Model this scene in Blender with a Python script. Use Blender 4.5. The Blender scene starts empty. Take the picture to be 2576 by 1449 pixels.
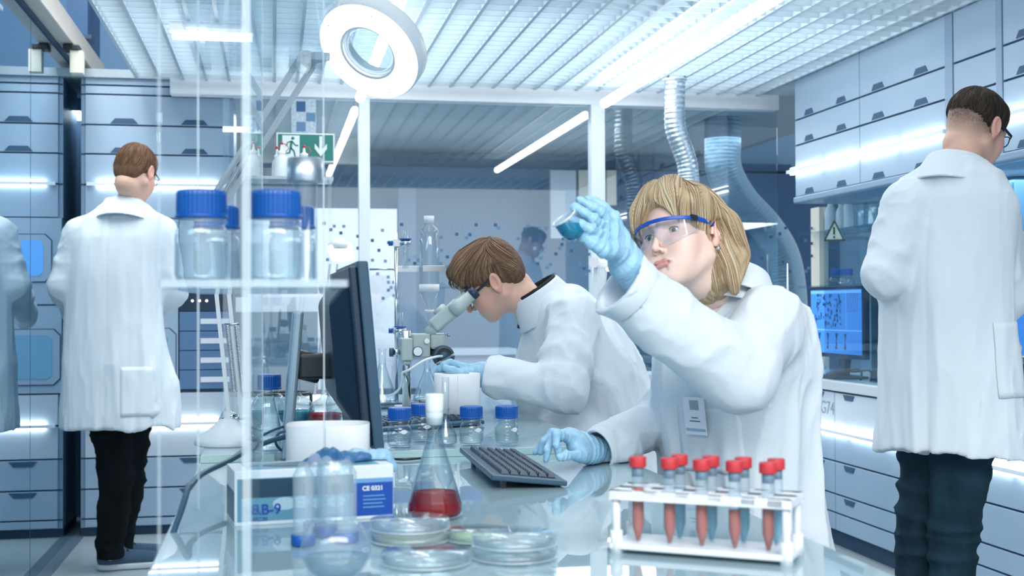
import bpy, bmesh, math, random
import numpy as np
from mathutils import Vector, Matrix

# ---------------------------------------------------------------- camera
F_PX, W_PX, H_PX = 3150.0, 2576.0, 1449.0
CAM_Z = 1.10
YAW, PITCH, ROLL = math.radians(10.75), math.atan(48 / 3150), math.radians(0.25)
_F = Vector((math.sin(YAW) * math.cos(PITCH), math.cos(YAW) * math.cos(PITCH), math.sin(PITCH)))
_R0 = Vector((math.cos(YAW), -math.sin(YAW), 0))
_U0 = _R0.cross(_F)
_R = _R0 * math.cos(ROLL) - _U0 * math.sin(ROLL)
_U = _R.cross(_F)
CAM = Vector((0, 0, CAM_Z))
S = bpy.context.scene
cam_data = bpy.data.cameras.new('camera')
cam = bpy.data.objects.new('camera', cam_data)
S.collection.objects.link(cam)
cam.matrix_world = Matrix(((_R.x, _U.x, -_F.x, 0), (_R.y, _U.y, -_F.y, 0), (_R.z, _U.z, -_F.z, CAM_Z), (0, 0, 0, 1)))
cam_data.sensor_width = 36
cam_data.lens = 36 * F_PX / W_PX
cam_data.clip_start = 0.05
cam_data.dof.use_dof = True
cam_data.dof.focus_distance = 3.2
cam_data.dof.aperture_fstop = 5.6
S.camera = cam

# ---------------------------------------------------------------- world, view, lights
S.view_settings.view_transform = 'Standard'
S.view_settings.look = 'None'
S.view_settings.gamma = 1
S.view_settings.use_curve_mapping = False
S.view_settings.exposure = 0.58
try:
    S.cycles.use_denoising = True
    S.cycles.max_bounces = 14
    S.cycles.transparent_max_bounces = 40
    S.cycles.transmission_bounces = 12
    S.cycles.sample_clamp_indirect = 6
    S.cycles.caustics_refractive = False
    S.cycles.caustics_reflective = True
    S.cycles.blur_glossy = 1.0
except Exception:
    pass
world = bpy.data.worlds.new('world')
S.world = world
world.use_nodes = True
bg = world.node_tree.nodes['Background']
bg.inputs['Color'].default_value = (0.84, 0.91, 0.96, 1)
bg.inputs['Strength'].default_value = 0.85


def area_light(name, loc, size, power, color=(1.0, 0.985, 0.96), rot=(0, 0, 0)):
    l = bpy.data.lights.new(name, 'AREA')
    l.shape = 'RECTANGLE'
    l.size, l.size_y = size
    l.energy = power
    l.color = color
    o = bpy.data.objects.new(name, l)
    o.location = loc
    o.rotation_euler = rot
    S.collection.objects.link(o)
    return o


area_light('louvre_fill_light', (0.9, 1.0, 2.42), (3.0, 1.8), 5)  # this and the next two: area lights added above the louvre as fill
area_light('louvre_fill_light', (0.9, 3.2, 2.42), (3.0, 2.2), 24)
area_light('louvre_fill_light', (0.9, 5.2, 2.42), (3.0, 1.6), 42)
area_light('front_fill_light', (0.5, -1.3, 3.05), (4.4, 1.1), 105, rot=(math.radians(52), 0, 0))  # added out of view behind the camera, fills the surfaces facing it
area_light('other_room_fill_light', (0.9, 7.2, 2.10), (4.0, 1.2), 46, (0.95, 0.98, 1.0))  # added area light, brightens the room behind the partition
area_light('aisle_fill_light', (-0.85, 4.8, 3.3), (0.5, 2.6), 48)  # added area light high in the void, brightens the left aisle and its reflection
area_light('open_bay_light', (-0.6, 7.4, 3.9), (2.0, 1.4), 18, (0.80, 0.92, 1.0))


# ---------------------------------------------------------------- helpers


def at(px, py, X=None, Y=None, Z=None, D=None):
    d = _F + _R * ((px - W_PX / 2) / F_PX) + _U * ((H_PX / 2 - py) / F_PX)
    if D is not None:
        t = D
    elif X is not None:
        t = X / d.x
    elif Y is not None:
        t = Y / d.y
    else:
        t = (Z - CAM_Z) / d.z
    return CAM + d * t


def C(r, g, b):
    def f(c):
        c /= 255.0
        return c / 12.92 if c <= 0.04045 else ((c + 0.055) / 1.055) ** 2.4
    return (f(r), f(g), f(b), 1)


def mat(name, col, rough=0.5, metal=0.0, spec=0.5, emit=None, estr=0.0, var=0.0, vscale=8.0, bump=0.0, bscale=60.0,
        stretch=(1, 1, 1), coat=0.0, sheen=0.0, sss=0.0, attr=None):
    m = bpy.data.materials.new(name)
    m.use_nodes = True
    nt = m.node_tree
    b = nt.nodes['Principled BSDF']
    b.inputs['Base Color'].default_value = col
    b.inputs['Roughness'].default_value = rough
    b.inputs['Metallic'].default_value = metal
    b.inputs['Specular IOR Level'].default_value = spec
    if coat:
        b.inputs['Coat Weight'].default_value = coat
        b.inputs['Coat Roughness'].default_value = 0.05
    if sheen:
        b.inputs['Sheen Weight'].default_value = sheen
    if sss:
        b.inputs['Subsurface Weight'].default_value = sss
        b.inputs['Subsurface Radius'].default_value = (0.012, 0.004, 0.002)
    if emit:
        b.inputs['Emission Color'].default_value = emit
        b.inputs['Emission Strength'].default_value = estr
    tc = nt.nodes.new('ShaderNodeTexCoord')
    mp = nt.nodes.new('ShaderNodeMapping')
    mp.inputs['Scale'].default_value = stretch
    nt.links.new(tc.outputs['Object'], mp.inputs['Vector'])
    src = None
    if attr:
        a = nt.nodes.new('ShaderNodeAttribute')
        a.attribute_name = attr
        src = a.outputs['Color']
        nt.links.new(src, b.inputs['Base Color'])
    if var:
        n = nt.nodes.new('ShaderNodeTexNoise')
        n.inputs['Scale'].default_value = vscale
        n.inputs['Detail'].default_value = 4
        nt.links.new(mp.outputs['Vector'], n.inputs['Vector'])
        r = nt.nodes.new('ShaderNodeMapRange')
        r.inputs['From Min'].default_value = 0.25
        r.inputs['From Max'].default_value = 0.75
        r.inputs['To Min'].default_value = 1 - var
        r.inputs['To Max'].default_value = 1 + var
        nt.links.new(n.outputs['Fac'], r.inputs['Value'])
        mx = nt.nodes.new('ShaderNodeMix')
        mx.data_type = 'RGBA'
        mx.blend_type = 'MULTIPLY'
        mx.inputs['Factor'].default_value = 1
        if src:
            nt.links.new(src, mx.inputs['A'])
        else:
            mx.inputs['A'].default_value = col
        nt.links.new(r.outputs['Result'], mx.inputs['B'])
        nt.links.new(mx.outputs['Result'], b.inputs['Base Color'])
    if bump:
        n = nt.nodes.new('ShaderNodeTexNoise')
        n.inputs['Scale'].default_value = bscale
        n.inputs['Detail'].default_value = 5
        nt.links.new(mp.outputs['Vector'], n.inputs['Vector'])
        bp = nt.nodes.new('ShaderNodeBump')
        bp.inputs['Strength'].default_value = bump
        bp.inputs['Distance'].default_value = 0.01
        nt.links.new(n.outputs['Fac'], bp.inputs['Height'])
        nt.links.new(bp.outputs['Normal'], b.inputs['Normal'])
    return m


def glass(name, tint=(0.93, 0.97, 0.98, 1), edge=(0.55, 0.68, 0.74, 1), refl=1.0, ior=1.45, rough=0.0, base=0.0, whiten=0.0):
    """thin-walled glass: see-through, tinted towards the rim, mirrored by its Fresnel curve"""
    m = bpy.data.materials.new(name)
    m.use_nodes = True
    nt = m.node_tree
    nt.nodes.clear()
    out = nt.nodes.new('ShaderNodeOutputMaterial')
    lw = nt.nodes.new('ShaderNodeLayerWeight')
    lw.inputs['Blend'].default_value = 0.22
    cm = nt.nodes.new('ShaderNodeMix')
    cm.data_type = 'RGBA'
    cm.inputs['A'].default_value = tint
    cm.inputs['B'].default_value = edge
    nt.links.new(lw.outputs['Facing'], cm.inputs['Factor'])
    tr = nt.nodes.new('ShaderNodeBsdfTransparent')
    nt.links.new(cm.outputs['Result'], tr.inputs['Color'])
    gl = nt.nodes.new('ShaderNodeBsdfGlossy')
    gl.inputs['Roughness'].default_value = rough
    gl.inputs['Color'].default_value = (0.96, 0.99, 1, 1)
    f0 = ((ior - 1) / (ior + 1)) ** 2
    fc = nt.nodes.new('ShaderNodeLayerWeight')
    fc.inputs['Blend'].default_value = 0.5
    pw = nt.nodes.new('ShaderNodeMath')
    pw.operation = 'POWER'
    pw.inputs[1].default_value = 4.2
    nt.links.new(fc.outputs['Facing'], pw.inputs[0])
    ma = nt.nodes.new('ShaderNodeMath')
    ma.operation = 'MULTIPLY_ADD'
    ma.inputs[1].default_value = refl * (1 - f0) * 0.8
    ma.inputs[2].default_value = base + f0
    ma.use_clamp = True
    nt.links.new(pw.outputs[0], ma.inputs[0])
    mx = nt.nodes.new('ShaderNodeMixShader')
    nt.links.new(ma.outputs[0], mx.inputs[0])
    nt.links.new(tr.outputs[0], mx.inputs[1])
    nt.links.new(gl.outputs[0], mx.inputs[2])
    last = mx
    if whiten:
        df = nt.nodes.new('ShaderNodeBsdfDiffuse')
        df.inputs['Color'].default_value = (0.85, 0.93, 0.97, 1)
        m2 = nt.nodes.new('ShaderNodeMixShader')
        m2.inputs[0].default_value = whiten
        nt.links.new(mx.outputs[0], m2.inputs[1])
        nt.links.new(df.outputs[0], m2.inputs[2])
        last = m2
    nt.links.new(last.outputs[0], out.inputs['Surface'])
    return m


def emis(name, col, strength):
    m = bpy.data.materials.new(name)
    m.use_nodes = True
    nt = m.node_tree
    nt.nodes.clear()
    out = nt.nodes.new('ShaderNodeOutputMaterial')
    e = nt.nodes.new('ShaderNodeEmission')
    e.inputs['Color'].default_value = col
    e.inputs['Strength'].default_value = strength
    nt.links.new(e.outputs[0], out.inputs['Surface'])
    return m


def tag(o, label=None, cat=None, group=None, kind=None):
    if label:
        o['label'] = label
    if cat:
        o['category'] = cat
    if group:
        o['group'] = group
    if kind:
        o['kind'] = kind
    return o


def link(o, parent=None):
    S.collection.objects.link(o)
    if parent is not None:
        o.parent = parent
    return o


def thing(name, label, cat, loc=(0, 0, 0), rz=0.0, group=None):
    o = bpy.data.objects.new(name, None)
    o.location = loc
    o.rotation_euler = (0, 0, rz)
    o.empty_display_size = 0.05
    link(o)
    return tag(o, label, cat, group)


def copy_tree(o, parent=None):
    c = o.copy()
    link(c, parent)
    for ch in list(o.children):
        copy_tree(ch, c)
    return c


class MB:
    """collects shapes, then links them as one mesh object"""

    def __init__(s):
        s.v, s.f, s.sm, s.mi = [], [], [], []
        s.cur = 0

    def add(s, vs, fs, smooth=False):
        n = len(s.v)
        s.v += [tuple(p) for p in vs]
        s.f += [tuple(i + n for i in f) for f in fs]
        s.sm += [smooth] * len(fs)
        s.mi += [s.cur] * len(fs)
        return s

    def box(s, a, b):
        x0, y0, z0 = (min(a[i], b[i]) for i in range(3))
        x1, y1, z1 = (max(a[i], b[i]) for i in range(3))
        vs = [(x0, y0, z0), (x1, y0, z0), (x1, y1, z0), (x0, y1, z0), (x0, y0, z1), (x1, y0, z1), (x1, y1, z1), (x0, y1, z1)]
        return s.add(vs, [(0, 3, 2, 1), (4, 5, 6, 7), (0, 1, 5, 4), (1, 2, 6, 5), (2, 3, 7, 6), (3, 0, 4, 7)])

    def bar(s, p, q, w, h=None, up=(0, 0, 1)):
        """box-section bar from p to q, w across, h along up"""
        h = h or w
        p, q = Vector(p), Vector(q)
        d = (q - p).normalized()
        u = Vector(up)
        if abs(d.dot(u)) > 0.95:
            u = Vector((0, 1, 0)) if abs(d.y) < 0.9 else Vector((1, 0, 0))
        r = d.cross(u).normalized()
        u = r.cross(d).normalized()
        vs = []
        for c in (p, q):
            for i, j in ((-1, -1), (1, -1), (1, 1), (-1, 1)):
                vs.append(c + r * (i * w / 2) + u * (j * h / 2))
        return s.add(vs, [(0, 1, 2, 3), (7, 6, 5, 4), (0, 4, 5, 1), (1, 5, 6, 2), (2, 6, 7, 3), (3, 7, 4, 0)])

    def tube(s, pts, r, n=10, cap=True, closed=False):
        pts = [Vector(p) for p in pts]
        m = len(pts)
        rr = r if isinstance(r, (list, tuple)) else [r] * m
        rings = []
        prev = None
        for i, p in enumerate(pts):
            a = pts[i - 1] if (i > 0 or closed) else pts[i]
            b = pts[(i + 1) % m] if (i < m - 1 or closed) else pts[i]
            d = (b - a).normalized()
            if prev is None:
                u = Vector((0, 0, 1)) if abs(d.z) < 0.9 else Vector((0, 1, 0))
                u = (u - d * u.dot(d)).normalized()
            else:
                u = (prev - d * prev.dot(d)).normalized()
            prev = u
            w = d.cross(u)
            rings.append([p + (u * math.cos(t) + w * math.sin(t)) * rr[i] for t in (2 * math.pi * k / n for k in range(n))])
        vs = [p for r_ in rings for p in r_]
        fs = []
        for i in range(m if closed else m - 1):
            j = (i + 1) % m
            for k in range(n):
                l = (k + 1) % n
                fs.append((i * n + k, i * n + l, j * n + l, j * n + k))
        if cap and not closed:
            fs.append(tuple(range(n - 1, -1, -1)))
            fs.append(tuple((m - 1) * n + k for k in range(n)))
        s.add(vs, fs, True)
        if cap and not closed:
            s.sm[-1] = s.sm[-2] = False
        return s

    def ribbon(s, pts, w, h, up=(0, 0, 1)):
        """one continuous bar of rectangular section along pts, h along up"""
        P_ = [Vector(p) for p in pts]
        n = len(P_)
        vs, fs = [], []
        for i, p in enumerate(P_):
            d = (P_[min(i + 1, n - 1)] - P_[max(i - 1, 0)]).normalized()
            r = d.cross(Vector(up)).normalized()
            u = r.cross(d).normalized()
            for a, b in ((-1, -1), (1, -1), (1, 1), (-1, 1)):
                vs.append(p + r * (a * w / 2) + u * (b * h / 2))
        for i in range(n - 1):
            for k in range(4):
                l = (k + 1) % 4
                fs.append((i * 4 + k, i * 4 + l, i * 4 + 4 + l, i * 4 + 4 + k))
        fs += [(0, 3, 2, 1), (n * 4 - 4, n * 4 - 3, n * 4 - 2, n * 4 - 1)]
        return s.add(vs, fs)

    def lathe(s, prof, c=(0, 0, 0), n=32, axis=None, smooth=True, caps=True):
        """prof: (r, z) pairs from one end to the other, about an axis through c"""
        c = Vector(c)
        ax = Vector(axis).normalized() if axis is not None else Vector((0, 0, 1))
        u = Vector((1, 0, 0)) if abs(ax.x) < 0.9 else Vector((0, 1, 0))
        u = (u - ax * u.dot(ax)).normalized()
        w = ax.cross(u)
        vs, fs = [], []
        for r, z in prof:
            for k in range(n):
                t = 2 * math.pi * k / n
                vs.append(c + ax * z + (u * math.cos(t) + w * math.sin(t)) * r)
        for i in range(len(prof) - 1):
            for k in range(n):
                l = (k + 1) % n
                fs.append((i * n + k, i * n + l, (i + 1) * n + l, (i + 1) * n + k))
        s.add(vs, fs, smooth)
        if caps:
            base = len(s.v) - len(vs)
            if prof[0][0] > 1e-5:
                s.f.append(tuple(base + k for k in range(n - 1, -1, -1)))
                s.sm.append(False)
                s.mi.append(s.cur)
            if prof[-1][0] > 1e-5:
                s.f.append(tuple(base + (len(prof) - 1) * n + k for k in range(n)))
                s.sm.append(False)
                s.mi.append(s.cur)
        return s

    def cyl(s, p, q, r, n=24, r2=None):
        p, q = Vector(p), Vector(q)
        return s.lathe([(r, 0), (r if r2 is None else r2, (q - p).length)], p, n, q - p)

    def ball(s, c, r, n=20, m=12, sc=(1, 1, 1)):
        vs, fs = [], []
        for i in range(m + 1):
            a = math.pi * i / m
            for k in range(n):
                t = 2 * math.pi * k / n
                vs.append((c[0] + r * sc[0] * math.sin(a) * math.cos(t), c[1] + r * sc[1] * math.sin(a) * math.sin(t), c[2] - r * sc[2] * math.cos(a)))
        for i in range(m):
            for k in range(n):
                l = (k + 1) % n
                fs.append((i * n + k, i * n + l, (i + 1) * n + l, (i + 1) * n + k))
        return s.add(vs, fs, True)

    def prism(s, poly, d):
        """polygon (3D points) pushed along d"""
        d = Vector(d)
        n = len(poly)
        poly = [Vector(p) for p in poly]
        vs = poly + [p + d for p in poly]
        fs = [tuple(range(n - 1, -1, -1)), tuple(range(n, 2 * n))]
        fs += [(i, (i + 1) % n, n + (i + 1) % n, n + i) for i in range(n)]
        return s.add(vs, fs)

    def build(s, name, m, parent=None, bevel=0.0, seg=2, origin=None, sub=0, smooth=None):
        me = bpy.data.meshes.new(name)
        vs = s.v
        if origin is not None:
            o0 = Vector(origin)
            vs = [Vector(p) - o0 for p in vs]
        me.from_pydata([tuple(p) for p in vs], [], s.f)
        me.polygons.foreach_set('use_smooth', s.sm if smooth is None else [smooth] * len(s.f))
        ms = m if isinstance(m, (list, tuple)) else [m]
        for x in ms:
            me.materials.append(x)
        me.polygons.foreach_set('material_index', s.mi)
        bm = bmesh.new()
        bm.from_mesh(me)
        bmesh.ops.remove_doubles(bm, verts=bm.verts, dist=1e-6)
        bmesh.ops.recalc_face_normals(bm, faces=bm.faces)
        bm.to_mesh(me)
        bm.free()
        o = bpy.data.objects.new(name, me)
        if origin is not None:
            o.location = origin
        link(o, parent)
        if bevel:
            b = o.modifiers.new('bevel', 'BEVEL')
            b.width = bevel
            b.segments = seg
            b.limit_method = 'ANGLE'
            b.angle_limit = math.radians(40)
            b.harden_normals = False
        if sub:
            q = o.modifiers.new('sub', 'SUBSURF')
            q.levels = q.render_levels = sub
        return o


def struct(o, label=None):
    o['kind'] = 'structure'
    if label:
        o['label'] = label
    return o


def text_obj(name, txt, m, parent, loc, size, xdir, updir, align='CENTER', depth=0.0006, bold=0.0):
    """lettering that lies on a surface: xdir along the line, updir up the letters"""
    cu = bpy.data.curves.new(name, 'FONT')
    cu.body = txt
    cu.size = size
    cu.align_x = align
    cu.align_y = 'CENTER'
    cu.extrude = depth
    cu.offset = bold
    cu.materials.append(m)
    o = bpy.data.objects.new(name, cu)
    x, u = Vector(xdir).normalized(), Vector(updir).normalized()
    z = x.cross(u).normalized()
    u = z.cross(x)
    o.matrix_world = Matrix(((x.x, u.x, z.x, loc[0]), (x.y, u.y, z.y, loc[1]), (x.z, u.z, z.z, loc[2]), (0, 0, 0, 1)))
    S.collection.objects.link(o)
    if parent is not None:
        o.parent = parent
        o.matrix_parent_inverse = Matrix.Translation(parent_loc(parent)).inverted() if not parent.rotation_euler.z else parent_mat(parent).inverted()
    return o


def parent_mat(o):
    m = Matrix.Translation(o.location) @ o.rotation_euler.to_matrix().to_4x4()
    return (parent_mat(o.parent) @ m) if o.parent else m


def parent_loc(o):
    return parent_mat(o).translation


def curve_mesh(o):
    """turn lettering into a plain mesh object"""
    dg = bpy.context.evaluated_depsgraph_get()
    me = bpy.data.meshes.new_from_object(o.evaluated_get(dg))
    n = bpy.data.objects.new(o.name, me)
    n.parent = o.parent
    n.matrix_parent_inverse = o.matrix_parent_inverse.copy()
    n.matrix_basis = o.matrix_basis.copy()
    S.collection.objects.link(n)
    nm = o.name
    bpy.data.objects.remove(o)
    n.name = nm
    return n


# ---------------------------------------------------------------- materials
M = {}
M['cab'] = mat('cabinet_laminate', C(154, 178, 200), 0.38, var=0.03, vscale=3)
M['cabw'] = mat('cabinet_white_laminate', C(186, 200, 214), 0.35, var=0.03, vscale=3)
M['gap'] = mat('dark_gap', C(44, 72, 100), 0.7)
M['handle'] = mat('handle_recess', C(52, 84, 116), 0.6)
M['cabframe'] = mat('cabinet_frame', C(132, 158, 184), 0.4)
M['alu'] = mat('brushed_aluminium', C(190, 200, 210), 0.3, metal=0.9, bump=0.02, bscale=200)
M['steel'] = mat('chrome_steel', C(200, 208, 215), 0.12, metal=1.0)
M['beam'] = mat('white_painted_metal', C(234, 240, 245), 0.4, var=0.02)
M['louvre'] = mat('ceiling_louvre_white', C(172, 190, 202), 0.35)
M['plenum'] = mat('plenum_white', C(214, 222, 228), 0.9)
M['led'] = emis('led_strip', (1.0, 1.0, 0.97, 1), 7.0)
M['tube'] = emis('tube_lamp', (1.0, 0.99, 0.97, 1), 9.0)
M['concrete'] = mat('concrete_floor', C(150, 164, 170), 0.35, var=0.10, vscale=6, bump=0.03, bscale=40)
M['mirror'] = mat('dark_glazed_wall', C(168, 198, 214), 0.015, metal=1.0)
M['wood'] = mat('pale_wood', C(196, 190, 182), 0.6, var=0.14, vscale=10, stretch=(1, 0.12, 1))
M['wall_blue'] = mat('blue_grey_wall', C(100, 140, 174), 0.35, var=0.05, vscale=2)
M['wall_dark'] = mat('dark_blue_wall', C(18, 74, 118), 0.5, var=0.06, vscale=2)
M['wall_white'] = mat('white_panel', C(226, 230, 238), 0.4)
M['cream'] = mat('cream_wall', C(214, 212, 200), 0.8)
M['ochre'] = mat('ochre_band', C(170, 130, 70), 0.7)
M['pane'] = glass('partition_pane', (0.92, 0.96, 0.98, 1), (0.7, 0.8, 0.85, 1), 1.0, 1.5, base=0.06)
M['thinpane'] = glass('clear_pane', (0.88, 0.94, 0.97, 1), (0.6, 0.75, 0.8, 1), 1.0, 1.45)
M['acrylic'] = glass('clear_acrylic', (0.955, 0.975, 0.985, 1), (0.80, 0.88, 0.92, 1), 0.8, 1.45, whiten=0.05)
M['lab'] = glass('laboratory_glass', (0.965, 0.985, 0.99, 1), (0.42, 0.56, 0.64, 1), 1.1, 1.5, base=0.01)
M['cap'] = mat('blue_screw_cap', C(0, 84, 166), 0.35)
M['white'] = mat('white_plastic', C(236, 240, 244), 0.35)
M['whitesoft'] = mat('white_translucent_plastic', C(225, 232, 236), 0.45)
M['tabletop'] = mat('reflective_glass_top', C(158, 184, 194), 0.015, spec=1.0)
M['tabletop'].node_tree.nodes['Principled BSDF'].inputs['IOR'].default_value = 1.6
M['greenedge'] = mat('green_glass_edge', C(176, 208, 206), 0.08, spec=0.9)
M['black'] = mat('black_plastic', C(26, 36, 46), 0.4)
M['slate'] = mat('slate_blue_plastic', C(48, 80, 104), 0.38)
M['darkblue'] = mat('dark_blue_plastic', C(24, 48, 72), 0.4)
M['red'] = mat('red_cap', C(196, 52, 60), 0.4)
M['skin'] = mat('skin', C(226, 184, 162), 0.45, sss=0.12, attr='Col', bump=0.02, bscale=500)
M['coat'] = mat('lab_coat_cotton', C(214, 224, 232), 0.85, sheen=0.15, bump=0.05, bscale=260, spec=0.2)
M['glove'] = mat('blue_nitrile', C(152, 198, 224), 0.42, bump=0.25, bscale=110)
M['jeans2'] = mat('dark_teal_denim', C(30, 52, 64), 0.9, var=0.45, vscale=14, stretch=(1, 1, 0.35), bump=0.15, bscale=240, spec=0.1)
M['jeans'] = mat('black_denim', C(14, 20, 24), 0.9, var=0.5, vscale=12, stretch=(1, 1, 0.4), bump=0.1, bscale=200, spec=0.1)
# ================================================================ the room
XL, XR, YP, ZC = -0.955, None, 6.2, None
_p = at(205, 1352, Z=0.0)
YL = _p.y                                   # front of the tall cabinet on the left
_q = at(2037, 1348, Z=0.0)
XR = _q.x                                   # front of the cabinets on the right
ZC = at(1000, 212, Y=YP - 0.05).z
XG = at(180, 1000, Y=YL).x                  # the glazed wall on the left
MB().box((-4, -1.5, -0.1), (5, 10, 0)).build('floor', M['concrete'])['kind'] = 'structure'
# darker seams across the concrete
j = MB()
a, b = at(60, 1449, Z=0.001), at(175, 1362, Z=0.001)
j.box((XG + 0.0, 2.0, 0.0), (XG + 0.055, YL + 0.5, 0.003))
struct(j.build('trim_1', mat('floor_track', C(84, 104, 120), 0.5)))

# ---- glazed wall on the left, its timber beam and what stands above
struct(MB().box((XG - 0.02, -0.8, 0.0), (XG, YL + 1.2, at(200, 187, X=XG).z)).build('wall_left', M['mirror']), 'dark reflective glazed wall along the left side')
g = MB()
for yy in (2.2, at(77, 300, X=XG).y):
    g.box((XG, yy - 0.002, 0.0), (XG + 0.0006, yy + 0.002, at(200, 187, X=XG).z))
struct(g.build('trim_2', M['gap']))
zt = at(200, 187, X=XG).z
struct(MB().box((XG - 0.03, 0.3, zt), (XG + 0.012, YL + 0.6, zt + 0.012)).build('trim_3', M['gap']))
struct(MB().box((XG - 0.01, 0.3, zt + 0.012), (XG + 0.075, YL + 0.6, zt + 0.115)).build('trim_4', M['wood'], bevel=0.004), 'pale timber beam above the glazed wall')
struct(MB().box((-2.6, 8.3, 2.05), (0.6, 8.36, 2.47)).build('wall_upper_back', M['cream']))
struct(MB().box((-2.6, 8.28, 2.47), (0.6, 8.36, 2.535)).build('trim_5', M['ochre']))
struct(MB().box((-2.6, 8.3, 2.535), (0.6, 8.36, 4.2)).build('wall_upper_blue', M['wall_blue']))
tb = thing('steel_post', 'dark blue steel post standing above the tall cabinet, left of the ceiling grid', 'post', at(236, 170, Y=7.2))
MB().bar((0, 0, 0), (0, 0, 1.4), 0.055, 0.075).build('post', M['wall_dark'], tb)
MB().box((-0.05, -0.05, -0.04), (0.05, 0.05, 0.0)).build('foot_plate', M['gap'], tb)
tb = thing('steel_post', 'wide dark blue steel post at the top edge beside the timber beam', 'post', at(198, 92, Y=6.6))
MB().bar((0, 0, 0), (0, 0, 1.4), 0.1, 0.1).build('post', M['wall_dark'], tb)
MB().box((-0.07, -0.06, -0.02), (0.07, 0.06, 0.0)).build('foot_plate', M['gap'], tb)
vc = thing('camera_bracket', 'small black clamp on a white block at the end of the timber beam', 'bracket', at(196, 130, Y=5.9))
MB().box((-0.03, -0.03, -0.1), (0.025, 0.03, 0.0)).build('block', M['cream'], vc)
MB().box((-0.06, -0.04, 0.0), (0.01, 0.04, 0.025)).build('clamp', M['black'], vc, bevel=0.004)

# ---- ceiling: egg-crate louvre of ribs and blades under a white plenum
X0 = at(331, 182, Z=ZC).x
rib = MB()
RS, BS = 0.108, 0.088
x = X0
while x < XR + 0.05:
    rib.box((x, 0.9, ZC), (x + 0.013, YP, ZC + 0.046))
    x += RS
y = 0.95
while y < YP:
    rib.box((X0, y, ZC + 0.001), (XR + 0.3, y + 0.005, ZC + 0.046))
    y += BS
struct(rib.build('ceiling', M['louvre']), 'white egg-crate louvre ceiling')
struct(MB().box((X0 - 0.02, 0.7, ZC + 0.30), (XR + 0.6, YP, ZC + 0.32)).build('ceiling_plenum', M['plenum']))
struct(MB().box((-4, -1.5, 4.0), (5, 10, 4.05)).build('ceiling_upper', M['wall_dark']))

# ---- glazed partition across the back
zb = at(1400, 261, Y=YP).z
struct(MB().box((at(588, 300, Y=YP).x - 0.3, YP, zb), (XR + 0.1, YP + 0.09, ZC + 0.02)).build('trim_6', M['beam'], bevel=0.003), 'white beam across the back glazed partition')
for i, (pa, pb) in enumerate(((903, 931), (1488, 1523))):
    struct(MB().box((at(pa, 500, Y=YP).x, YP, 0), (at(pb, 500, Y=YP).x, YP + 0.07, zb)).build('trim_%d' % (7 + i), M['beam'], bevel=0.003))
xs = [at(560, 500, Y=YP).x, at(903, 500, Y=YP).x, at(931, 500, Y=YP).x, at(1488, 500, Y=YP).x, at(1523, 500, Y=YP).x, XR + 0.1]
for i in range(3):
    struct(MB().box((xs[2 * i], YP + 0.03, 0.02), (xs[2 * i + 1], YP + 0.036, zb)).build('window_%d' % (i + 1), M['pane']))

# small square film marks stuck to the partition glass
fm_cols = [C(46, 90, 134), C(92, 130, 164), C(124, 154, 182)]
fm = [mat('film_blue', fm_cols[0], 0.5), mat('film_mid', fm_cols[1], 0.5), mat('film_pale', fm_cols[2], 0.5)]
sq = []
for cx, cy, k in ((1150, 123, 0), (1385, 125, 0), (955, 120, 2), (877, 160, 2), (993, 160, 2), (1423, 162, 1), (915, 238, 0), (1073, 242, 0),
                  (1035, 280, 1), (727, 275, 1), (995, 358, 2), (1073, 355, 2), (957, 437, 1), (727, 435, 1), (722, 390, 1), (605, 408, 2),
                  (800, 513, 0), (880, 515, 2), (800, 632, 1), (403, 592, 0), (445, 552, 1), (331, 552, 1), (403, 512, 2), (243, 120, 0),
                  (243, 152, 0), (720, 595, 1), (80, 758, 2), (82, 822, 2), (115, 887, 2), (82, 918, 1), (148, 822, 2), (18, 1017, 1),
                  (150, 983, 2), (45, 565, 2), (10, 190, 2)):
    sq.append((960 + cx * 0.207, 540 + cy * 0.207, k))
for cx, cy, k in ((90, 558, 1), (30, 558, 1), (30, 647, 0), (232, 706, 0), (318, 765, 0), (177, 793, 0), (105, 735, 2), (485, 795, 1), (10, 880, 0),
                  (433, 925, 0), (460, 880, 1), (2137, 637, 0), (2055, 832, 0), (2108, 578, 1)):
    sq.append((1350 + cx * 0.276, 420 + cy * 0.276, k))
for cx, cy, k in ((61, 353, 0), (27, 387, 0), (44, 458, 1), (44, 550, 0), (145, 424, 0), (177, 424, 1), (210, 355, 1), (210, 443, 0), (210, 515, 0),
                  (179, 603, 1), (194, 585, 1), (85, 603, 0)):
    sq.append((1950 + cx * 0.4347, 420 + cy * 0.4347, k))
for cx, cy, k in ((1577, 514, 1), (1670, 540, 2), (1757, 541, 2), (1638, 572, 0), (1730, 602, 0), (1884, 632, 1), (2017, 670, 0), (2077, 760, 0),
                  (1886, 740, 1), (1610, 845, 1), (2106, 580, 2), (2166, 690, 0), (2018, 850, 2), (2105, 850, 2), (2160, 1000, 2),
                  (2162, 1123, 1), (2115, 1195, 1), (2065, 975, 2)):
    sq.append((380 + cx * 0.276, 420 + cy * 0.276, k))
rr = random.Random(4)
for k in range(46):
    sq.append((1280 + 8.1 * rr.randint(0, 36), 560 + 8.1 * rr.randint(0, 16), rr.choice((0, 1, 1, 2))))
kept = []
for q in sq:
    if all(abs(q[0] - w[0]) + abs(q[1] - w[1]) > 13 for w in kept):
        kept.append(q)
f = MB()
for px, py, k in kept:
    c = at(px, py, Y=YP + 0.028)
    f.cur = k
    f.box((c.x - 0.0078, YP + 0.0275, c.z - 0.0078), (c.x + 0.0078, YP + 0.0295, c.z + 0.0078))
fo = f.build('film_pattern', fm)
fo.parent = bpy.data.objects['window_2']

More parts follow.
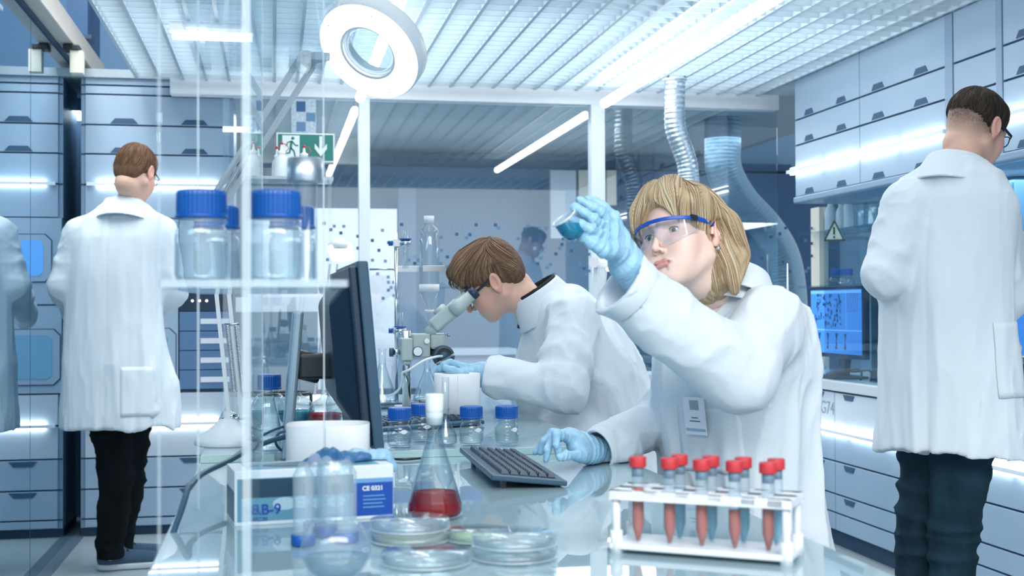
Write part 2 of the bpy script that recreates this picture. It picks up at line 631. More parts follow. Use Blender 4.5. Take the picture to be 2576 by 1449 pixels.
# ---- the room behind the partition
def wallq(name, px0, py0, px1, py1, Y, m, th=0.04, lab=None):
    a, b = at(px0, py0, Y=Y), at(px1, py1, Y=Y)
    return struct(MB().box((a.x, Y, b.z), (b.x, Y + th, a.z)).build(name, m), lab)


wallq('wall_back', 300, 232, 2300, 1500, 9.0, M['wall_blue'], 0.05, 'blue grey back wall of the room behind the glass')
struct(MB().box((XG - 1.2, YL + 0.62, 0), (XG + 0.6, YL + 0.66, 2.3)).build('wall_left_back', mat('gap_wall', C(66, 98, 124), 0.7)))
struct(MB().box((-1.2, YP + 0.1, ZC + 0.02), (XR + 0.8, 9.05, ZC + 0.06)).build('ceiling_back', mat('grey_soffit', C(150, 166, 176), 0.7)))
wallq('trim_9', 560, 388, 1990, 432, 8.9, M['wall_dark'], 0.1)
wallq('trim_10', 400, 355, 1560, 388, 8.94, mat('grey_band', C(128, 152, 170), 0.6), 0.06)
wallq('wall_back_right', 1523, 430, 2120, 1500, 8.8, M['wall_dark'], 0.2)
wallq('door_1', 640, 522, 1000, 990, 8.2, M['wall_white'], 0.05, 'white door panel behind the glass partition')
wallq('door_2', 1385, 428, 1450, 600, 8.5, M['cabw'], 0.05)
wallq('trim_11', 1456, 428, 1487, 522, 8.5, M['cream'], 0.05)
wallq('trim_12', 1527, 428, 1551, 516, 8.5, M['cream'], 0.05)
wallq('trim_13', 1002, 470, 1048, 985, 8.6, mat('grey_blue_pilaster', C(118, 146, 176), 0.5), 0.05)
wallq('trim_14', 1001, 880, 1300, 892, 8.1, M['cabw'], 0.3)
wallq('wall_low', 1001, 892, 1560, 1100, 8.12, mat('pale_blue_wall', C(150, 172, 196), 0.5), 0.28)
wallq('wall_low_left', 560, 785, 800, 1110, 7.3, mat('slate_screen', C(112, 140, 160), 0.5), 0.04)
wallq('trim_15', 560, 748, 900, 785, 7.6, M['wall_white'], 0.04)
wallq('trim_16', 560, 985, 1060, 1000, 7.2, M['gap'], 0.05)

# ---- exit sign with its patch of squares, hung on the partition
sg = thing('exit_sign', 'green and white emergency exit sign with running figure and down arrow', 'sign', at(769, 371, Y=YP - 0.02))
o = sg.location
wS, hS = (at(842, 371, Y=YP).x - at(696, 371, Y=YP).x) / 2, (at(769, 336, Y=YP).z - at(769, 408, Y=YP).z) / 2
gr = mat('sign_green', C(40, 122, 112), 0.5)
sw = mat('sign_white', C(226, 236, 238), 0.5)
MB().box((-wS, 0, -hS), (wS, 0.012, hS)).build('sign_frame', sw, sg)
MB().box((-wS * 0.95, -0.002, -hS * 0.9), (wS * 0.95, 0.0, hS * 0.9)).build('sign_board', gr, sg)
MB().box((-wS * 0.80, -0.003, -hS * 0.9), (-wS * 0.21, -0.0021, hS * 0.82)).build('white_field', sw, sg)


def poly2(pts, s=1.0, ox=0.0, oz=0.0, y=-0.0045, th=0.0012, mb=None):
    mb = mb or MB()
    return mb.prism([(ox + px * s, y, oz + pz * s) for px, pz in pts], (0, th, 0))


aw = MB()
poly2([(-0.1, 0.8), (0.1, 0.8), (0.1, -0.1), (0.42, 0.28), (0.42, -0.08), (0, -0.62), (-0.42, -0.08), (-0.42, 0.28), (-0.1, -0.1)], hS, wS * 0.52, 0, mb=aw)
aw.build('down_arrow', sw, sg)
rn = MB()
cx, cz = -wS * 0.46, 0
rn.lathe([(0.0, 0), (hS * 0.11, 0), (hS * 0.11, 0.0012), (0, 0.0012)], (cx + hS * 0.04, -0.0045, hS * 0.62), 20, (0, 1, 0), caps=False)
for a_, b_, w_ in (((-.05, .42), (-.12, -.1), .17), ((.0, .42), (-.32, .32), .08), ((-.32, .32), (-.42, .05), .08), ((.0, .4), (.22, .12), .08),
                   ((.22, .12), (.42, .12), .08), ((-.1, -.05), (.12, -.28), .12), ((.12, -.28), (.2, -.68), .1), ((-.13, -.08), (-.2, -.42), .12),
                   ((-.2, -.42), (-.5, -.42), .09)):
    rn.bar((cx + a_[0] * hS, -0.004, a_[1] * hS), (cx + b_[0] * hS, -0.004, b_[1] * hS), w_ * hS, 0.0012, up=(0, 1, 0))
rn.build('running_figure', gr, sg)
sp = thing('patterned_label', 'square speckled label with blue squares above the exit sign', 'label', at(764, 292, Y=YP - 0.02))
u = (at(795, 292, Y=YP).x - at(733, 292, Y=YP).x) / 2
v = (at(764, 250, Y=YP).z - at(764, 336, Y=YP).z) / 2
MB().box((-u, 0, -v), (u, 0.004, v)).build('sheet', mat('speckled_film', C(176, 192, 204), 0.6, var=0.3, vscale=90), sp)
s3 = MB()
s3.box((-u * .6, -0.001, v * .25), (u * .15, 0, v * .85))
s3.build('blue_square', fm[0], sp)
s3 = MB()
s3.box((u * .2, -0.001, -v * .3), (u * .95, 0, v * .2))
s3.box((-u * .6, -0.001, -v * .9), (u * .15, 0, -v * .35))
s3.build('pale_square', fm[1], sp)

# ---- tube lamps below the louvre
def tube_lamp(pend, Ye, Y0, joint, lab):
    e = at(pend[0], pend[1], Y=Ye)
    t = thing('tube_lamp', lab, 'lamp', (e.x, (Ye + Y0) / 2, e.z), group='tube lamps hung under the louvre ceiling')
    c = (Ye + Y0) / 2
    jn = joint - c
    MB().cyl((0, Y0 - c, 0), (0, jn - 0.02, 0), 0.0225).build('tube', M['tube'], t)
    MB().cyl((0, jn + 0.02, 0), (0, Ye - c, 0), 0.0225).build('tube', M['tube'], t)
    MB().cyl((0, jn - 0.02, 0), (0, jn + 0.02, 0), 0.019).build('coupling', M['beam'], t)
    w = MB()
    w.tube([(0, jn, 0.018), (-0.01, jn + 0.03, 0.06), (-0.03, jn + 0.1, ZC - e.z + 0.02)], 0.0015, 6)
    w.build('suspension_wire', M['alu'], t)
    return t


tube_lamp((1521, 260), 0.973 * YP, 0.543 * YP, 0.765 * YP, 'long white tube lamp hanging towards the right-hand post of the partition')
tube_lamp((906, 246), 0.973 * YP, 0.47 * YP, 0.72 * YP, 'white tube lamp passing behind the round magnifier lamp')
cl = thing('ceiling_strip_light', 'short strip light under the louvre seen through the acrylic shelf', 'lamp', at(535, 92, Z=ZC - 0.05))
MB().box((-0.15, -0.02, -0.012), (0.15, 0.02, 0.012)).build('diffuser', M['tube'], cl)
MB().box((-0.16, -0.03, 0.012), (0.16, 0.03, 0.05)).build('housing', M['beam'], cl)


# ================================================================ cabinets
def trapezoid(mb, c, w, h, nrm, along, inv):
    """handle slot: wide side at the bottom, or at the top when inv"""
    c, nrm, along = Vector(c), Vector(nrm), Vector(along)
    up = Vector((0, 0, 1))
    a, b = (w / 2, w / 2 * 0.66) if not inv else (w / 2 * 0.66, w / 2)
    pts = [c - along * a - up * h / 2, c + along * a - up * h / 2, c + along * b + up * h / 2, c - along * b + up * h / 2]
    return mb.prism(pts, nrm * 0.003)


def cabinet(name, lab, p0, along, nrm, width, zs, depth, handles, cat='cabinet', hw=0.13, group=None, kinds=None, frame=0.0):
    """a run of fronts between the heights zs; handles: row -> (positions 0..1, 'up' / 'down')"""
    p0, along, nrm = Vector(p0), Vector(along), Vector(nrm)
    zs = sorted(zs)
    t = thing(name, lab, cat, (p0.x, p0.y, zs[0]), group=group)
    z0 = zs[0]

    def P(u, d, z):
        return along * u - nrm * d + Vector((0, 0, z - z0))
    MB().box(P(0, 0.012, zs[0]), P(width, depth, zs[-1])).build('body', M['cabframe'], t)
    for i in range(len(zs) - 1):
        a, b = zs[i] + 0.004, zs[i + 1] - 0.004
        mt = M['cabw'] if (kinds and i in kinds) else M['cab']
        nm = 'drawer_front' if i in handles else 'front_panel'
        fr = MB().box(P(frame + 0.003, 0, a), P(width - frame - 0.003, 0.016, b)).build(nm, mt, t, bevel=0.0015)
        MB().box(P(0.001, 0.010, zs[i + 1] - 0.004), P(width - 0.001, 0.0125, zs[i + 1] + 0.004)).build('shadow_gap', M['gap'], t)
        if i in handles:
            pos, mode = handles[i]
            hh = 0.025
            for s in pos:
                hm = MB()
                zc = a + hh / 2 + 0.004 if mode == 'up' else b - hh / 2 - 0.004
                trapezoid(hm, P(s * width, 0, zc), hw, hh, nrm, along, mode != 'up')
                hm.build('handle', M['handle'], fr)
    return t


def led_bar(lab, p0, along, nrm, width, z, segs, group):
    p0, along, nrm = Vector(p0), Vector(along), Vector(nrm)
    t = thing('strip_light', lab, 'light', (p0.x, p0.y, z), group=group)

    def P(u, d, zz):
        return along * u + nrm * d + Vector((0, 0, zz))
    MB().box(P(-0.02, 0.001, -0.008), P(width + 0.02, 0.026, 0.008)).build('rail', M['beam'], t)
    for k in range(segs):
        a, b = width * (k + 0.04) / segs, width * (k + 0.96) / segs
        MB().box(P(a, 0.006, 0.0085), P(b, 0.020, 0.0165)).build('led_tube', M['led'], t)
        MB().box(P(a, 0.006, -0.0165), P(b, 0.020, -0.0085)).build('led_tube', M['led'], t)
    return t


# ---- tall cabinet on the left
def zl(py, px=400):
    return at(px, py, Y=YL).z


xa, xb = at(203, 700, Y=YL).x, at(588, 700, Y=YL).x
wl = xb - xa
fwd = (0, -1, 0)
lt = cabinet('tall_cabinet', 'tall blue grey cabinet beyond the man at the left, upper drawers', (xa, YL, 0), (1, 0, 0), fwd, wl,
             [zl(550), zl(466), zl(390), zl(317), zl(241), zl(218), zl(197)], 0.45,
             {3: ((0.28, 0.74), 'up'), 2: ((0.28, 0.74), 'up')}, frame=0.018)
MB().box((-0.005, -0.02, zl(197) - zl(550)), (wl + 0.005, 0.46, zl(188) - zl(550))).build('top_board', M['gap'], lt)
lb = cabinet('base_cabinet', 'white and blue grey drawer base below the screens on the left', (xa, YL, 0), (1, 0, 0), fwd, wl,
             [zl(1322), zl(1300), zl(1226), zl(1149), zl(1066), zl(987)], 0.45,
             {2: ((0.25, 0.73), 'down'), 1: ((0.25, 0.73), 'down')}, frame=0.018, kinds=(3, 4))
MB().box((0, 0.03, -zl(1322)), (wl, 0.44, 0)).build('plinth', M['gap'], lb)
led_bar('upper strip light on the tall left cabinet, behind the man with brown hair', (xa + 0.05, YL, 0), (1, 0, 0), fwd, wl - 0.1, zl(466), 1, 'strip lights on the left cabinet')
led_bar('lower strip light on the left cabinet, at the hem of the white coat', (xa + 0.05, YL, 0), (1, 0, 0), fwd, wl - 0.1, zl(1066), 1, 'strip lights on the left cabinet')
# middle section: instrument panel with two screens, and four blue label drawers
ip = thing('instrument_panel', 'grey instrument panel with two octagonal framed screens, left cabinet', 'panel', (xa, YL, zl(985)))
z0 = zl(985)
xm = at(448, 700, Y=YL).x - xa
MB().box((0.004, 0, 0), (xm, 0.45, zl(551) - z0)).build('face_plate', M['cab'], ip, bevel=0.002)
MB().box((0, -0.001, zl(768) - z0), (xm, 0.0005, zl(764) - z0)).build('seam', M['gap'], ip)


def octo(cx, cz, w, h, c):
    return [(cx - w + c, cz - h), (cx + w - c, cz - h), (cx + w, cz - h + c), (cx + w, cz + h - c), (cx + w - c, cz + h), (cx - w + c, cz + h), (cx - w, cz + h - c), (cx - w, cz - h + c)]


scr = mat('pale_blue_screen', C(70, 130, 190), 0.2, emit=C(90, 150, 215), estr=0.6)
scr2 = mat('teal_screen', C(96, 140, 168), 0.2, emit=C(96, 150, 180), estr=0.25)
for cz, hh, ww, sm in ((zl(650) - z0, (zl(590) - zl(710)) / 2, 0.16, scr), (zl(895) - z0, (zl(825) - zl(965)) / 2, 0.2, scr2)):
    fr = MB().prism([(px, -0.004, pz) for px, pz in octo(xm * 0.5, cz, ww + 0.02, hh + 0.0, 0.03)], (0, 0.004, 0)).build('screen_frame', M['gap'], ip)
    MB().prism([(px, -0.007, pz) for px, pz in octo(xm * 0.5, cz, ww + 0.016, hh - 0.004, 0.03)], (0, 0.003, 0)).build('bezel', M['cab'], fr)
    MB().prism([(px, -0.009, pz) for px, pz in octo(xm * 0.5, cz, ww - 0.02, hh - 0.03, 0.02)], (0, 0.002, 0)).build('screen', sm, fr)
dr = thing('drawer_tower', 'stack of blue drawers with white label plates beside the instrument panel', 'drawers', (xa + xm, YL, z0))
dw = wl - xm
bl = mat('steel_blue_drawer', C(86, 122, 160), 0.45)
MB().box((0.002, 0.01, 0), (dw - 0.004, 0.45, zl(551) - z0)).build('body', M['gap'], dr)
rows = [(785, 833), (835, 882), (884, 931), (933, 980)]
for a_, b_ in rows:
    d_ = MB().box((0.006, 0, zl(b_) - z0), (dw - 0.012, 0.02, zl(a_) - z0)).build('drawer', bl, dr, bevel=0.002)
    c_ = (zl(a_) + zl(b_)) / 2 - z0
    MB().box((dw * 0.4, -0.003, c_ - 0.013), (dw * 0.92, 0.001, c_ + 0.013)).build('label_plate', M['wall_white'], d_)
MB().box((0.006, 0, zl(783) - z0), (dw - 0.012, 0.02, zl(738) - z0)).build('control_strip', M['darkblue'], dr)
MB().box((0.006, 0, zl(736) - z0), (dw - 0.012, 0.02, zl(553) - z0)).build('upper_panel', M['cab'], dr)
ind = emis('indicator', (1, 1, 1, 1), 2.5)
for k in range(3):
    MB().ball((at(484 + 18 * k, 757, Y=YL).x - xa - xm, -0.002, zl(757) - z0), 0.006, 10, 6).build('indicator_lamp', ind, dr)

# ---- right side: wall cabinets above, base cabinets below
def yr(px, py=500):
    return at(px, py, X=XR).y


def zr(py, px=2002):
    return at(px, py, X=XR).z


Ys = [yr(2001), yr(2164), yr(2382), yr(2401), yr(2511), yr(2526), yr(2800)]
zu = [zr(503), zr(431), zr(367), zr(303), zr(247)]
zd = [0.075, at(2100, 1289, X=XR).z, at(2100, 1242, X=XR).z, at(2100, 1160, X=XR).z, at(2100, 1085, X=XR).z, at(2104, 986, X=XR).z]
left = (-1, 0, 0)
wl_lab = ['blue grey wall cabinet at the far end above the computer screen', 'wide blue grey wall cabinet with light strips beside the dark haired man',
          None, 'narrow wall cabinet without handles directly behind the dark haired head', None, 'wall cabinet at the right edge of the picture']
for i in range(6):
    ya, yb = Ys[i], Ys[i + 1]
    if i in (2, 4):
        struct(MB().box((XR - 0.004, yb, zu[0]), (XR + 0.4, ya, zu[-1] + 0.12)).build('trim_%d' % (20 + i), M['cabframe']))
        continue
    hd = {} if i == 3 else {0: ((0.24, 0.74), 'up'), 2: ((0.24, 0.74), 'up'), 3: ((0.24, 0.74), 'up')}
    cabinet('wall_cabinet', wl_lab[i], (XR, ya, 0), (0, -1, 0), left, ya - yb, [zu[0] + 0.012] + zu[1:-1] + [zu[-1] + 0.1], 0.4, hd,
            group='wall cabinets on the right', hw=0.1 if i == 0 else 0.11)
struct(MB().box((XR - 0.012, Ys[-1], zu[0] - 0.018), (XR + 0.4, Ys[0], zu[0] + 0.012)).build('trim_30', M['cabframe'], bevel=0.006))
led_bar('upper strip light along the right wall cabinets', (XR, Ys[0] + 0.03, 0), (0, -1, 0), left, Ys[0] - Ys[2] + 0.03, zu[1], 4, 'strip lights on the right')
led_bar('upper strip light past the dark haired man', (XR, Ys[2] - 0.1, 0), (0, -1, 0), left, Ys[2] - Ys[-1] - 0.1, zu[1], 4, 'strip lights on the right')
Yd = [yr(1990, 1200), yr(2101, 1200), yr(2345, 1200), yr(2750, 1200)]
Yd[3] = yr(2900, 1200)
bl_lab = ['narrow base cabinet lettered G74 below the countertop', 'base cabinet of wide drawers left of the black jeans', 'base cabinet of wide drawers right of the black jeans']
for i in range(3):
    ya, yb = (Yd[i] if i else YP - 0.02), Yd[i + 1]
    w = ya - yb
    pos = ((0.80,),  (0.17, 0.80), (0.17, 0.80))[i]
    if i == 0:
        u1 = (ya - at(2061, 995, X=XR).y) / w
        pos = (u1,)
    bc = cabinet('base_cabinet', bl_lab[i], (XR, ya, 0), (0, -1, 0), left, w, zd, 0.57,
                 {1: (pos, 'down'), 2: (pos, 'down'), 4: (pos[:1] if i == 0 else pos, 'down')}, group='base cabinets on the right', hw=0.11, kinds=(4,))
    MB().box((0.03, -w, -0.075), (0.5, 0, 0)).build('plinth', M['gap'], bc)
    if i == 0:
        c = at(2081, 1027, X=XR - 0.001)
        lt74 = text_obj('lettering', 'G74', mat('grey_letter', C(140, 156, 170), 0.6), bc, c, 0.085, (0, -1, 0), (0, 0, 1))
        curve_mesh(lt74)
led_bar('lower strip light along the right base cabinets', (XR, 5.85, 0), (0, -1, 0), left, 5.8 - Yd[3], zd[4], 8, 'strip lights on the right')
ct = MB()
ct.box((XR - 0.015, Yd[3], zd[-1] + 0.006), (XR + 0.62, YP - 0.02, zd[-1] + 0.05))
tag(ct.build('countertop', mat('pale_counter', C(198, 208, 214), 0.35), bevel=0.004), 'long pale countertop along the right wall under the screens', 'countertop')
ZCT = zd[-1] + 0.05
struct(MB().box((XR + 0.6, -0.8, 0), (XR + 0.66, YP + 0.1, ZC + 0.3)).build('wall_right', mat('niche_wall', C(112, 148, 174), 0.5)))
# low counter in front of the partition, between the two people
LX = at(1500, 1000, Y=5.9).x
LWD = XR - 0.06 - LX
lc = cabinet('low_cabinet', 'low cabinet behind the two seated people, against the glass partition', (LX, 5.9, 0), (1, 0, 0), fwd, LWD,
             [0.1, 0.3, at(1600, 1035, Y=5.9).z, at(1600, 964, Y=5.9).z], 0.28, {2: (((at(1612, 970, Y=5.9).x - LX) / LWD,), 'down'), 1: ((0.5,), 'down')}, kinds=(2,))
MB().box((0, -0.015, at(1600, 962, Y=5.9).z - 0.1), (LWD, 0.29, at(1600, 942, Y=5.9).z - 0.1)).build('worktop', M['cabw'], lc)
led_bar('strip light on the low back cabinet between the two people', (LX + .05, 5.9, 0), (1, 0, 0), fwd, LWD - .12, at(1600, 1035, Y=5.9).z, 2, 'strip lights on the right')

area_light('niche_fill_light', (XR + 0.3, (yr(2062) + yr(2560)) / 2, zu[0] - 0.03), (0.3, 1.6), 9.0, (0.85, 0.94, 1.0))  # added area light under the wall cabinets, brightens the dark niche
# ================================================================ implicit surfaces for bodies, clothes and hands
A3 = np.array


def V3(v):
    return np.array([v[0], v[1], v[2]], dtype=np.float64)


def sdf_mesh(fn, lo, hi, h, B=8):
    lo, hi = V3(lo), V3(hi)
    nb = np.maximum(1, np.ceil((hi - lo) / (h * B)).astype(int))
    idx = np.stack(np.meshgrid(*[np.arange(k) for k in nb], indexing='ij'), -1).reshape(-1, 3)
    cen = lo + (idx + 0.5) * B * h
    dc = fn(cen)
    n = nb * B + 1
    sg = np.where(dc < 0, -1.0, 1.0).reshape(nb).astype(np.float32)
    V = np.ones(n, np.float32)
    V[:-1, :-1, :-1] = sg.repeat(B, 0).repeat(B, 1).repeat(B, 2)
    keep = idx[np.abs(dc) < 0.9 * B * h * 1.5 + 0.012]
    loc = np.stack(np.meshgrid(*[np.arange(B + 1)] * 3, indexing='ij'), -1).reshape(-1, 3)
    for s in range(0, len(keep), 160):
        k = keep[s:s + 160]
        pi = (k[:, None, :] * B + loc[None]).reshape(-1, 3)
        V[pi[:, 0], pi[:, 1], pi[:, 2]] = fn(lo + pi * h)
    neg = V < 0
    c = neg[:-1, :-1, :-1].astype(np.int8)
    tot = sum(neg[i:n[0] - 1 + i, j:n[1] - 1 + j, k:n[2] - 1 + k].astype(np.int8) for i in (0, 1) for j in (0, 1) for k in (0, 1))
    act = np.argwhere((tot > 0) & (tot < 8))
    ids = -np.ones(n - 1, np.int64)
    ids[act[:, 0], act[:, 1], act[:, 2]] = np.arange(len(act))
    cor = A3([(i, j, k) for i in (0, 1) for j in (0, 1) for k in (0, 1)])
    val = np.stack([V[act[:, 0] + a, act[:, 1] + b, act[:, 2] + c_] for a, b, c_ in cor], 1)
    acc = np.zeros((len(act), 3))
    cnt = np.zeros(len(act))
    for a in range(8):
        for ax in range(3):
            if cor[a][ax] == 0:
                q = cor[a].copy()
                q[ax] = 1
                b = int(q[0] * 4 + q[1] * 2 + q[2])
                va, vb = val[:, a], val[:, b]
                m = (va < 0) != (vb < 0)
                t = np.where(m, va / np.where(m, va - vb, 1), 0)
                p = np.tile(cor[a].astype(float), (len(act), 1))
                p[:, ax] += t
                acc += p * m[:, None]
                cnt += m
    vs = lo + (act + acc / cnt[:, None]) * h
    quads = []
    for ax in range(3):
        a1, a2 = (ax + 1) % 3, (ax + 2) % 3
        sl0 = [slice(1, -1)] * 3
        sl0[ax] = slice(0, -1)
        sl1 = [slice(1, -1)] * 3
        sl1[ax] = slice(1, None)
        A_, B_ = neg[tuple(sl0)], neg[tuple(sl1)]
        off = A3([1, 1, 1])
        off[ax] = 0
        for flip, msk in ((0, A_ & ~B_), (1, ~A_ & B_)):
            e = np.argwhere(msk) + off
            cs = []
            for d1, d2 in ((-1, -1), (0, -1), (0, 0), (-1, 0)):
                q = e.copy()
                q[:, a1] += d1
                q[:, a2] += d2
                cs.append(ids[q[:, 0], q[:, 1], q[:, 2]])
            cs = np.stack(cs if not flip else cs[::-1], 1)
            quads.append(cs)
    quads = np.concatenate(quads)
    quads = quads[(quads >= 0).all(1)]
    return vs, quads


def np_mesh(name, parts, m, parent=None, col=None, mat4=None):
    """one smooth mesh object from (verts, quads) pieces"""
    vs, fs, n = [], [], 0
    for v, f in parts:
        vs.append(v)
        fs.append(f + n)
        n += len(v)
    vs = np.concatenate(vs)
    fs = np.concatenate(fs)
    colv = col(vs) if callable(col) else col
    if parent is not None:
        pm = np.array(parent_mat(parent).inverted())
        vs = vs @ pm[:3, :3].T + pm[:3, 3]
    k = fs.shape[1]
    me = bpy.data.meshes.new(name)
    me.vertices.add(len(vs))
    me.vertices.foreach_set('co', vs.astype(np.float32).ravel())
    me.loops.add(len(fs) * k)
    me.loops.foreach_set('vertex_index', fs.astype(np.int32).ravel())
    me.polygons.add(len(fs))
    me.polygons.foreach_set('loop_start', np.arange(0, len(fs) * k, k, dtype=np.int32))
    me.update(calc_edges=True)
    me.polygons.foreach_set('use_smooth', [True] * len(fs))
    if colv is not None:
        ca = me.color_attributes.new('Col', 'FLOAT_COLOR', 'POINT')
        ca.data.foreach_set('color', colv.astype(np.float32).ravel())
    me.materials.append(m)
    me.validate()
    o = bpy.data.objects.new(name, me)
    link(o, parent)
    return o


def smin(a, b, k):
    h = np.clip(0.5 + 0.5 * (b - a) / k, 0, 1)
    return b + (a - b) * h - k * h * (1 - h)


def smax(a, b, k):
    return -smin(-a, -b, k)


def cap(p, a, b, ra, rb=None):
    a, b = V3(a), V3(b)
    rb = ra if rb is None else rb
    ba = b - a
    t = np.clip(((p - a) @ ba) / max(1e-9, ba @ ba), 0, 1)
    return np.linalg.norm(p - a - t[:, None] * ba, axis=1) - (ra + (rb - ra) * t)


def chain(p, pts, rs, k=0.006):
    d = None
    for i in range(len(pts) - 1):
        e = cap(p, pts[i], pts[i + 1], rs[i], rs[i + 1])
        d = e if d is None else smin(d, e, k)
    return d


def ell(p, c, r, rot=None):
    q = p - V3(c)
    if rot is not None:
        q = q @ rot.T
    r = V3(r)
    k0 = np.linalg.norm(q / r, axis=1)
    k1 = np.linalg.norm(q / (r * r), axis=1)
    return k0 * (k0 - 1) / np.maximum(k1, 1e-9)


def sboxd(p, c, h, r, ax=None):
    q = p - V3(c)
    if ax is not None:
        q = q @ np.array(ax).T
    q = np.abs(q) - (V3(h) - r)
    return np.linalg.norm(np.maximum(q, 0), axis=1) + np.minimum(q.max(1), 0) - r


def smooth_rows(R, n=9):
    """Catmull-Rom through the rows of a section table"""
    R = A3(R, dtype=float)
    out = []
    for i in range(len(R) - 1):
        p0, p1, p2, p3 = R[max(i - 1, 0)], R[i], R[i + 1], R[min(i + 2, len(R) - 1)]
        for k in range(n):
            t = k / n
            q = .5 * ((2 * p1) + (p2 - p0) * t + (2 * p0 - 5 * p1 + 4 * p2 - p3) * t * t + (-p0 + 3 * p1 - 3 * p2 + p3) * t ** 3)
            q[0] = p1[0] + (p2[0] - p1[0]) * t
            out.append(q)
    out.append(R[-1])
    return np.stack(out)


def loft(p, o, ax, ay, az, rows, pw=2.0):
    """elliptic sections (t, cx, cy, a, b) stacked along az"""
    q = p - V3(o)
    s, f, t = q @ V3(ax), q @ V3(ay), q @ V3(az)
    R = A3(rows, dtype=float)
    tt = np.clip(t, R[0, 0], R[-1, 0])
    # smooth interpolation of the section table
    cx, cy, a, b = (np.interp(tt, R[:, 0], R[:, i]) for i in (1, 2, 3, 4))
    if pw == 2.0:
        k = np.sqrt(((s - cx) / a) ** 2 + ((f - cy) / b) ** 2)
    else:
        k = (np.abs((s - cx) / a) ** pw + np.abs((f - cy) / b) ** pw) ** (1 / pw)
    d = (k - 1) * np.minimum(a, b)
    return smax(smax(d, t - R[-1, 0], 0.01), R[0, 0] - t, 0.004)


_rs = np.random.RandomState(11)
_NT = _rs.rand(33, 33, 33).astype(np.float32)
_NT[32] = _NT[0]
_NT[:, 32] = _NT[:, 0]
_NT[:, :, 32] = _NT[:, :, 0]


def noise(q):
    q = q % 32.0
    i = np.floor(q).astype(int) % 32
    f = q - np.floor(q)
    f = f * f * (3 - 2 * f)
    r = 0
    for a in (0, 1):
        for b in (0, 1):
            for c in (0, 1):
                w = (f[:, 0] if a else 1 - f[:, 0]) * (f[:, 1] if b else 1 - f[:, 1]) * (f[:, 2] if c else 1 - f[:, 2])
                r = r + w * _NT[i[:, 0] + a, i[:, 1] + b, i[:, 2] + c]
    return r


def ridge(q, p=2.0):
    n = noise(q)
    return (1 - np.abs(2 * n - 1)) ** p


def folds(p, axs, sc, amp, seed=0.0, pw=2.0):
    """ridged folds; axs: three unit vectors, sc: frequency along each"""
    q = np.stack([p @ V3(a) * s for a, s in zip(axs, sc)], 1) + seed
    w = (noise(q * 0.45 + 7.3) - 0.5) * 1.6
    q[:, 0] += w
    return amp * (ridge(q, pw) - 0.35) + amp * 0.5 * (ridge(q * 1.9 + 3.1, pw) - 0.35) + amp * 0.22 * (ridge(q * 3.9 + 8.7, 3.0) - 0.3)


def frame_of(yaw, pitch, roll):
    """rows: person right, forward, up; yaw clockwise from +Y, pitch up, roll to the person's right"""
    a, b, c = (math.radians(t) for t in (yaw, pitch, roll))
    y = A3([math.sin(a) * math.cos(b), math.cos(a) * math.cos(b), math.sin(b)])
    x = np.cross(y, [0, 0, 1])
    x /= np.linalg.norm(x)
    z = np.cross(x, y)
    x2 = x * math.cos(c) - z * math.sin(c)
    return np.stack([x2, y, np.cross(x2, y)])


# ---------------------------------------------------------------- heads
LIP_U = [(0, 0.0885, -0.0612), (0.010, 0.0880, -0.0606), (0.028, 0.0858, -0.0652)]
LIP_L = [(0, 0.0880, -0.0698), (0.013, 0.0870, -0.0692), (0.027, 0.0858, -0.0660)]


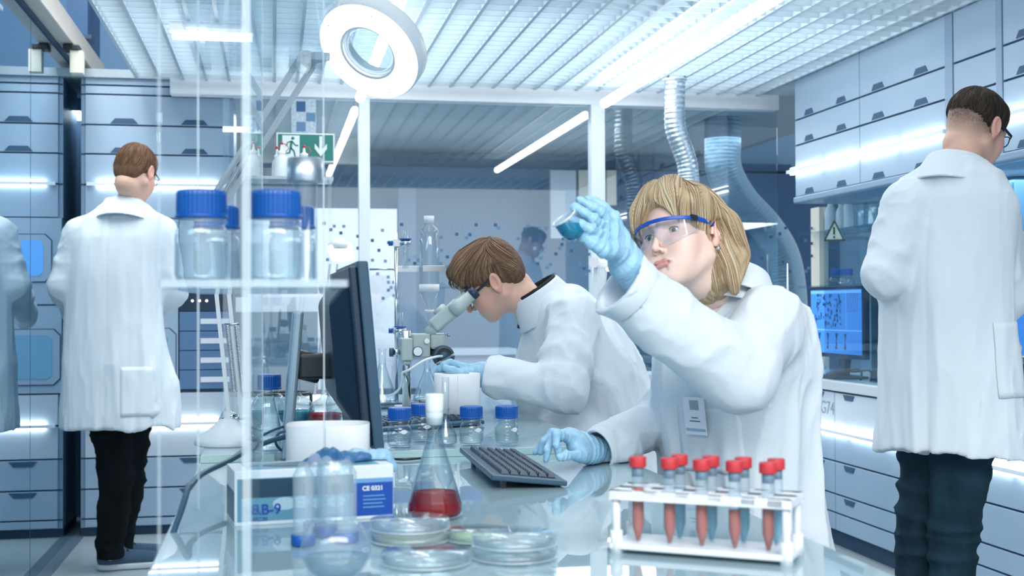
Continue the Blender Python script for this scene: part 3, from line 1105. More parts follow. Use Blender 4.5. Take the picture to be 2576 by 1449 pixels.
def head_sdf(p, sex='m', neck=None, nr=0.056, open_=1.0, ears=(1, 1)):
    ax = np.abs(p[:, 0])
    s = np.stack([ax, p[:, 1], p[:, 2]], 1)
    fem = sex == 'f'
    d = ell(p, (0, -0.012, 0.032), (0.0755, 0.096, 0.086))
    d = smin(d, ell(p, (0, 0.026, -0.022), (0.061, 0.058, 0.082)), 0.03)
    jw = 0.050 if fem else 0.059
    d = smin(d, cap(s, (jw, -0.006, -0.045), (0.016, 0.064, -0.087), 0.017, 0.019), 0.03)
    d = smin(d, ell(p, (0, 0.069, -0.089), (0.023 if not fem else 0.019, 0.018, 0.016)), 0.018)
    d = smin(d, ell(s, (0.043, 0.056, -0.022), (0.022, 0.021, 0.022)), 0.025)
    d = smin(d, ell(s, (0.034, 0.062, -0.048), (0.022, 0.02, 0.03)), 0.025)
    d = smin(d, cap(s, (0.010, 0.082, 0.021), (0.046, 0.066, 0.020), 0.010 if not fem else 0.008), 0.014)
    # sockets
    d = smax(d, -ell(s, (0.031, 0.092, 0.004), (0.019, 0.017, 0.011)), 0.012)
    # nose
    tipy = 0.106 if fem else 0.112
    nk = 0.84 if fem else 1.0
    d = smin(d, cap(p, (0, 0.080, 0.014), (0, tipy - 0.005, -0.030), 0.0062 * nk, 0.0080 * nk), 0.010)
    d = smin(d, ell(p, (0, tipy - 0.004, -0.034), (0.0088 * nk, 0.009 * nk, 0.0076 * nk)), 0.006)
    d = smin(d, ell(s, (0.0105 * nk, 0.092, -0.0378), (0.0062 * nk, 0.0090 * nk, 0.0062 * nk)), 0.005)
    d = smax(d, -cap(s, (0.0055, 0.101, -0.047), (0.0065, 0.094, -0.037), 0.0032, 0.002), 0.003)
    # mouth
    d = smin(d, ell(p, (0, 0.066, -0.066), (0.039, 0.0230, 0.021)), 0.014)
    lw = 0.0038 if fem else 0.0038
    d = smin(d, chain(s, LIP_U, [lw, lw * .95, 0.0016], 0.003), 0.004)
    d = smin(d, chain(s, LIP_L, [lw + .0006, lw * .95, 0.0016], 0.003), 0.004)
    d = smax(d, -chain(s, [(0, 0.0935, -0.0652), (0.016, 0.0905, -0.0650), (0.033, 0.0795, -0.0658)], [0.0013, 0.0012, 0.0009]), 0.0018)
    d = smax(d, -cap(s, (0, 0.0935, -0.0785), (0.010, 0.0915, -0.0782), 0.004), 0.007)
    # lids and the opening between them
    e0 = ell(s, (0.031, 0.0645, 0.003), (0.0142, 0.0142, 0.0128))
    d = smin(d, e0, 0.003)
    o_ = ell(s, (0.0315, 0.082, 0.0025), (0.0135, 0.022, 0.0048 * open_))
    d = smax(d, -o_, 0.0012)
    # ears
    for sx, on in ((-1, ears[0]), (1, ears[1])):
        if not on:
            continue
        q = p * A3([sx, 1, 1])
        c_, s_ = math.cos(-0.25), math.sin(-0.25)
        R_ = A3([[1, 0, 0], [0, c_, -s_], [0, s_, c_]])
        R2 = A3([[math.cos(0.38), -math.sin(0.38), 0], [math.sin(0.38), math.cos(0.38), 0], [0, 0, 1]]) @ R_
        e = ell(q, (0.080, -0.012, 0.002), (0.0065, 0.0175, 0.0305), R2)
        e = smin(e, ell(q, (0.0765, -0.004, -0.025), (0.005, 0.0075, 0.0095)), 0.006)
        e = smax(e, -ell(q, (0.0865, -0.009, 0.006), (0.0065, 0.0105, 0.020), R2), 0.0025)
        e = smin(e, cap(q, (0.0765, 0.004, -0.006), (0.078, 0.003, 0.004), 0.0035), 0.004)
        d = smin(d, e, 0.005)
    if neck is not None:
        ny = -0.034 if fem else -0.040
        d = smin(d, chain(p, [(0, ny, -0.03), (0, ny, -0.07)] + list(neck), [nr] * (1 + len(neck)) + [nr * 1.12]), 0.022 if fem else 0.030)
    return d


def eye_parts(fr, c, sc, gaze, parent, iris, name='eye'):
    for sx in (-1, 1):
        o = V3(c) + (A3([sx * 0.031, 0.0645, 0.003]) * sc) @ fr
        g = V3(gaze) / np.linalg.norm(gaze)
        pl = Vector(o) - parent_loc(parent)
        e = MB().ball((0, 0, 0), 0.0121 * sc, 28, 20)
        eo = e.build(name, M['eyewhite'], parent)
        eo.location = pl
        i = MB()
        ca, cb = math.cos(math.radians(27)), math.sin(math.radians(27))
        i.lathe([(0.0123 * sc * math.sin(t), 0.0123 * sc * math.cos(t)) for t in [math.radians(x) for x in (0, 6, 12, 18, 24, 28)]], (0, 0, 0), 24, g, caps=False)
        i.build('iris', iris, eo)
        pu = MB().lathe([(0.01245 * sc * math.sin(t), 0.01245 * sc * math.cos(t)) for t in [math.radians(x) for x in (0, 5, 11)]], (0, 0, 0), 20, g, caps=False)
        pu.build('pupil', M['black'], eo)


M['eyewhite'] = mat('eye_white', C(232, 228, 226), 0.15)
M['iris'] = mat('grey_green_iris', C(96, 104, 104), 0.15)


def lerpc(a, b, t):
    return a[None, :] * (1 - t[:, None]) + b[None, :] * t[:, None]


def head_colors(local, base, lip, warm, brow=None, sex='m'):
    """own colours of skin: lips, cheeks, ears, nose tip"""
    n = len(local)
    ax = np.abs(local[:, 0])
    s = np.stack([ax, local[:, 1], local[:, 2]], 1)
    col = np.tile(A3(base), (n, 1))
    def blob(c, r, soft):
        return np.clip(1 - (np.linalg.norm((s - V3(c)) / V3(r), axis=1) - 1) / soft, 0, 1)
    w = np.clip(blob((0.045, 0.06, -0.03), (0.02, 0.03, 0.018), 1.2) * 0.45 + blob((0, 0.112, -0.035), (0.01, 0.012, 0.01), 1.0) * 0.5 +
                blob((0.082, -0.008, 0.0), (0.012, 0.02, 0.034), 0.3) * 0.6, 0, 1)
    col[:, :3] = lerpc(A3(base)[:3], A3(warm)[:3], w * 0.8) if False else col[:, :3] * (1 - w[:, None]) + A3(warm)[:3] * w[:, None]
    lt = chain(s * A3([1, .5, 1]), [A3(q) * A3([1, .5, 1]) for q in LIP_U], [0.0037, 0.0034, 0.0010])
    lb = chain(s * A3([1, .5, 1]), [A3(q) * A3([1, .5, 1]) for q in LIP_L], [0.0043, 0.0038, 0.0010])
    l = np.clip(1 - np.minimum(lt, lb) / 0.0014, 0, 1) * (s[:, 1] > .07)
    col[:, :3] = col[:, :3] * (1 - l[:, None]) + A3(lip)[:3] * l[:, None]
    if brow is not None:
        b = chain(s, [(0.014, 0.09, 0.019), (0.03, 0.083, 0.026), (0.046, 0.068, 0.022)], [0.003, 0.0028, 0.001])
        b = np.clip(1 - (b - 0.001) / 0.0035, 0, 1) * 0.75
        # thickness in y is ignored: measured on the face surface
        col[:, :3] = col[:, :3] * (1 - b[:, None]) + A3(brow)[:3] * b[:, None]
    return col


def grad(fn, p, e=0.0008):
    g = np.stack([fn(p + A3(d) * e) - fn(p - A3(d) * e) for d in ((1, 0, 0), (0, 1, 0), (0, 0, 1))], 1)
    return g / np.maximum(np.linalg.norm(g, axis=1)[:, None], 1e-9)


def strands(fn, starts, flow, n, step, lift=0.001, rng=None, length=None, flyaway=0.0):
    """paths that hug the surface fn=0 and follow flow(p, t)"""
    p = starts.copy()
    lift = np.broadcast_to(lift, (len(p),))
    for _ in range(3):
        p -= grad(fn, p) * (fn(p) - lift)[:, None]
    paths = [p.copy()]
    for i in range(n):
        g = grad(fn, p)
        f = flow(p, i / n)
        f = f - g * np.clip((f * g).sum(1), -1, 1)[:, None] * (1 - flyaway)
        f /= np.maximum(np.linalg.norm(f, axis=1)[:, None], 1e-6)
        p = p + f * step
        d = fn(p) - lift
        p = p - grad(fn, p) * (d * (1.0 - flyaway))[:, None]
        paths.append(p.copy())
    q = np.stack(paths, 1)
    for _ in range(3):
        q[:, 1:-1] = q[:, 1:-1] * .5 + (q[:, :-2] + q[:, 2:]) * .25
    return q


def strand_mesh(paths, r0, r1=0.0, mids=1.0, flat=0.35, nrm_fn=None):
    """flattened tapering locks along the paths"""
    N, K, _ = paths.shape
    d = np.gradient(paths, axis=1)
    d /= np.maximum(np.linalg.norm(d, axis=2, keepdims=True), 1e-9)
    if nrm_fn is not None:
        u = nrm_fn(paths.reshape(-1, 3)).reshape(N, K, 3)
    else:
        u = np.tile(A3([0, 0, 1.0]), (N, K, 1))
    u = u - d * (u * d).sum(2, keepdims=True)
    u /= np.maximum(np.linalg.norm(u, axis=2, keepdims=True), 1e-9)
    w = np.cross(d, u)
    t = np.linspace(0, 1, K)
    prof = np.clip(np.minimum(t * 6 + 0.3, 1) * (1 - t ** 3) + 0.02, 0, 1)
    r = (r0 if np.ndim(r0) else np.full(N, r0))[:, None] * prof[None]
    ang = [0, math.pi / 2, math.pi, 3 * math.pi / 2]
    rings = np.stack([paths + w * (r * math.cos(a))[..., None] + u * (r * flat * math.sin(a))[..., None] for a in ang], 2)
    vs = rings.reshape(-1, 3)
    base = (np.arange(N)[:, None, None] * K + np.arange(K - 1)[None, :, None]) * 4
    k = np.arange(4)[None, None, :]
    k2 = (np.arange(4)[None, None, :] + 1) % 4
    fs = np.stack([base + k, base + k2, base + 4 + k2, base + 4 + k], -1).reshape(-1, 4)
    return vs, fs


def hair_mat(name, c1, c2, rough=0.45):
    m = mat(name, c1, 0.58, spec=0.3, attr='Col')
    m.node_tree.nodes['Principled BSDF'].inputs['Anisotropic'].default_value = 0.4
    return m


def streak(base_cols, key, rng):
    """per-strand own colour"""
    c = A3(base_cols)[:, :3]
    i = rng.rand(len(key))
    k = np.clip(i * (len(c) - 1), 0, len(c) - 1.001)
    a = k.astype(int)
    f = (k - a)[:, None]
    return c[a] * (1 - f) + c[a + 1] * f


def hair_object(name, cap_fn, lo, hi, h, fr, c, sc, parent, material, cols, strand_sets, capcol, rng, nfn=None):
    """cap surface plus locks, one mesh"""
    vs, fs = sdf_mesh(cap_fn, lo, hi, h)
    # own streaks of the cap follow the angle about the crown
    th = np.arctan2(vs[:, 0], vs[:, 1] + 0.01)
    k = noise(np.stack([th * 26 + 40, vs[:, 2] * 12, vs[:, 1] * 5 + 3], 1))
    cc = A3(capcol)[:, :3]
    colv = np.ones((len(vs), 4))
    colv[:, :3] = cc[0] * (1 - k[:, None]) + cc[1] * k[:, None]
    pieces, colsl = [(vs, fs)], [colv]
    for paths, r0 in strand_sets:
        v2, f2 = strand_mesh(paths, r0, nrm_fn=lambda q: grad(nfn or cap_fn, q))
        sc_ = streak(cols, np.arange(len(paths)), rng)
        cv = np.ones((len(v2), 4))
        cv[:, :3] = np.repeat(sc_, paths.shape[1] * 4, 0)
        pieces.append((v2, f2))
        colsl.append(cv)
    pieces = [((v * sc) @ fr + V3(c), f) for v, f in pieces]
    return np_mesh(name, pieces, material, parent, np.concatenate(colsl))


def lens_glass():
    return glass('spectacle_lens', (0.97, 0.985, 0.99, 1), (0.8, 0.86, 0.9, 1), 0.8, 1.45)


M['lens'] = lens_glass()


def xf(fr, c, sc, pts):
    return [Vector(V3(c) + (V3(q) * sc) @ fr) for q in pts]


def hand_sdf(p, wrist, mcp, fingers, thumb, r=0.0095, wr=0.026, cuff=None):
    """wrist, four knuckles, fingers [[pip, dip, tip]x4], thumb [base, mcp, ip, tip]"""
    w = V3(wrist)
    d = None
    for m_ in mcp:
        e = cap(p, w + (V3(m_) - w) * 0.12, m_, wr * 0.72, r * 1.28)
        d = e if d is None else smin(d, e, 0.014)
    mm = (V3(mcp[1]) + V3(mcp[2])) / 2
    d = smin(d, cap(p, w + (mm - w) * 0.35, w + (mm - w) * 0.8, r * 1.6, r * 1.5), 0.012)
    for i, f in enumerate(fingers):
        s = (1.0, 1.03, 0.98, 0.86)[i]
        fp = [mcp[i]] + list(f)
        e = chain(p, fp, [r * 1.12 * s, r * 1.02 * s, r * 0.92 * s, r * 0.80 * s][:len(fp)], 0.003)
        d = smin(d, e, 0.0035)
    e = chain(p, thumb, [r * 1.9, r * 1.35, r * 1.15, r * 0.95][:len(thumb)], 0.006)
    d = smin(d, e, 0.006)
    if cuff is not None:
        d = smin(d, cap(p, w, cuff, wr, wr * 1.08), 0.012)
    return d
# ================================================================ people
def rows_px(fr, o, lst):
    """(px, py, D, a, b) -> loft rows in the frame fr about o"""
    r = []
    for px, py, D, a, b in lst:
        q = fr @ (V3(at(px, py, D=D)) - V3(o))
        r.append((q[2], q[0], q[1], a, b))
    return smooth_rows(sorted(r))


def hit(fn, px, py, D0, D1=9.0):
    """first point of the surface fn=0 seen from the camera through a pixel"""
    t = D0
    for _ in range(200):
        d = float(fn(V3(at(px, py, D=t))[None])[0])
        if d < 0.0004:
            break
        t += max(d * 0.6, 0.0004)
        if t > D1:
            break
    p = V3(at(px, py, D=t))
    return p, grad(fn, p[None])[0]


def P(px, py, D):
    return V3(at(px, py, D=D))


def shell(p, o, fr, t0, t1, r0, r1, th, gap=None):
    """conical band about the axis fr[2]: radii (a, b) r0 at t0, r1 at t1"""
    q = (p - V3(o)) @ fr.T
    t = (q[:, 2] - t0) / (t1 - t0)
    tc = np.clip(t, 0, 1)
    a = r0[0] + (r1[0] - r0[0]) * tc
    b = r0[1] + (r1[1] - r0[1]) * tc
    k = (np.sqrt((q[:, 0] / a) ** 2 + (q[:, 1] / b) ** 2) - 1) * np.minimum(a, b)
    d = np.abs(k) - th
    d = np.maximum(d, np.maximum(t0 - q[:, 2], q[:, 2] - t1))
    if gap is not None:
        # opening at the front, widening upwards
        g = np.abs(q[:, 0]) - (gap[0] + (gap[1] - gap[0]) * tc)
        d = np.maximum(d, -np.maximum(g, -q[:, 1]))
    return d


def sleeve_folds(p, a, b, amp, fr=15.0, seed=0.0):
    a, b = V3(a), V3(b)
    ax = (b - a) / np.linalg.norm(b - a)
    u = np.cross(ax, [0.3, 0.2, 1.0])
    u /= np.linalg.norm(u)
    w = np.cross(ax, u)
    return folds(p, (ax + 0.35 * u, u, w), (fr, 7.0, 7.0), amp, seed, 2.5)


def lo_hi(pts, m):
    q = A3([V3(x) for x in pts])
    return q.min(0) - m, q.max(0) + m


SKIN_F = (C(238, 208, 194), C(212, 152, 146), C(238, 190, 178))
SKIN_M = (C(218, 176, 156), C(206, 138, 126), C(232, 160, 146))
M['sole'] = mat('white_rubber_sole', C(190, 200, 206), 0.6)
M['canvas'] = mat('slate_canvas', C(58, 84, 108), 0.85, bump=0.1, bscale=300)
M['shirtblack'] = mat('black_shirt', C(20, 30, 38), 0.8)


def shoe(parent, heel, toe, sc=1.0):
    """low canvas sneaker from heel to toe on the floor"""
    h, t = V3(heel), V3(toe)
    ax = (t - h) / np.linalg.norm(t - h)
    L = np.linalg.norm(t - h)
    sd = np.cross([0, 0, 1.0], ax)

    def up(p):
        q = p - h
        x, y, z = q @ ax / L, q @ sd, q[:, 2]
        d = np.minimum(cap(p, h + ax * .045 + A3([0, 0, .05]), h + ax * (L - .045) + A3([0, 0, .035]), .04, .034), 9)
        d = smin(d, cap(p, h + ax * .05 + A3([0, 0, .05]), h + ax * .07 + A3([0, 0, .09]), .042, .036), .03)
        return smax(d, 0.022 - z, 0.004)

    def so(p):
        q = p - h
        m = cap(p * A3([1, 1, 0]), (h + ax * .045) * A3([1, 1, 0]), (h + ax * (L - .048)) * A3([1, 1, 0]), .046, .048)
        return np.maximum(m, np.maximum(-q[:, 2] + 0.001, q[:, 2] - 0.026))
    lo, hi = lo_hi([h, t], .06)
    lo[2], hi[2] = 0, .15
    s = np_mesh('shoe', [sdf_mesh(up, lo, hi, .006)], M['canvas'], parent)
    np_mesh('sole', [sdf_mesh(so, lo, hi, .006)], M['sole'], s)
    m = MB()
    o0 = V3(parent_loc(parent))
    for k in range(5):
        c = h + ax * (.10 + .022 * k) + A3([0, 0, .092 - .0085 * k]) - o0
        m.tube([c - sd * .022 + ax * .006 - A3([0, 0, .006]), c, c + sd * .022 - ax * .006 - A3([0, 0, .006])], 0.0028, 6)
    m.build('laces', M['darkblue'], s)
    return s


# ---------------------------------------------------------------- the woman at the glass table
def build_woman():
    fr, sc = frame_of(-124.9, 7.0, 14.4), 0.97
    c = P(1718, 606, 2.56)
    base = P(1880, 1250, 2.72)
    t = thing('person', 'woman with blond bob in white lab coat and safety glasses, holding up a small flask', 'person', (base[0], base[1], 0.0))
    nb = P(1822, 752, 2.64)
    nl = fr @ (nb - c) / sc
    nl2 = fr @ (P(1840, 830, 2.66) - c) / sc

    def head(p):
        return head_sdf(p, 'f', neck=[nl * 0.6 + A3([0, -0.034, -.06]) * .4, nl, nl2], nr=0.050, open_=1.2, ears=(1, 1))
    lo, hi = A3([-.13, -.22, -.34]), A3([.13, .13, .14])
    vs, fs = sdf_mesh(head, lo, hi, 0.00135)
    colv = head_colors(vs, SKIN_F[0], SKIN_F[1], SKIN_F[2])
    # body under the clothes
    sl, sr = P(1945, 780, 2.54), P(1715, 800, 2.78)
    el, er = P(1846, 930, 2.34), P(1712, 1030, 2.80)
    wl_, wr_ = P(1585, 668, 2.26), P(1512, 1140, 2.66)
    hipc = P(1885, 1290, 2.72)
    kneeL, kneeR = hipc + A3([-.30, -.30, -.07]), hipc + A3([-.42, .0, -.07])

    def under(p):
        d = chain(p, [nb + A3([0, 0, -.02]), P(1850, 900, 2.65), P(1870, 1100, 2.67), hipc], [.06, .095, .10, .13], .05)
        d = smin(d, chain(p, [sl, el, P(1600, 690, 2.27)], [.045, .036, .025], .02), .03)
        d = smin(d, chain(p, [sr, er, wr_], [.045, .036, .026], .02), .03)
        d = smin(d, chain(p, [hipc, kneeL, kneeL * A3([1, 1, 0]) + A3([0, 0, .08])], [.08, .055, .04], .02), .03)
        d = smin(d, chain(p, [hipc, kneeR, kneeR * A3([1, 1, 0]) + A3([0, 0, .08])], [.08, .055, .04], .02), .03)
        return d
    v2, f2 = sdf_mesh(under, [c[0] - .6, c[1] - .7, 0.0], [c[0] + .45, c[1] + .5, 1.3], 0.016)
    c2 = np.tile(A3(SKIN_F[0]), (len(v2), 1))
    np_mesh('body', [((vs * sc) @ fr + c, fs), (v2, f2)], M['skin'], t, np.concatenate([colv, c2]))
    tgt = P(1430, 575, 2.2)
    eye_parts(fr, c, sc, tgt - c, t, M['iris'])

    # hair: parted bob, bangs to the brows, left ear free
    def hair(p, rough=1.0):
        d = ell(p, (0, -0.014, 0.040), (0.088, 0.109, 0.091))
        d = smin(d, ell(p, (0, -0.062, -0.030), (0.088, 0.066, 0.100)), 0.04)
        d = smin(d, chain(p, [(0.078, 0.030, 0.07), (0.092, 0.018, 0.0), (0.088, 0.0, -0.065), (0.078, -0.01, -0.105)], [.022, .021, .020, .012]), 0.02)
        d = smin(d, chain(p, [(-0.076, 0.028, 0.07), (-0.088, 0.000, 0.032), (-0.094, -0.040, 0.0)], [.021, .014, .016]), 0.018)
        d = smin(d, chain(p, [(-0.088, -0.040, 0.02), (-0.092, -0.052, -0.05), (-0.076, -0.050, -0.122)], [.026, .026, .010]), 0.02)
        d = smin(d, chain(p, [(0.0, 0.052, 0.108), (0.0, 0.083, 0.084)], [.02, .011]), 0.03)
        d = smin(d, chain(p, [(0.03, 0.050, 0.105), (0.050, 0.080, 0.065), (0.060, 0.082, 0.025)], [.02, .014, .008]), 0.025)
        d = smin(d, chain(p, [(-0.03, 0.050, 0.105), (-0.052, 0.074, 0.074), (-0.068, 0.056, 0.056)], [.02, .013, .009]), 0.025)
        th = np.arctan2(p[:, 0], p[:, 1] - 0.03)
        g = ridge(np.stack([th * 9 + 5, p[:, 2] * 9, p[:, 1] * 6], 1), 1.5)
        d = d - rough * 0.0030 * (g - 0.5)
        # parting
        d = smax(d, -cap(p, (-0.006, 0.075, 0.136), (-0.004, -0.05, 0.150), 0.0095), 0.010)
        # face opening and the ear on the near side
        fo = ell(p, (0, 0.118, -0.050), (0.070, 0.085, 0.122))
        d = smax(d, -fo, 0.006)
        d = smax(d, -ell(p, (-0.10, 0.035, -0.045), (0.045, 0.055, 0.066)), 0.006)
        d = smax(d, -ell(p, (-0.094, 0.0, -0.012), (0.028, 0.024, 0.034)), 0.004)
        return d
    rng = np.random.RandomState(3)

    def flow(p, k):
        side = np.where(p[:, 0] < -0.004, -1.0, 1.0)
        up = np.clip((p[:, 2] - 0.03) / 0.10, 0, 1)
        f = np.zeros_like(p)
        fwd = np.clip((p[:, 1] - 0.01) / 0.06, 0, 1)
        f[:, 0] = side * (1.0 * up * (1 - fwd * 0.55)) + side * 0.1 - np.where(p[:, 2] < -0.07, side * 0.35, 0)
        f[:, 1] = fwd * up * 1.3 - (1 - fwd) * (0.25 + 0.3 * up) + np.where(p[:, 1] < -0.06, -0.5 * up, 0)
        f[:, 2] = -(1.15 - up)
        f += (noise(np.stack([p[:, 0] * 30, p[:, 1] * 30, p[:, 2] * 20 + 9], 1)) - 0.5)[:, None] * A3([0.5, 0.6, 0.0])
        return f
    hs = lambda p: hair(p, .35)
    n = 1500
    st = np.stack([rng.choice([-1, 1], n) * (0.008 + 0.03 * rng.rand(n) ** 2), rng.uniform(-0.10, 0.085, n), np.full(n, 0.13)], 1)
    st[:, 2] -= np.abs(st[:, 1]) * 0.25
    pa = strands(hs, st, flow, 33, 0.0090, rng.uniform(.0004, .0030, n), rng)
    st2 = np.stack([rng.choice([-1, 1], n) * rng.uniform(0.03, 0.09, n), rng.uniform(-0.11, 0.05, n), rng.uniform(-0.04, 0.10, n)], 1)
    pb = strands(hs, st2, flow, 14, 0.0090, rng.uniform(.0004, .0034, n), rng)
    # bangs: free locks lying on the forehead
    nbg = 170
    t0 = np.linspace(-1, 1, nbg) + rng.uniform(-.02, .02, nbg)
    bx = t0
    kk = np.linspace(0, 1, 12)
    bl = []
    for i in range(nbg):
        u = t0[i]
        x0, x1 = 0.028 * u, 0.070 * u + 0.012 * (rng.rand() - 0.5) + (0.008 if u > 0 else -0.004)
        zt, ze = 0.120 - 0.01 * abs(u), (0.020 + 0.022 * rng.rand()) if u > 0.30 else 0.034 + 0.040 * rng.rand()
        if u < -0.30:
            ze = 0.056 + .03 * rng.rand()
        y0 = 0.062
        xx = x0 + (x1 - x0) * kk ** 0.8
        zz = zt + (ze - zt) * kk
        r_ = np.sqrt(np.maximum(0.02, 1 - (xx / 0.092) ** 2))
        yy = -0.012 + 0.112 * r_ * np.sqrt(np.clip(1 - ((zz - 0.03) / 0.108) ** 2, 0.05, 1)) + 0.003 * rng.rand() + 0.004 * kk
        yy[0] = min(yy[0], 0.075)
        bl.append(np.stack([xx, yy, zz], 1))
    cols = [C(226, 214, 190), C(208, 190, 158), C(192, 170, 136), C(172, 147, 114), C(150, 122, 92)]
    hm = hair_mat('blond_hair', C(200, 180, 146), None)
    hair_object('hair', hair, A3([-.13, -.15, -.16]), A3([.13, .13, .17]), .0026, fr, c, sc, t, hm, cols,
                [(pa, rng.uniform(.0007, .0017, len(pa))), (pb, rng.uniform(.0006, .0015, len(pb))), (np.stack(bl), rng.uniform(.0006, .0014, nbg))],
                [C(192, 170, 136), C(168, 143, 110)], rng, hs)
    # lashes along the upper lids
    for sx in (-1, 1):
        q = []
        for a in np.linspace(.12, math.pi - .12, 11):
            x, z = .0133 * math.cos(a), .0025 + .0058 * math.sin(a)
            q.append((sx * (.0313 + x), .0650 + math.sqrt(max(.0142 ** 2 - x * x - (z - .003) ** 2, 1e-6)), z))
        MB().tube(xf(fr, c - V3(parent_loc(t)), sc, q), [.0003] + [.0008] * 9 + [.0003], 6).build('eyelashes', M['black'], t)
    # brows
    bm = MB()
    for sx in (-1, 1):
        bm.tube(xf(fr, c - V3(parent_loc(t)), sc, [(sx * .013, .0900, .0225), (sx * .024, .0890, .0262), (sx * .036, .0815, .0280), (sx * .047, .0700, .0240)]), [.0010, .0013, .0011, .0004], 8)
    bm.build('eyebrows', mat('brow', C(128, 100, 80), 0.8), t)
    # earring
    er_ = MB()
    e0 = xf(fr, c - V3(parent_loc(t)), sc, [(-0.0815, -0.004, -0.040)])[0]
    er_.ball(e0, 0.0042, 12, 8)
    er_.build('earring', M['steel'], t)

    # safety glasses (a thing she wears: part of the figure)
    sg = MB()
    o0 = V3(parent_loc(t))
    cl = c - o0
    blue = mat('safety_glasses_blue', C(18, 78, 176), 0.3)

    def arc(z, y0, rx, n=41, a0=-78, a1=78, ry=0.064):
        return [(rx * math.sin(math.radians(a)), y0 + ry * math.cos(math.radians(a)), z) for a in np.linspace(a0, a1, n)]
    top = arc(0.021, 0.046, 0.0745)
    top = [(x, y, z - 0.004 * (abs(x) / 0.08) ** 2) for x, y, z in top]
    gl = thing('safety_glasses', None, None)
    bpy.data.objects.remove(gl)
    m = MB().ribbon(xf(fr, cl, sc, top), .0040, .0075, up=fr[2])
    fro = m.build('safety_glasses', blue, t, bevel=0.001)
    for sx in (-1, 1):
        m = MB()
        pts = [(sx * .0735, .056, .019), (sx * .0790, .03, .016), (sx * .083, .0, .012), (sx * .081, -.02, -.002)]
        q = xf(fr, cl, sc, pts)
        m.ribbon(q[:3], 0.003, 0.009, up=fr[2])
        m.build('temple_arm', blue, fro, bevel=0.001)
        m = MB()
        m.bar(*xf(fr, cl, sc, [(sx * .0725, .066, .0195), (sx * .0755, .050, .0180)]), 0.0062, 0.0095, up=fr[2])
        m.build('hinge', M['black'], fro)
    # clear shield with nose notch
    vs_, fs_ = [], []
    nx, nz = 41, 12
    for j in range(nz + 1):
        for i in range(nx):
            a = math.radians(-84 + 168 * i / (nx - 1))
            x = 0.0742 * math.sin(a)
            drop = 0.050 * (1 - 0.45 * (abs(x) / 0.0745) ** 4)
            if abs(x) < 0.020:
                drop *= 0.42 + 0.58 * (abs(x) / 0.020) ** 1.2
            z = 0.020 - drop * j / nz
            y = 0.047 + 0.064 * math.cos(a) - 0.010 * (j / nz)
            vs_.append(tuple(xf(fr, cl, sc, [(x, y, z)])[0]))
    for j in range(nz):
        for i in range(nx - 1):
            fs_.append((j * nx + i, j * nx + i + 1, (j + 1) * nx + i + 1, (j + 1) * nx + i))
    m = MB().add(vs_, fs_, True)
    so = m.build('clear_shield', glass('shield_plastic', (0.95, 0.96, 0.985, 1), (0.75, 0.8, 0.88, 1), 0.9, 1.45, base=0.02), fro)
    sm_ = so.modifiers.new('solid', 'SOLIDIFY')
    sm_.thickness = 0.0012
    rim = [vs_[nz * nx + i] for i in range(nx)]
    MB().tube(rim, 0.0009, 6).build('shield_rim', glass('shield_rim_plastic', (0.9, 0.93, 0.96, 1), (0.7, 0.78, 0.86, 1), 1.4, 1.5, base=0.1, whiten=.15), fro)

    # ---- lab coat
    fb = frame_of(-113, 0, 0)
    o = V3(at(1850, 900, D=2.65))
    rows = rows_px(fb, o, [(1905, 1600, 2.74, .230, .19), (1885, 1400, 2.70, .205, .160), (1868, 1260, 2.68, .188, .148), (1850, 1120, 2.66, .183, .143),
                           (1838, 1000, 2.65, .186, .143), (1842, 900, 2.64, .192, .140), (1848, 830, 2.64, .182, .118), (1856, 775, 2.65, .158, .090),
                           (1850, 738, 2.66, .105, .072), (1846, 715, 2.66, .075, .06)])
    cuffL0, cuffL1 = P(1860, 935, 2.345), P(1562, 712, 2.262)
    cuffR1 = P(1503, 1132, 2.635)
    axL = (cuffL1 - cuffL0) / np.linalg.norm(cuffL1 - cuffL0)
    erc = P(1705, 1040, 2.80)
    axR = (cuffR1 - erc) / np.linalg.norm(cuffR1 - erc)
    neck0 = P(1826, 748, 2.635)

    def coat(p):
        d = loft(p, o, fb[0], fb[1], fb[2], rows)
        d = d - folds(p, (fb[0], fb[1], fb[2] + 0.15 * fb[0]), (8, 8, 2.0), 0.020, 2.0)
        up_ = cap(p, P(1940, 800, 2.53), cuffL0, .066, .060) - sleeve_folds(p, P(1940, 800, 2.53), cuffL0, .016, 9, 4)
        d = smin(d, up_, 0.030)
        fo_ = cap(p, cuffL0, cuffL1 - axL * .0, .062, .059) - sleeve_folds(p, cuffL0, cuffL1, .013, 6, 1)
        # sleeve hangs below the forearm
        fo_ = smin(fo_, cap(p, cuffL0 + A3([0, 0, -.015]), cuffL1 - axL * .08 + A3([0, 0, -.02]), .060, .048), .03)
        fo_ = np.maximum(fo_, (p - cuffL1) @ axL)
        d = smin(d, fo_, 0.016)
        ra = cap(p, P(1718, 810, 2.79), erc, .055, .060) - sleeve_folds(p, P(1718, 810, 2.79), erc, .014, 9, 8)
        d = smin(d, ra, 0.03)
        rf = cap(p, erc, cuffR1, .062, .044) - sleeve_folds(p, erc, cuffR1, .014, 12, 6)
        rf = np.maximum(rf, (p - cuffR1) @ axR)
        rf = np.maximum(rf, 0.772 - p[:, 2])
        d = smin(d, rf, 0.016)
        # cuffs and neck are hollow
        d = smax(d, -np.maximum(cap(p, cuffL1 - axL * .05, cuffL1 + axL * .05, .053), cuffL1 @ axL - .05 - p @ axL), .003)
        d = smax(d, -cap(p, cuffR1 - axR * .05, cuffR1 + axR * .05, .037), .003)
        nk = chain(p, [neck0 + A3([0, 0, -.02]), neck0 + A3([0, 0, .10])], [.052, .075])
        d = smax(d, -nk, 0.006)
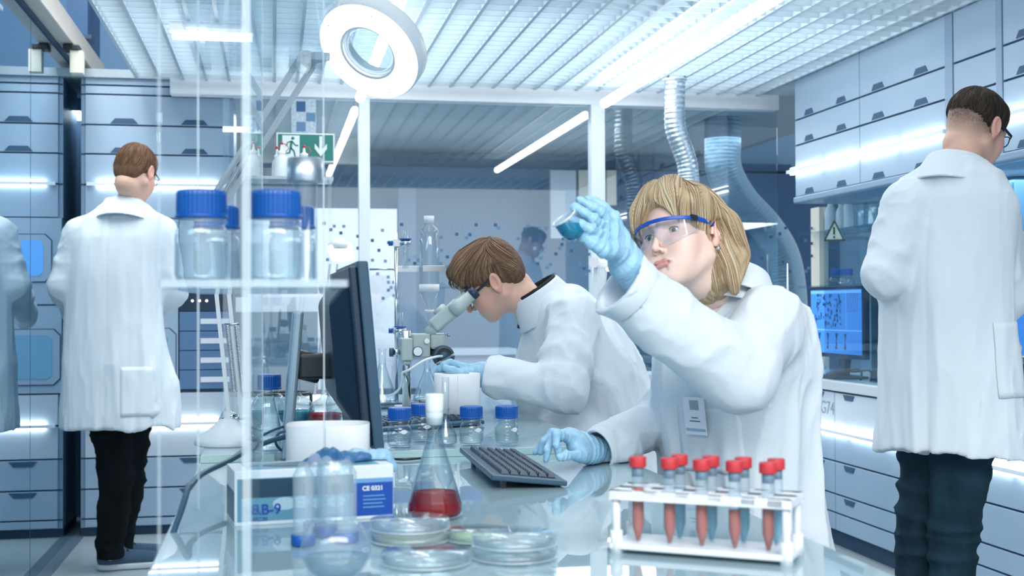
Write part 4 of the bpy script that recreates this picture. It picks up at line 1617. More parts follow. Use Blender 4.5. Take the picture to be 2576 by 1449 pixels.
        vn = cap(p, neck0 + A3([0, 0, .02]), neck0 + A3([0, 0, -.06]) + fb[1] * .13, .052, .012)
        d = smax(d, -vn, 0.006)
        # front edge and seam
        q = (p - o) @ fb.T
        d = d - 0.0022 * ((q[:, 0] < -0.012) & (q[:, 1] > 0)) * (np.abs(d) < .02)
        return d
    lo, hi = A3([o[0] - .42, o[1] - .55, .40]), A3([o[0] + .34, o[1] + .36, 1.27])
    co = np_mesh('lab_coat', [sdf_mesh(coat, lo, hi, .0052)], M['coat'], t)
    # collar
    fc = frame_of(-122, 0, 10)
    tl = math.radians(24)
    fc = np.stack([fc[0], fc[1] * math.cos(tl) + fc[2] * math.sin(tl), -fc[1] * math.sin(tl) + fc[2] * math.cos(tl)])
    ncc = neck0 + A3([.012, .006, .014])

    def collar(p):
        w = 0.0016 * (noise(p * 30) - .5)
        d = shell(p, ncc, fc, -.052, .036, (.082, .086), (.074, .076), .0030, (.004, .034))
        e = shell(p, ncc, fc, -.034, .036, (.104, .112), (.0755, .0775), .0031, (.010, .040))
        return smin(d, e, .004)
    np_mesh('collar', [sdf_mesh(collar, ncc - .16, ncc + .16, .0026)], M['coat'], co)
    # dark top in the neck opening
    def top_(p):
        return smax(ell(p, neck0 + A3([0, 0, -.085]) + fb[1] * .045, (.085, .085, .055)), coat(p) + 0.004, .002)
    np_mesh('dark_top', [sdf_mesh(top_, neck0 - .2, neck0 + .15, .006)], mat('plum_shirt', C(86, 74, 96), 0.8), t)
    # cuff bands
    for nm, e, ax_, r_ in (('cuff', cuffL1, axL, .0605), ('cuff', cuffR1, axR, .044)):
        m = MB()
        q0 = V3(parent_loc(t))
        m.lathe([(r_ * 1.0, -.034), (r_ * 1.02, -.030), (r_ * 1.03, -.002), (r_ * 1.01, .001), (r_ * .93, .001), (r_ * .93, -.03)], e - q0, 40, ax_, caps=False)
        # stays with the coat
        m.build(nm, M['coat'], co)
    # breast pocket and badge
    bp, bn = hit(coat, 1757, 1040, 2.0)
    hv = A3([0, 0, 1.0]) - bn * bn[2]
    hv /= np.linalg.norm(hv)
    sv = np.cross(hv, bn)
    q0 = V3(parent_loc(t))
    for nm, w_, h_, off, m_, zc in (('breast_pocket', .150, .135, .0055, M['coat'], -.055),):
        # follows the cloth: grid pushed to the coat surface
        N = 14
        vv, ff = [], []
        for j in range(N + 1):
            for i in range(N + 1):
                g = bp + sv * (w_ * (i / N - .5) + .02) + hv * (h_ * (j / N - .5) + zc)
                for _ in range(6):
                    g = g - grad(coat, g[None])[0] * (float(coat(g[None])[0]) - .0022)
                vv.append(g - q0)
        for j in range(N):
            for i in range(N):
                a = j * (N + 1) + i
                ff.append((a, a + 1, a + N + 2, a + N + 1))
        po = MB().add(vv, ff, True).build(nm, m_, co)
        s_ = po.modifiers.new('s', 'SOLIDIFY')
        s_.thickness = .002
    bc = bp + bn * .012
    xd, ud = sv, hv
    def card(x0, z0, x1, z1, d0, d1):
        m = MB()
        cs = []
        for dd in (d0, d1):
            for x, z in ((x0, z0), (x1, z0), (x1, z1), (x0, z1)):
                cs.append(bc - q0 + xd * x + ud * z + bn * dd)
        return m.add(cs, [(0, 3, 2, 1), (4, 5, 6, 7), (0, 1, 5, 4), (1, 2, 6, 5), (2, 3, 7, 6), (3, 0, 4, 7)])
    bd = card(-.026, -.041, .026, .036, 0, .0016).build('name_badge', M['wall_white'], t)
    card(-.010, .010, .012, .030, .0016, .0019).build('portrait', mat('grey_print', C(150, 164, 172), .5), bd)
    card(-.024, -.034, .024, -.028, .0016, .0019).build('colour_bar', mat('pale_blue_print', C(150, 182, 206), .5), bd)
    tm = mat('small_print', C(90, 106, 120), .6)
    for k, (w_, z_) in enumerate(((.016, -.006), (.026, -.013))):
        card(-w_ / 2, z_ - .0012, w_ / 2, z_ + .0012, .0016, .0019).build('text_line', tm, bd)

    # ---- gloves
    W = P(1580, 668, 2.262)
    mcp = [P(1518, 600, 2.205), P(1520, 580, 2.225), P(1530, 560, 2.245), P(1545, 548, 2.268)]
    fg = [[P(1492, 578, 2.175), P(1462, 566, 2.170), P(1441, 556, 2.175)],
          [P(1500, 556, 2.195), P(1473, 537, 2.190), P(1447, 523, 2.192)],
          [P(1506, 530, 2.225), P(1480, 515, 2.222), P(1458, 503, 2.222)],
          [P(1520, 522, 2.262), P(1496, 508, 2.262), P(1478, 500, 2.262)]]
    th = [P(1555, 632, 2.225), P(1518, 628, 2.190), P(1484, 606, 2.180), P(1458, 588, 2.185)]

    def gl1(p):
        d = hand_sdf(p, W, mcp, fg, th, 0.0088, .031, P(1640, 735, 2.28))
        return d - sleeve_folds(p, W, P(1518, 590, 2.2), .0038, 52, 3)
    lo, hi = lo_hi([W, P(1640, 735, 2.28)] + mcp + fg[0] + fg[3] + th, .05)
    g1 = np_mesh('glove', [sdf_mesh(gl1, lo, hi, .0019)], M['glove'], t)
    W2 = P(1515, 1142, 2.665)
    mc2 = [P(1428, 1102, 2.54), P(1428, 1095, 2.575), P(1430, 1092, 2.605), P(1436, 1094, 2.635)]
    f2_ = [[P(1400, 1092, 2.495), P(1399, 1120, 2.49), P(1404, 1143, 2.495)],
           [P(1388, 1104, 2.525), P(1378, 1132, 2.505), P(1374, 1157, 2.505)],
           [P(1388, 1090, 2.565), P(1368, 1112, 2.555), P(1359, 1139, 2.555)],
           [P(1385, 1095, 2.61), P(1362, 1117, 2.605), P(1346, 1139, 2.60)]]
    th2 = [P(1488, 1146, 2.60), P(1452, 1146, 2.52), P(1426, 1146, 2.475), P(1408, 1150, 2.455)]

    def gl2(p):
        d = hand_sdf(p, W2, mc2, f2_, th2, 0.0088, .030, P(1560, 1150, 2.70))
        d = smin(d, cap(p, P(1490, 1140, 2.62), P(1450, 1125, 2.55), .024, .018), .01)
        return d - sleeve_folds(p, W2, mc2[1], .0034, 50, 9)
    lo, hi = lo_hi([W2, P(1560, 1150, 2.70)] + mc2 + f2_[1] + f2_[3] + th2, .05)
    lo[2] = .7725
    g2 = np_mesh('glove', [sdf_mesh(lambda p: np.maximum(gl2(p), .7728 - p[:, 2]), lo, hi, .0019)], M['glove'], t)
    # trousers and shoes, below the table
    def tr(p):
        d = chain(p, [hipc, kneeL, kneeL * A3([1, 1, 0]) + A3([0, 0, .1])], [.095, .07, .055], .02)
        return smin(d, chain(p, [hipc, kneeR, kneeR * A3([1, 1, 0]) + A3([0, 0, .1])], [.095, .07, .055], .02), .03)
    np_mesh('trousers', [sdf_mesh(tr, [hipc[0] - .6, hipc[1] - .5, .03], [hipc[0] + .2, hipc[1] + .25, hipc[2] + .14], .014)], M['jeans'], t)
    for kn in (kneeL, kneeR):
        h = kn * A3([1, 1, 0])
        shoe(t, h + A3([.07, .02, 0]), h + A3([-.19, -.03, 0]))
    return t, coat


def spectacles(parent, fr, c, sc, m, rz=.003, rw=.0255, rh=.018, y=.0985, r=.0016):
    o0 = V3(parent_loc(parent))
    cl = c - o0
    f = MB()
    for sx in (-1, 1):
        ring = []
        for k in range(28):
            a = 2 * math.pi * k / 28
            ca, sa = math.cos(a), math.sin(a)
            ring.append((sx * .033 + rw * math.copysign(abs(ca) ** .65, ca), y - .008 * abs(sx * .033 + rw * ca) / .06, rz + rh * math.copysign(abs(sa) ** .65, sa)))
        f.tube(xf(fr, cl, sc, ring), r, 8, closed=True)
    f.tube(xf(fr, cl, sc, [(-.009, y, rz + .004), (0, y + .002, rz + .007), (.009, y, rz + .004)]), r, 8)
    fo = f.build('spectacles', m, parent)
    for sx in (-1, 1):
        g = MB()
        pts = [(sx * .0585, y - .008, rz + .010), (sx * .070, y - .018, rz + .011), (sx * .0775, .02, .017), (sx * .0785, -.006, .022), (sx * .0745, -.026, .014), (sx * .0725, -.036, .0)]
        q = xf(fr, cl, sc, pts)
        for i in range(len(q) - 1):
            g.bar(q[i], q[i + 1], .0028, .0074, up=fr[2])
        g.build('temple_arm', m, fo)
        l = MB()
        l.prism(xf(fr, cl, sc, [(sx * .033 + rw * .97 * math.cos(2 * math.pi * k / 20), y - .004, rz + rh * .97 * math.sin(2 * math.pi * k / 20)) for k in range(20)]), Vector(fr[1] * .0008))
        l.build('lens', M['lens'], fo)
    return fo


def man_head(t, fr, sc, c, neckw, under, ulo, uhi, uh, open_=.9, brow=C(96, 72, 56), nr=.052, stub=None):
    nl = [fr @ (w - c) / sc for w in neckw]

    def head(p):
        return head_sdf(p, 'm', neck=nl, nr=nr, open_=open_)
    allp = A3(nl)
    lo = np.minimum(A3([-.13, -.16, -.16]), allp.min(0) - .09)
    hi = np.maximum(A3([.13, .13, .14]), allp.max(0) + .09)
    vs, fs = sdf_mesh(head, lo, hi, 0.0022)
    colv = head_colors(vs, SKIN_M[0], SKIN_M[1], SKIN_M[2])
    if stub is not None:
        # cropped hair: its own colour thins out towards the neck and the temples
        w = np.clip((vs[:, 2] + stub[1]) / .055, 0, 1) * np.clip((.05 - vs[:, 1] + .4 * vs[:, 2]) / .03, 0, 1) * (np.abs(vs[:, 0]) < .0775)
        w = w * (.55 + .45 * noise(vs * 260)) * .9
        colv[:, :3] = colv[:, :3] * (1 - w[:, None]) + A3(stub[0])[:3] * w[:, None]
    v2, f2 = sdf_mesh(under, ulo, uhi, uh)
    c2 = np.tile(A3(SKIN_M[0]), (len(v2), 1))
    b = np_mesh('body', [((vs * sc) @ fr + c, fs), (v2, f2)], M['skin'], t, np.concatenate([colv, c2]))
    bm = MB()
    for sx in (-1, 1):
        bm.tube(xf(fr, c - V3(parent_loc(t)), sc, [(sx * .012, .0925, .019), (sx * .024, .0910, .0235), (sx * .037, .0835, .0265), (sx * .049, .0705, .0215)]), [.0022, .003, .0026, .0008], 8)
    bm.build('eyebrows', mat('brow_dark', brow, 0.8), t)
    return b


# ---------------------------------------------------------------- the man at the microscope
def build_microscope_man():
    fr, sc = frame_of(-73, -39, -19), 0.99
    c = P(1234, 702, 3.71)
    base = P(1520, 1200, 3.75)
    t = thing('person', 'man with brown hair and black glasses in lab coat, bending to look into the microscope', 'person', (base[0], base[1], 0))
    n0, n1 = P(1318, 752, 3.71), P(1385, 815, 3.73)
    hip = P(1540, 1130, 3.80)
    shN, shF = P(1440, 815, 3.55), P(1420, 800, 3.92)
    elN, elF = P(1418, 978, 3.46), P(1370, 975, 3.98)
    wrN, wrF = P(1215, 946, 3.50), P(1235, 940, 3.78)
    kn = [hip + A3([-.36, -.12, -.08]), hip + A3([-.36, .12, -.08])]

    def under(p):
        d = chain(p, [n1, P(1450, 930, 3.75), hip], [.08, .11, .13], .05)
        d = smin(d, chain(p, [shN, elN, wrN], [.05, .04, .028], .02), .03)
        d = smin(d, chain(p, [shF, elF, wrF], [.05, .04, .028], .02), .03)
        for k in kn:
            d = smin(d, chain(p, [hip, k, k * A3([1, 1, 0]) + A3([0, 0, .08])], [.08, .055, .04], .02), .03)
        return d
    man_head(t, fr, sc, c, [n0, n1], under, [hip[0] - .75, hip[1] - .5, 0], [hip[0] + .2, hip[1] + .45, 1.25], .018)
    eye_parts(fr, c, sc, fr[1] - .4 * fr[2], t, M['iris'])

    def hair(p, rough=1.0):
        d = ell(p, (0, -0.012, 0.036), (0.0795, 0.0995, 0.0850))
        d = smin(d, chain(p, [(0, 0.025, .103), (0.0, .072, .089), (0.005, .094, .062)], [.018, .019, .009]), .03)
        d = smin(d, chain(p, [(-.035, .04, .094), (-.045, .068, .072), (-.050, .072, .050)], [.018, .014, .006]), .02)
        d = smin(d, chain(p, [(.035, .04, .094), (.045, .068, .072), (.050, .072, .050)], [.018, .014, .006]), .02)
        d = smin(d, ell(p, (0, -.060, -.012), (.066, .045, .058)), .03)
        th = np.arctan2(p[:, 2] - .02, p[:, 0] + .001)
        g = ridge(np.stack([th * 9 + 5, p[:, 1] * 9, p[:, 2] * 4], 1), 1.5)
        d = d - rough * 0.0035 * (g - .5)
        d = smax(d, -ell(p, (0, .118, -.016), (.078, .070, .096)), .006)
        for sx in (-1, 1):
            d = smax(d, -ell(p, (sx * .10, .055, -.030), (.052, .050, .078)), .005)
            d = smax(d, -ell(p, (sx * .095, -.005, -.022), (.040, .024, .040)), .004)
        d = smax(d, -ell(p, (0, -.06, -.115), (.10, .08, .055)), .006)
        return d
    rng = np.random.RandomState(5)

    def flow(p, k):
        f = np.zeros_like(p)
        up = np.clip((p[:, 2] - .03) / .09, 0, 1)
        f[:, 1] = 1.0 * up + .25
        f[:, 0] = np.sign(p[:, 0]) * .35 * up + .25 * up
        f[:, 2] = -(1.1 - up)
        bk = p[:, 1] < -.05
        f[bk, 1] -= .8
        f += (noise(p * 26 + 3) - .5)[:, None] * A3([.9, .3, 0])
        return f
    hs = lambda p: hair(p, .3)
    n = 1100
    st = np.stack([rng.uniform(-.06, .06, n), rng.uniform(-.10, .03, n), np.full(n, .12)], 1)
    pa = strands(hs, st, flow, 11, .0085, rng.uniform(.0004, .003, n), rng)
    st2 = np.stack([rng.choice([-1, 1], n) * rng.uniform(.06, .08, n), rng.uniform(-.09, .05, n), rng.uniform(.02, .10, n)], 1)
    pb = strands(hs, st2, flow, 8, .0075, rng.uniform(.0003, .0015, n), rng)
    # forelock hanging clear of the forehead
    fl = []
    for i in range(70):
        u = rng.uniform(-1, 1)
        x0 = .045 * u
        k = np.linspace(0, 1, 9)
        L = rng.uniform(.022, .046)
        fl.append(np.stack([x0 + .012 * k * rng.uniform(-1, 1), .086 - .026 * abs(u) + .020 * np.sin(k * 2.2), .082 - L * k ** 1.3 - .012 * abs(u)], 1))
    hair_object('hair', hair, A3([-.12, -.14, -.12]), A3([.12, .15, .17]), .003, fr, c, sc, t, hair_mat('brown_hair', C(120, 92, 72), None),
                [C(172, 140, 112), C(128, 98, 74), C(92, 68, 52)], [(pa, rng.uniform(.0008, .0017, n)), (pb, rng.uniform(.0006, .0012, n)), (np.stack(fl), rng.uniform(.0008, .0016, 70))],
                [C(118, 90, 68), C(78, 58, 46)], rng, hs)
    spectacles(t, fr, c, sc, M['black'])

    # lab coat, leaning forward
    az = P(1360, 735, 3.72) - P(1535, 1080, 3.78)
    az /= np.linalg.norm(az)
    side = A3([math.sin(math.radians(8)), math.cos(math.radians(8)), 0])
    side = side - az * (side @ az)
    side /= np.linalg.norm(side)
    fw = np.cross(az, side)
    fb = np.stack([side, fw, az])
    o = P(1455, 900, 3.74)
    rows = rows_px(fb, o, [(1640, 1420, 3.84, .25, .22), (1590, 1250, 3.80, .23, .19), (1545, 1110, 3.79, .205, .155), (1510, 1020, 3.77, .20, .148), (1468, 920, 3.75, .205, .150),
                           (1436, 850, 3.74, .21, .135), (1412, 795, 3.73, .19, .105), (1385, 755, 3.72, .12, .078), (1365, 735, 3.72, .085, .06)])
    c1 = P(1222, 945, 3.50)
    ax1 = (c1 - elN) / np.linalg.norm(c1 - elN)
    c2 = P(1232, 938, 3.78)
    ax2 = (c2 - elF) / np.linalg.norm(c2 - elF)
    nck = P(1345, 762, 3.715)
    c0_ = P(1345, 1080, 3.62)

    def coat(p):
        d = loft(p, o, fb[0], fb[1], fb[2], rows)
        # front hangs straight down from the chest
        d = smin(d, chain(p, [P(1385, 830, 3.72), P(1370, 960, 3.74), P(1400, 1090, 3.72)], [.07, .085, .08]), .05)
        d = d - folds(p, (fb[0], A3([1, 0, .3]), fb[2]), (7, 7, 2.2), .020, 5.0)
        u_ = cap(p, shN, elN, .078, .066) - sleeve_folds(p, shN, elN, .018, 9, 2)
        d = smin(d, u_, .028)
        f_ = cap(p, elN, c1, .064, .047) - sleeve_folds(p, elN, c1, .014, 12, 5)
        f_ = np.maximum(f_, (p - c1) @ ax1)
        d = smin(d, f_, .016)
        u2 = cap(p, shF, elF, .07, .06)
        d = smin(d, u2, .03)
        f2 = np.maximum(cap(p, elF, c2, .06, .045), (p - c2) @ ax2)
        d = smin(d, f2, .016)
        d = smax(d, -cap(p, c1 - ax1 * .04, c1 + ax1 * .05, .038), .003)
        d = smax(d, -cap(p, c2 - ax2 * .04, c2 + ax2 * .05, .038), .003)
        lap = chain(p, [P(1560, 1120, 3.7), P(1460, 1085, 3.62), P(1392, 1088, 3.60)], [.09, .07, .050])
        lap = lap - folds(p, (A3([.3, 0, 1]), A3([1, 0, 0]), A3([0, 1, 0])), (14, 4, 4), .016, 9.0)
        d = smin(d, lap, .03)
        d = smax(d, -chain(p, [nck, nck + A3([-.06, 0, .09])], [.064, .085]), .006)
        return d
    lo = A3([P(1200, 900, 3.5)[0] - .06, o[1] - .42, .45])
    co = np_mesh('lab_coat', [sdf_mesh(coat, lo, [hip[0] + .34, o[1] + .42, 1.28], .0068)], M['coat'], t)
    ft = np.stack([side, *(lambda a: (np.cross(a, side), a))(A3([-.55, 0, .83]))])
    ft[1] = np.cross(ft[2], ft[0])
    nc2 = nck + A3([.020, 0, .004])

    def collar(p):
        w = .0018 * (noise(p * 30) - .5)
        d = shell(p, nc2, ft, -.05, .040, (.080, .082), (.072, .075), .0036, (.008, .03))
        e = shell(p, nc2, ft, -.045, .040, (.100, .102), (.0745, .0775), .0038, (.014, .035))
        return smin(d, e, .004)
    np_mesh('collar', [sdf_mesh(collar, nc2 - .17, nc2 + .17, .0034)], M['coat'], co)

    def shirt(p):
        d = shell(p, nc2, ft, -.06, .050, (.074, .082), (.066, .072), .003, (.001, .004))
        return d
    so = np_mesh('shirt_collar', [sdf_mesh(shirt, nc2 - .15, nc2 + .15, .0034)], M['shirtblack'], t)
    cf = P(1312, 800, 3.66)
    tb = MB()
    q0 = V3(parent_loc(t))
    tb.bar(P(1314, 778, 3.70) - q0, P(1305, 826, 3.70) - q0, .018, .008, up=(1, 0, 0))
    tb.build('shirt_front', M['shirtblack'], so)
    # pocket outline
    # gloves
    W = P(1205, 944, 3.50)
    mcp = [P(1160, 922, 3.44), P(1155, 926, 3.47), P(1153, 932, 3.50), P(1155, 938, 3.52)]
    fg = [[P(1132, 912, 3.43), P(1116, 918, 3.42), P(1106, 928, 3.42)], [P(1128, 920, 3.46), P(1108, 926, 3.45), P(1098, 938, 3.45)],
          [P(1126, 930, 3.49), P(1104, 936, 3.48), P(1095, 948, 3.48)], [P(1130, 938, 3.51), P(1110, 946, 3.50), P(1104, 956, 3.50)]]
    th = [P(1185, 940, 3.46), P(1158, 940, 3.41), P(1138, 932, 3.40), P(1122, 926, 3.40)]

    def gl(p):
        return hand_sdf(p, W, mcp, fg, th, .0095, .032, P(1250, 950, 3.5)) - sleeve_folds(p, W, mcp[1], .002, 40, 3)
    lo, hi = lo_hi([W, P(1250, 950, 3.5)] + mcp + fg[0] + fg[3] + th, .05)
    np_mesh('glove', [sdf_mesh(gl, lo, hi, .0028)], M['glove'], t)
    W = P(1215, 938, 3.78)
    mcp = [P(1175, 925, 3.73), P(1172, 925, 3.76), P(1172, 928, 3.79), P(1175, 931, 3.81)]
    fg = [[P(1150, 915, 3.72), P(1135, 922, 3.72), P(1128, 932, 3.72)], [P(1148, 920, 3.75), P(1130, 926, 3.75), P(1122, 936, 3.75)],
          [P(1148, 926, 3.78), P(1132, 932, 3.78), P(1126, 942, 3.78)], [P(1152, 930, 3.8), P(1138, 938, 3.8), P(1134, 946, 3.8)]]
    th = [P(1195, 936, 3.74), P(1172, 938, 3.70), P(1155, 934, 3.69), P(1140, 930, 3.69)]

    def gr(p):
        return hand_sdf(p, W, mcp, fg, th, .0095, .032, P(1250, 945, 3.8))
    lo, hi = lo_hi([W, P(1250, 945, 3.8)] + mcp + fg[0] + fg[3] + th, .05)
    np_mesh('glove', [sdf_mesh(gr, lo, hi, .0034)], M['glove'], t)

    def tr(p):
        d = None
        for k in kn:
            e = chain(p, [hip, k, k * A3([1, 1, 0]) + A3([0, 0, .1])], [.095, .07, .055], .02)
            d = e if d is None else smin(d, e, .03)
        return d
    np_mesh('trousers', [sdf_mesh(tr, [hip[0] - .55, hip[1] - .35, .03], [hip[0] + .2, hip[1] + .35, hip[2] + .14], .016)], M['jeans'], t)
    for k in kn:
        h = k * A3([1, 1, 0])
        shoe(t, h + A3([.07, 0, 0]), h + A3([-.19, 0, 0]))
    return t, hip


# ---------------------------------------------------------------- the two standing men seen from behind
def standing_man(label, fr, sc, c, D, rows, body_yaw, armL, armR, neckw, legs, shoes, hair_fn, hair_cols, hcap, seed, hem, glasses=True, cuffR=None, gloveR=False, strand=(.0006, .0013), slen=6, h=.0075, coatlo=None, pocket=None, stubz=.03, fly=.2, jeans=None):
    base = (P(rows[0][0], 900, D))
    t = thing('person', label, 'person', (base[0], base[1], 0))
    fb = frame_of(body_yaw, 0, 0)
    o = P(rows[len(rows) // 2][0], rows[len(rows) // 2][1], D)
    rw = rows_px(fb, o, rows)

    def under(p):
        d = chain(p, [neckw[-1], P(rows[3][0], rows[3][1], D), P(rows[1][0], rows[1][1], D)], [.08, .11, .12], .05)
        d = smin(d, chain(p, armL, [.048, .038, .026], .02), .03)
        d = smin(d, chain(p, armR, [.048, .038, .026], .02), .03)
        for l in legs:
            d = smin(d, chain(p, l, [.07, .05, .036], .02), .03)
        return d
    man_head(t, fr, sc, c, neckw, under, [base[0] - .45, base[1] - .45, 0], [base[0] + .5, base[1] + .5, 1.62], .02, stub=(hair_cols[1], stubz), nr=.050)
    eye_parts(fr, c, sc, fr[1] - .3 * fr[2], t, M['iris'])
    rng = np.random.RandomState(seed)

    def flow(p, k):
        f = p - A3([0.015, -.05, .13])
        f = f / np.linalg.norm(f, axis=1)[:, None]
        f[:, 2] -= .3
        f += (noise(p * 30 + 5) - .5)[:, None] * A3([1.0, .8, 0])
        return f
    n = 2200
    v = rng.normal(size=(n, 3))
    v /= np.linalg.norm(v, axis=1)[:, None]
    v[:, 2] = np.abs(v[:, 2]) * 1.2 - .5
    st = A3([0, -.012, .035]) + v * A3([.08, .1, .088])
    st = st[(st[:, 2] > .015) & ((st[:, 1] < .06) | (st[:, 2] > .07))]
    pa = strands(hair_fn, st, flow, slen, .0048, rng.uniform(.0003, .002, len(st)), rng, flyaway=fly)
    hair_object('hair', hair_fn, A3([-.12, -.14, -.12]), A3([.12, .14, .17]), .003, fr, c, sc, t, hair_mat('short_hair', hair_cols[0], None),
                hair_cols, [(pa, rng.uniform(strand[0], strand[1], len(pa)))], hcap, rng)
    if glasses:
        spectacles(t, fr, c, sc, M['black'])
    cw = {}
    ends = []
    for arm in (armL, armR):
        a = (arm[2] - arm[1]) / np.linalg.norm(arm[2] - arm[1])
        ends.append((arm[2], a))

    def coat(p):
        d = loft(p, o, fb[0], fb[1], fb[2], rw)
        z = np.clip((1.25 - p[:, 2]) / .6, 0, 1)
        d = d - folds(p, (fb[0], fb[1], fb[2] + .12 * fb[0]), (9, 6, 1.4), .022, seed * 1.7, 2.0) * (.4 + .6 * z)
        # centre back seam
        q = (p - o) @ fb.T
        d = d + .0025 * np.exp(-(q[:, 0] / .0035) ** 2) * (q[:, 1] < 0)
        for arm, (e, a), sd in ((armL, ends[0], 1), (armR, ends[1], 6)):
            u_ = cap(p, arm[0], arm[1], .068, .060) - sleeve_folds(p, arm[0], arm[1], .014, 8, sd + seed)
            d = smin(d, u_, .03)
            f_ = np.maximum(cap(p, arm[1], e, .060, .048) - sleeve_folds(p, arm[1], e, .014, 11, sd + 2), (p - e) @ a)
            d = smin(d, f_, .018)
            d = smax(d, -cap(p, e - a * .04, e + a * .05, .038), .003)
        d = smax(d, -chain(p, [neckw[-1] + A3([0, 0, -.01]), neckw[-1] + fr[2] * .12], [.062, .08]), .006)
        return d
    co = np_mesh('lab_coat', [sdf_mesh(coat, [base[0] - .5, base[1] - .5, hem], [base[0] + .5, base[1] + .5, 1.62], h)], M['coat'], t)
    nc = neckw[-1]
    fcx = frame_of(body_yaw + 5, 0, 0)
    tl = math.radians(18)
    fcx = np.stack([fcx[0], fcx[1] * math.cos(tl) - fcx[2] * math.sin(tl), fcx[1] * math.sin(tl) + fcx[2] * math.cos(tl)])

    def collar(p):
        w = .0016 * (noise(p * 30) - .5)
        d = shell(p, nc, fcx, -.060, .042, (.088, .088), (.072, .076), .0042, (.008, .03))
        e = shell(p, nc, fcx, -.052, .042, (.118, .120), (.0745, .0785), .0042, (.014, .035))
        return smin(d, e, .004)
    np_mesh('collar', [sdf_mesh(collar, nc - .17, nc + .17, .0038)], M['coat'], co)
    if pocket:
        bp, bn = hit(coat, pocket[0], pocket[1], D - .8)
        hv = A3([0, 0, 1.0]) - bn * bn[2]
        hv /= np.linalg.norm(hv)
        sv = np.cross(hv, bn)
        q0 = V3(parent_loc(t))
        N, vv, ff = 12, [], []
        for j in range(N + 1):
            for i in range(N + 1):
                g = bp + sv * (pocket[2] * (i / N - .5)) + hv * (pocket[3] * (j / N - .5))
                for _ in range(6):
                    g = g - grad(coat, g[None])[0] * (float(coat(g[None])[0]) - .003)
                vv.append(g - q0)
        for j in range(N):
            for i in range(N):
                a = j * (N + 1) + i
                ff.append((a, a + 1, a + N + 2, a + N + 1))
        po = MB().add(vv, ff, True).build('pocket', M['coat'], co)
        po.modifiers.new('s', 'SOLIDIFY').thickness = .0012

    def tr(p):
        d = None
        for l in legs:
            e = chain(p, l, [.088, .066, .054], .015) - folds(p, (A3([0, 0, 1]), A3([1, 0, .3]), A3([0, 1, .3])), (15, 4, 4), .012, seed)
            d = e if d is None else smin(d, e, .012)
        return np.maximum(d, .055 - p[:, 2])
    lo, hi = lo_hi(sum([list(l) for l in legs], []), .12)
    lo[2] = .02
    np_mesh('trousers', [sdf_mesh(tr, lo, hi, .008)], jeans or M['jeans'], t)
    for a, b in shoes:
        shoe(t, a, b)
    return t, coat, ends


def short_hair(top=.0, fade=.0):
    def fn(p):
        d = ell(p, (0, -0.013, 0.038), (0.0795, 0.1000, 0.0845 + top))
        d = smin(d, ell(p, (0, 0.050, .080), (.05, .036, .028 + top)), .03)
        if fade < .03:
            d = smin(d, ell(p, (0, -.066, -.020), (.060, .036, .050)), .03)
        else:
            d = smax(d, -ell(p, (0, -.085, -.052), (.11, .06, .075)), .012)
        for sx in (-1, 1):
            d = smax(d, -ell(p, (sx * .10, .050, -.045), (.052, .052, .078)), .005)
            d = smax(d, -ell(p, (sx * .095, -.005, -.022), (.040, .027, .042)), .004)
        d = smax(d, -ell(p, (0, .120, -.030), (.080, .062, .094)), .006)
        d = smax(d, -ell(p, (0, -.07, -.125 + fade), (.11, .09, .065)), .006)
        g = ridge(p * A3([50, 50, 26]), 1.5)
        return d - .0022 * (g - .5)
    return fn


woman, woman_coat = build_woman()
scope_man, scope_hip = build_microscope_man()

D1 = 5.25
fr1 = frame_of(24, -22, 4)
c1 = P(341, 436, D1)
ax = [P(205, 590, D1), P(160, 718, D1 - .03), P(196, 800, D1 + .28)]
ar = [P(402, 590, D1 + .03), P(430, 735, D1 + .05), P(400, 770, D1 + .32)]
man1, _, e1 = standing_man('man with ginger brown hair seen from behind at the left cabinets, black trousers', fr1, .97, c1, D1,
                           [(301, 1068, D1, .235, .19), (298, 950, D1, .225, .175), (289, 800, D1, .205, .155), (289, 680, D1, .200, .145), (297, 600, D1, .205, .125), (306, 552, D1, .180, .095), (312, 518, D1, .10, .075), (314, 502, D1, .075, .06)],
                           12, ax, ar, [P(330, 485, D1 - .01), P(318, 535, D1)],
                           [[P(278, 1050, D1), P(292, 1200, D1 + .02), P(276, 1392, D1)], [P(330, 1050, D1 + .1), P(322, 1200, D1 + .1), P(300, 1385, D1 + .12)]],
                           [(V3(at(243, 1434, Z=0.0)), V3(at(243, 1434, Z=0.0)) + A3([.265, .03, 0])), (V3(at(262, 1418, Z=0.0)), V3(at(262, 1418, Z=0.0)) + A3([.26, .05, 0]))],
                           short_hair(.006, -.035), [C(150, 112, 82), C(110, 80, 58), C(84, 60, 44)], [C(122, 88, 64), C(82, 58, 42)], 7, .55, pocket=(352, 985, .15, .2), fly=.4, slen=8)
D3 = 3.45
fr3 = frame_of(66, -23, 6)
ear = A3([.078, -.008, -.002])
c3 = P(2505, 322, D3 - .02) - ear @ fr3 * .92
al = [P(2285, 520, D3 - .02), P(2232, 690, D3 - .05), P(2262, 740, D3 + .22)]
ar3 = [P(2488, 520, D3), P(2530, 745, D3 - .02), P(2640, 690, D3 + .12)]
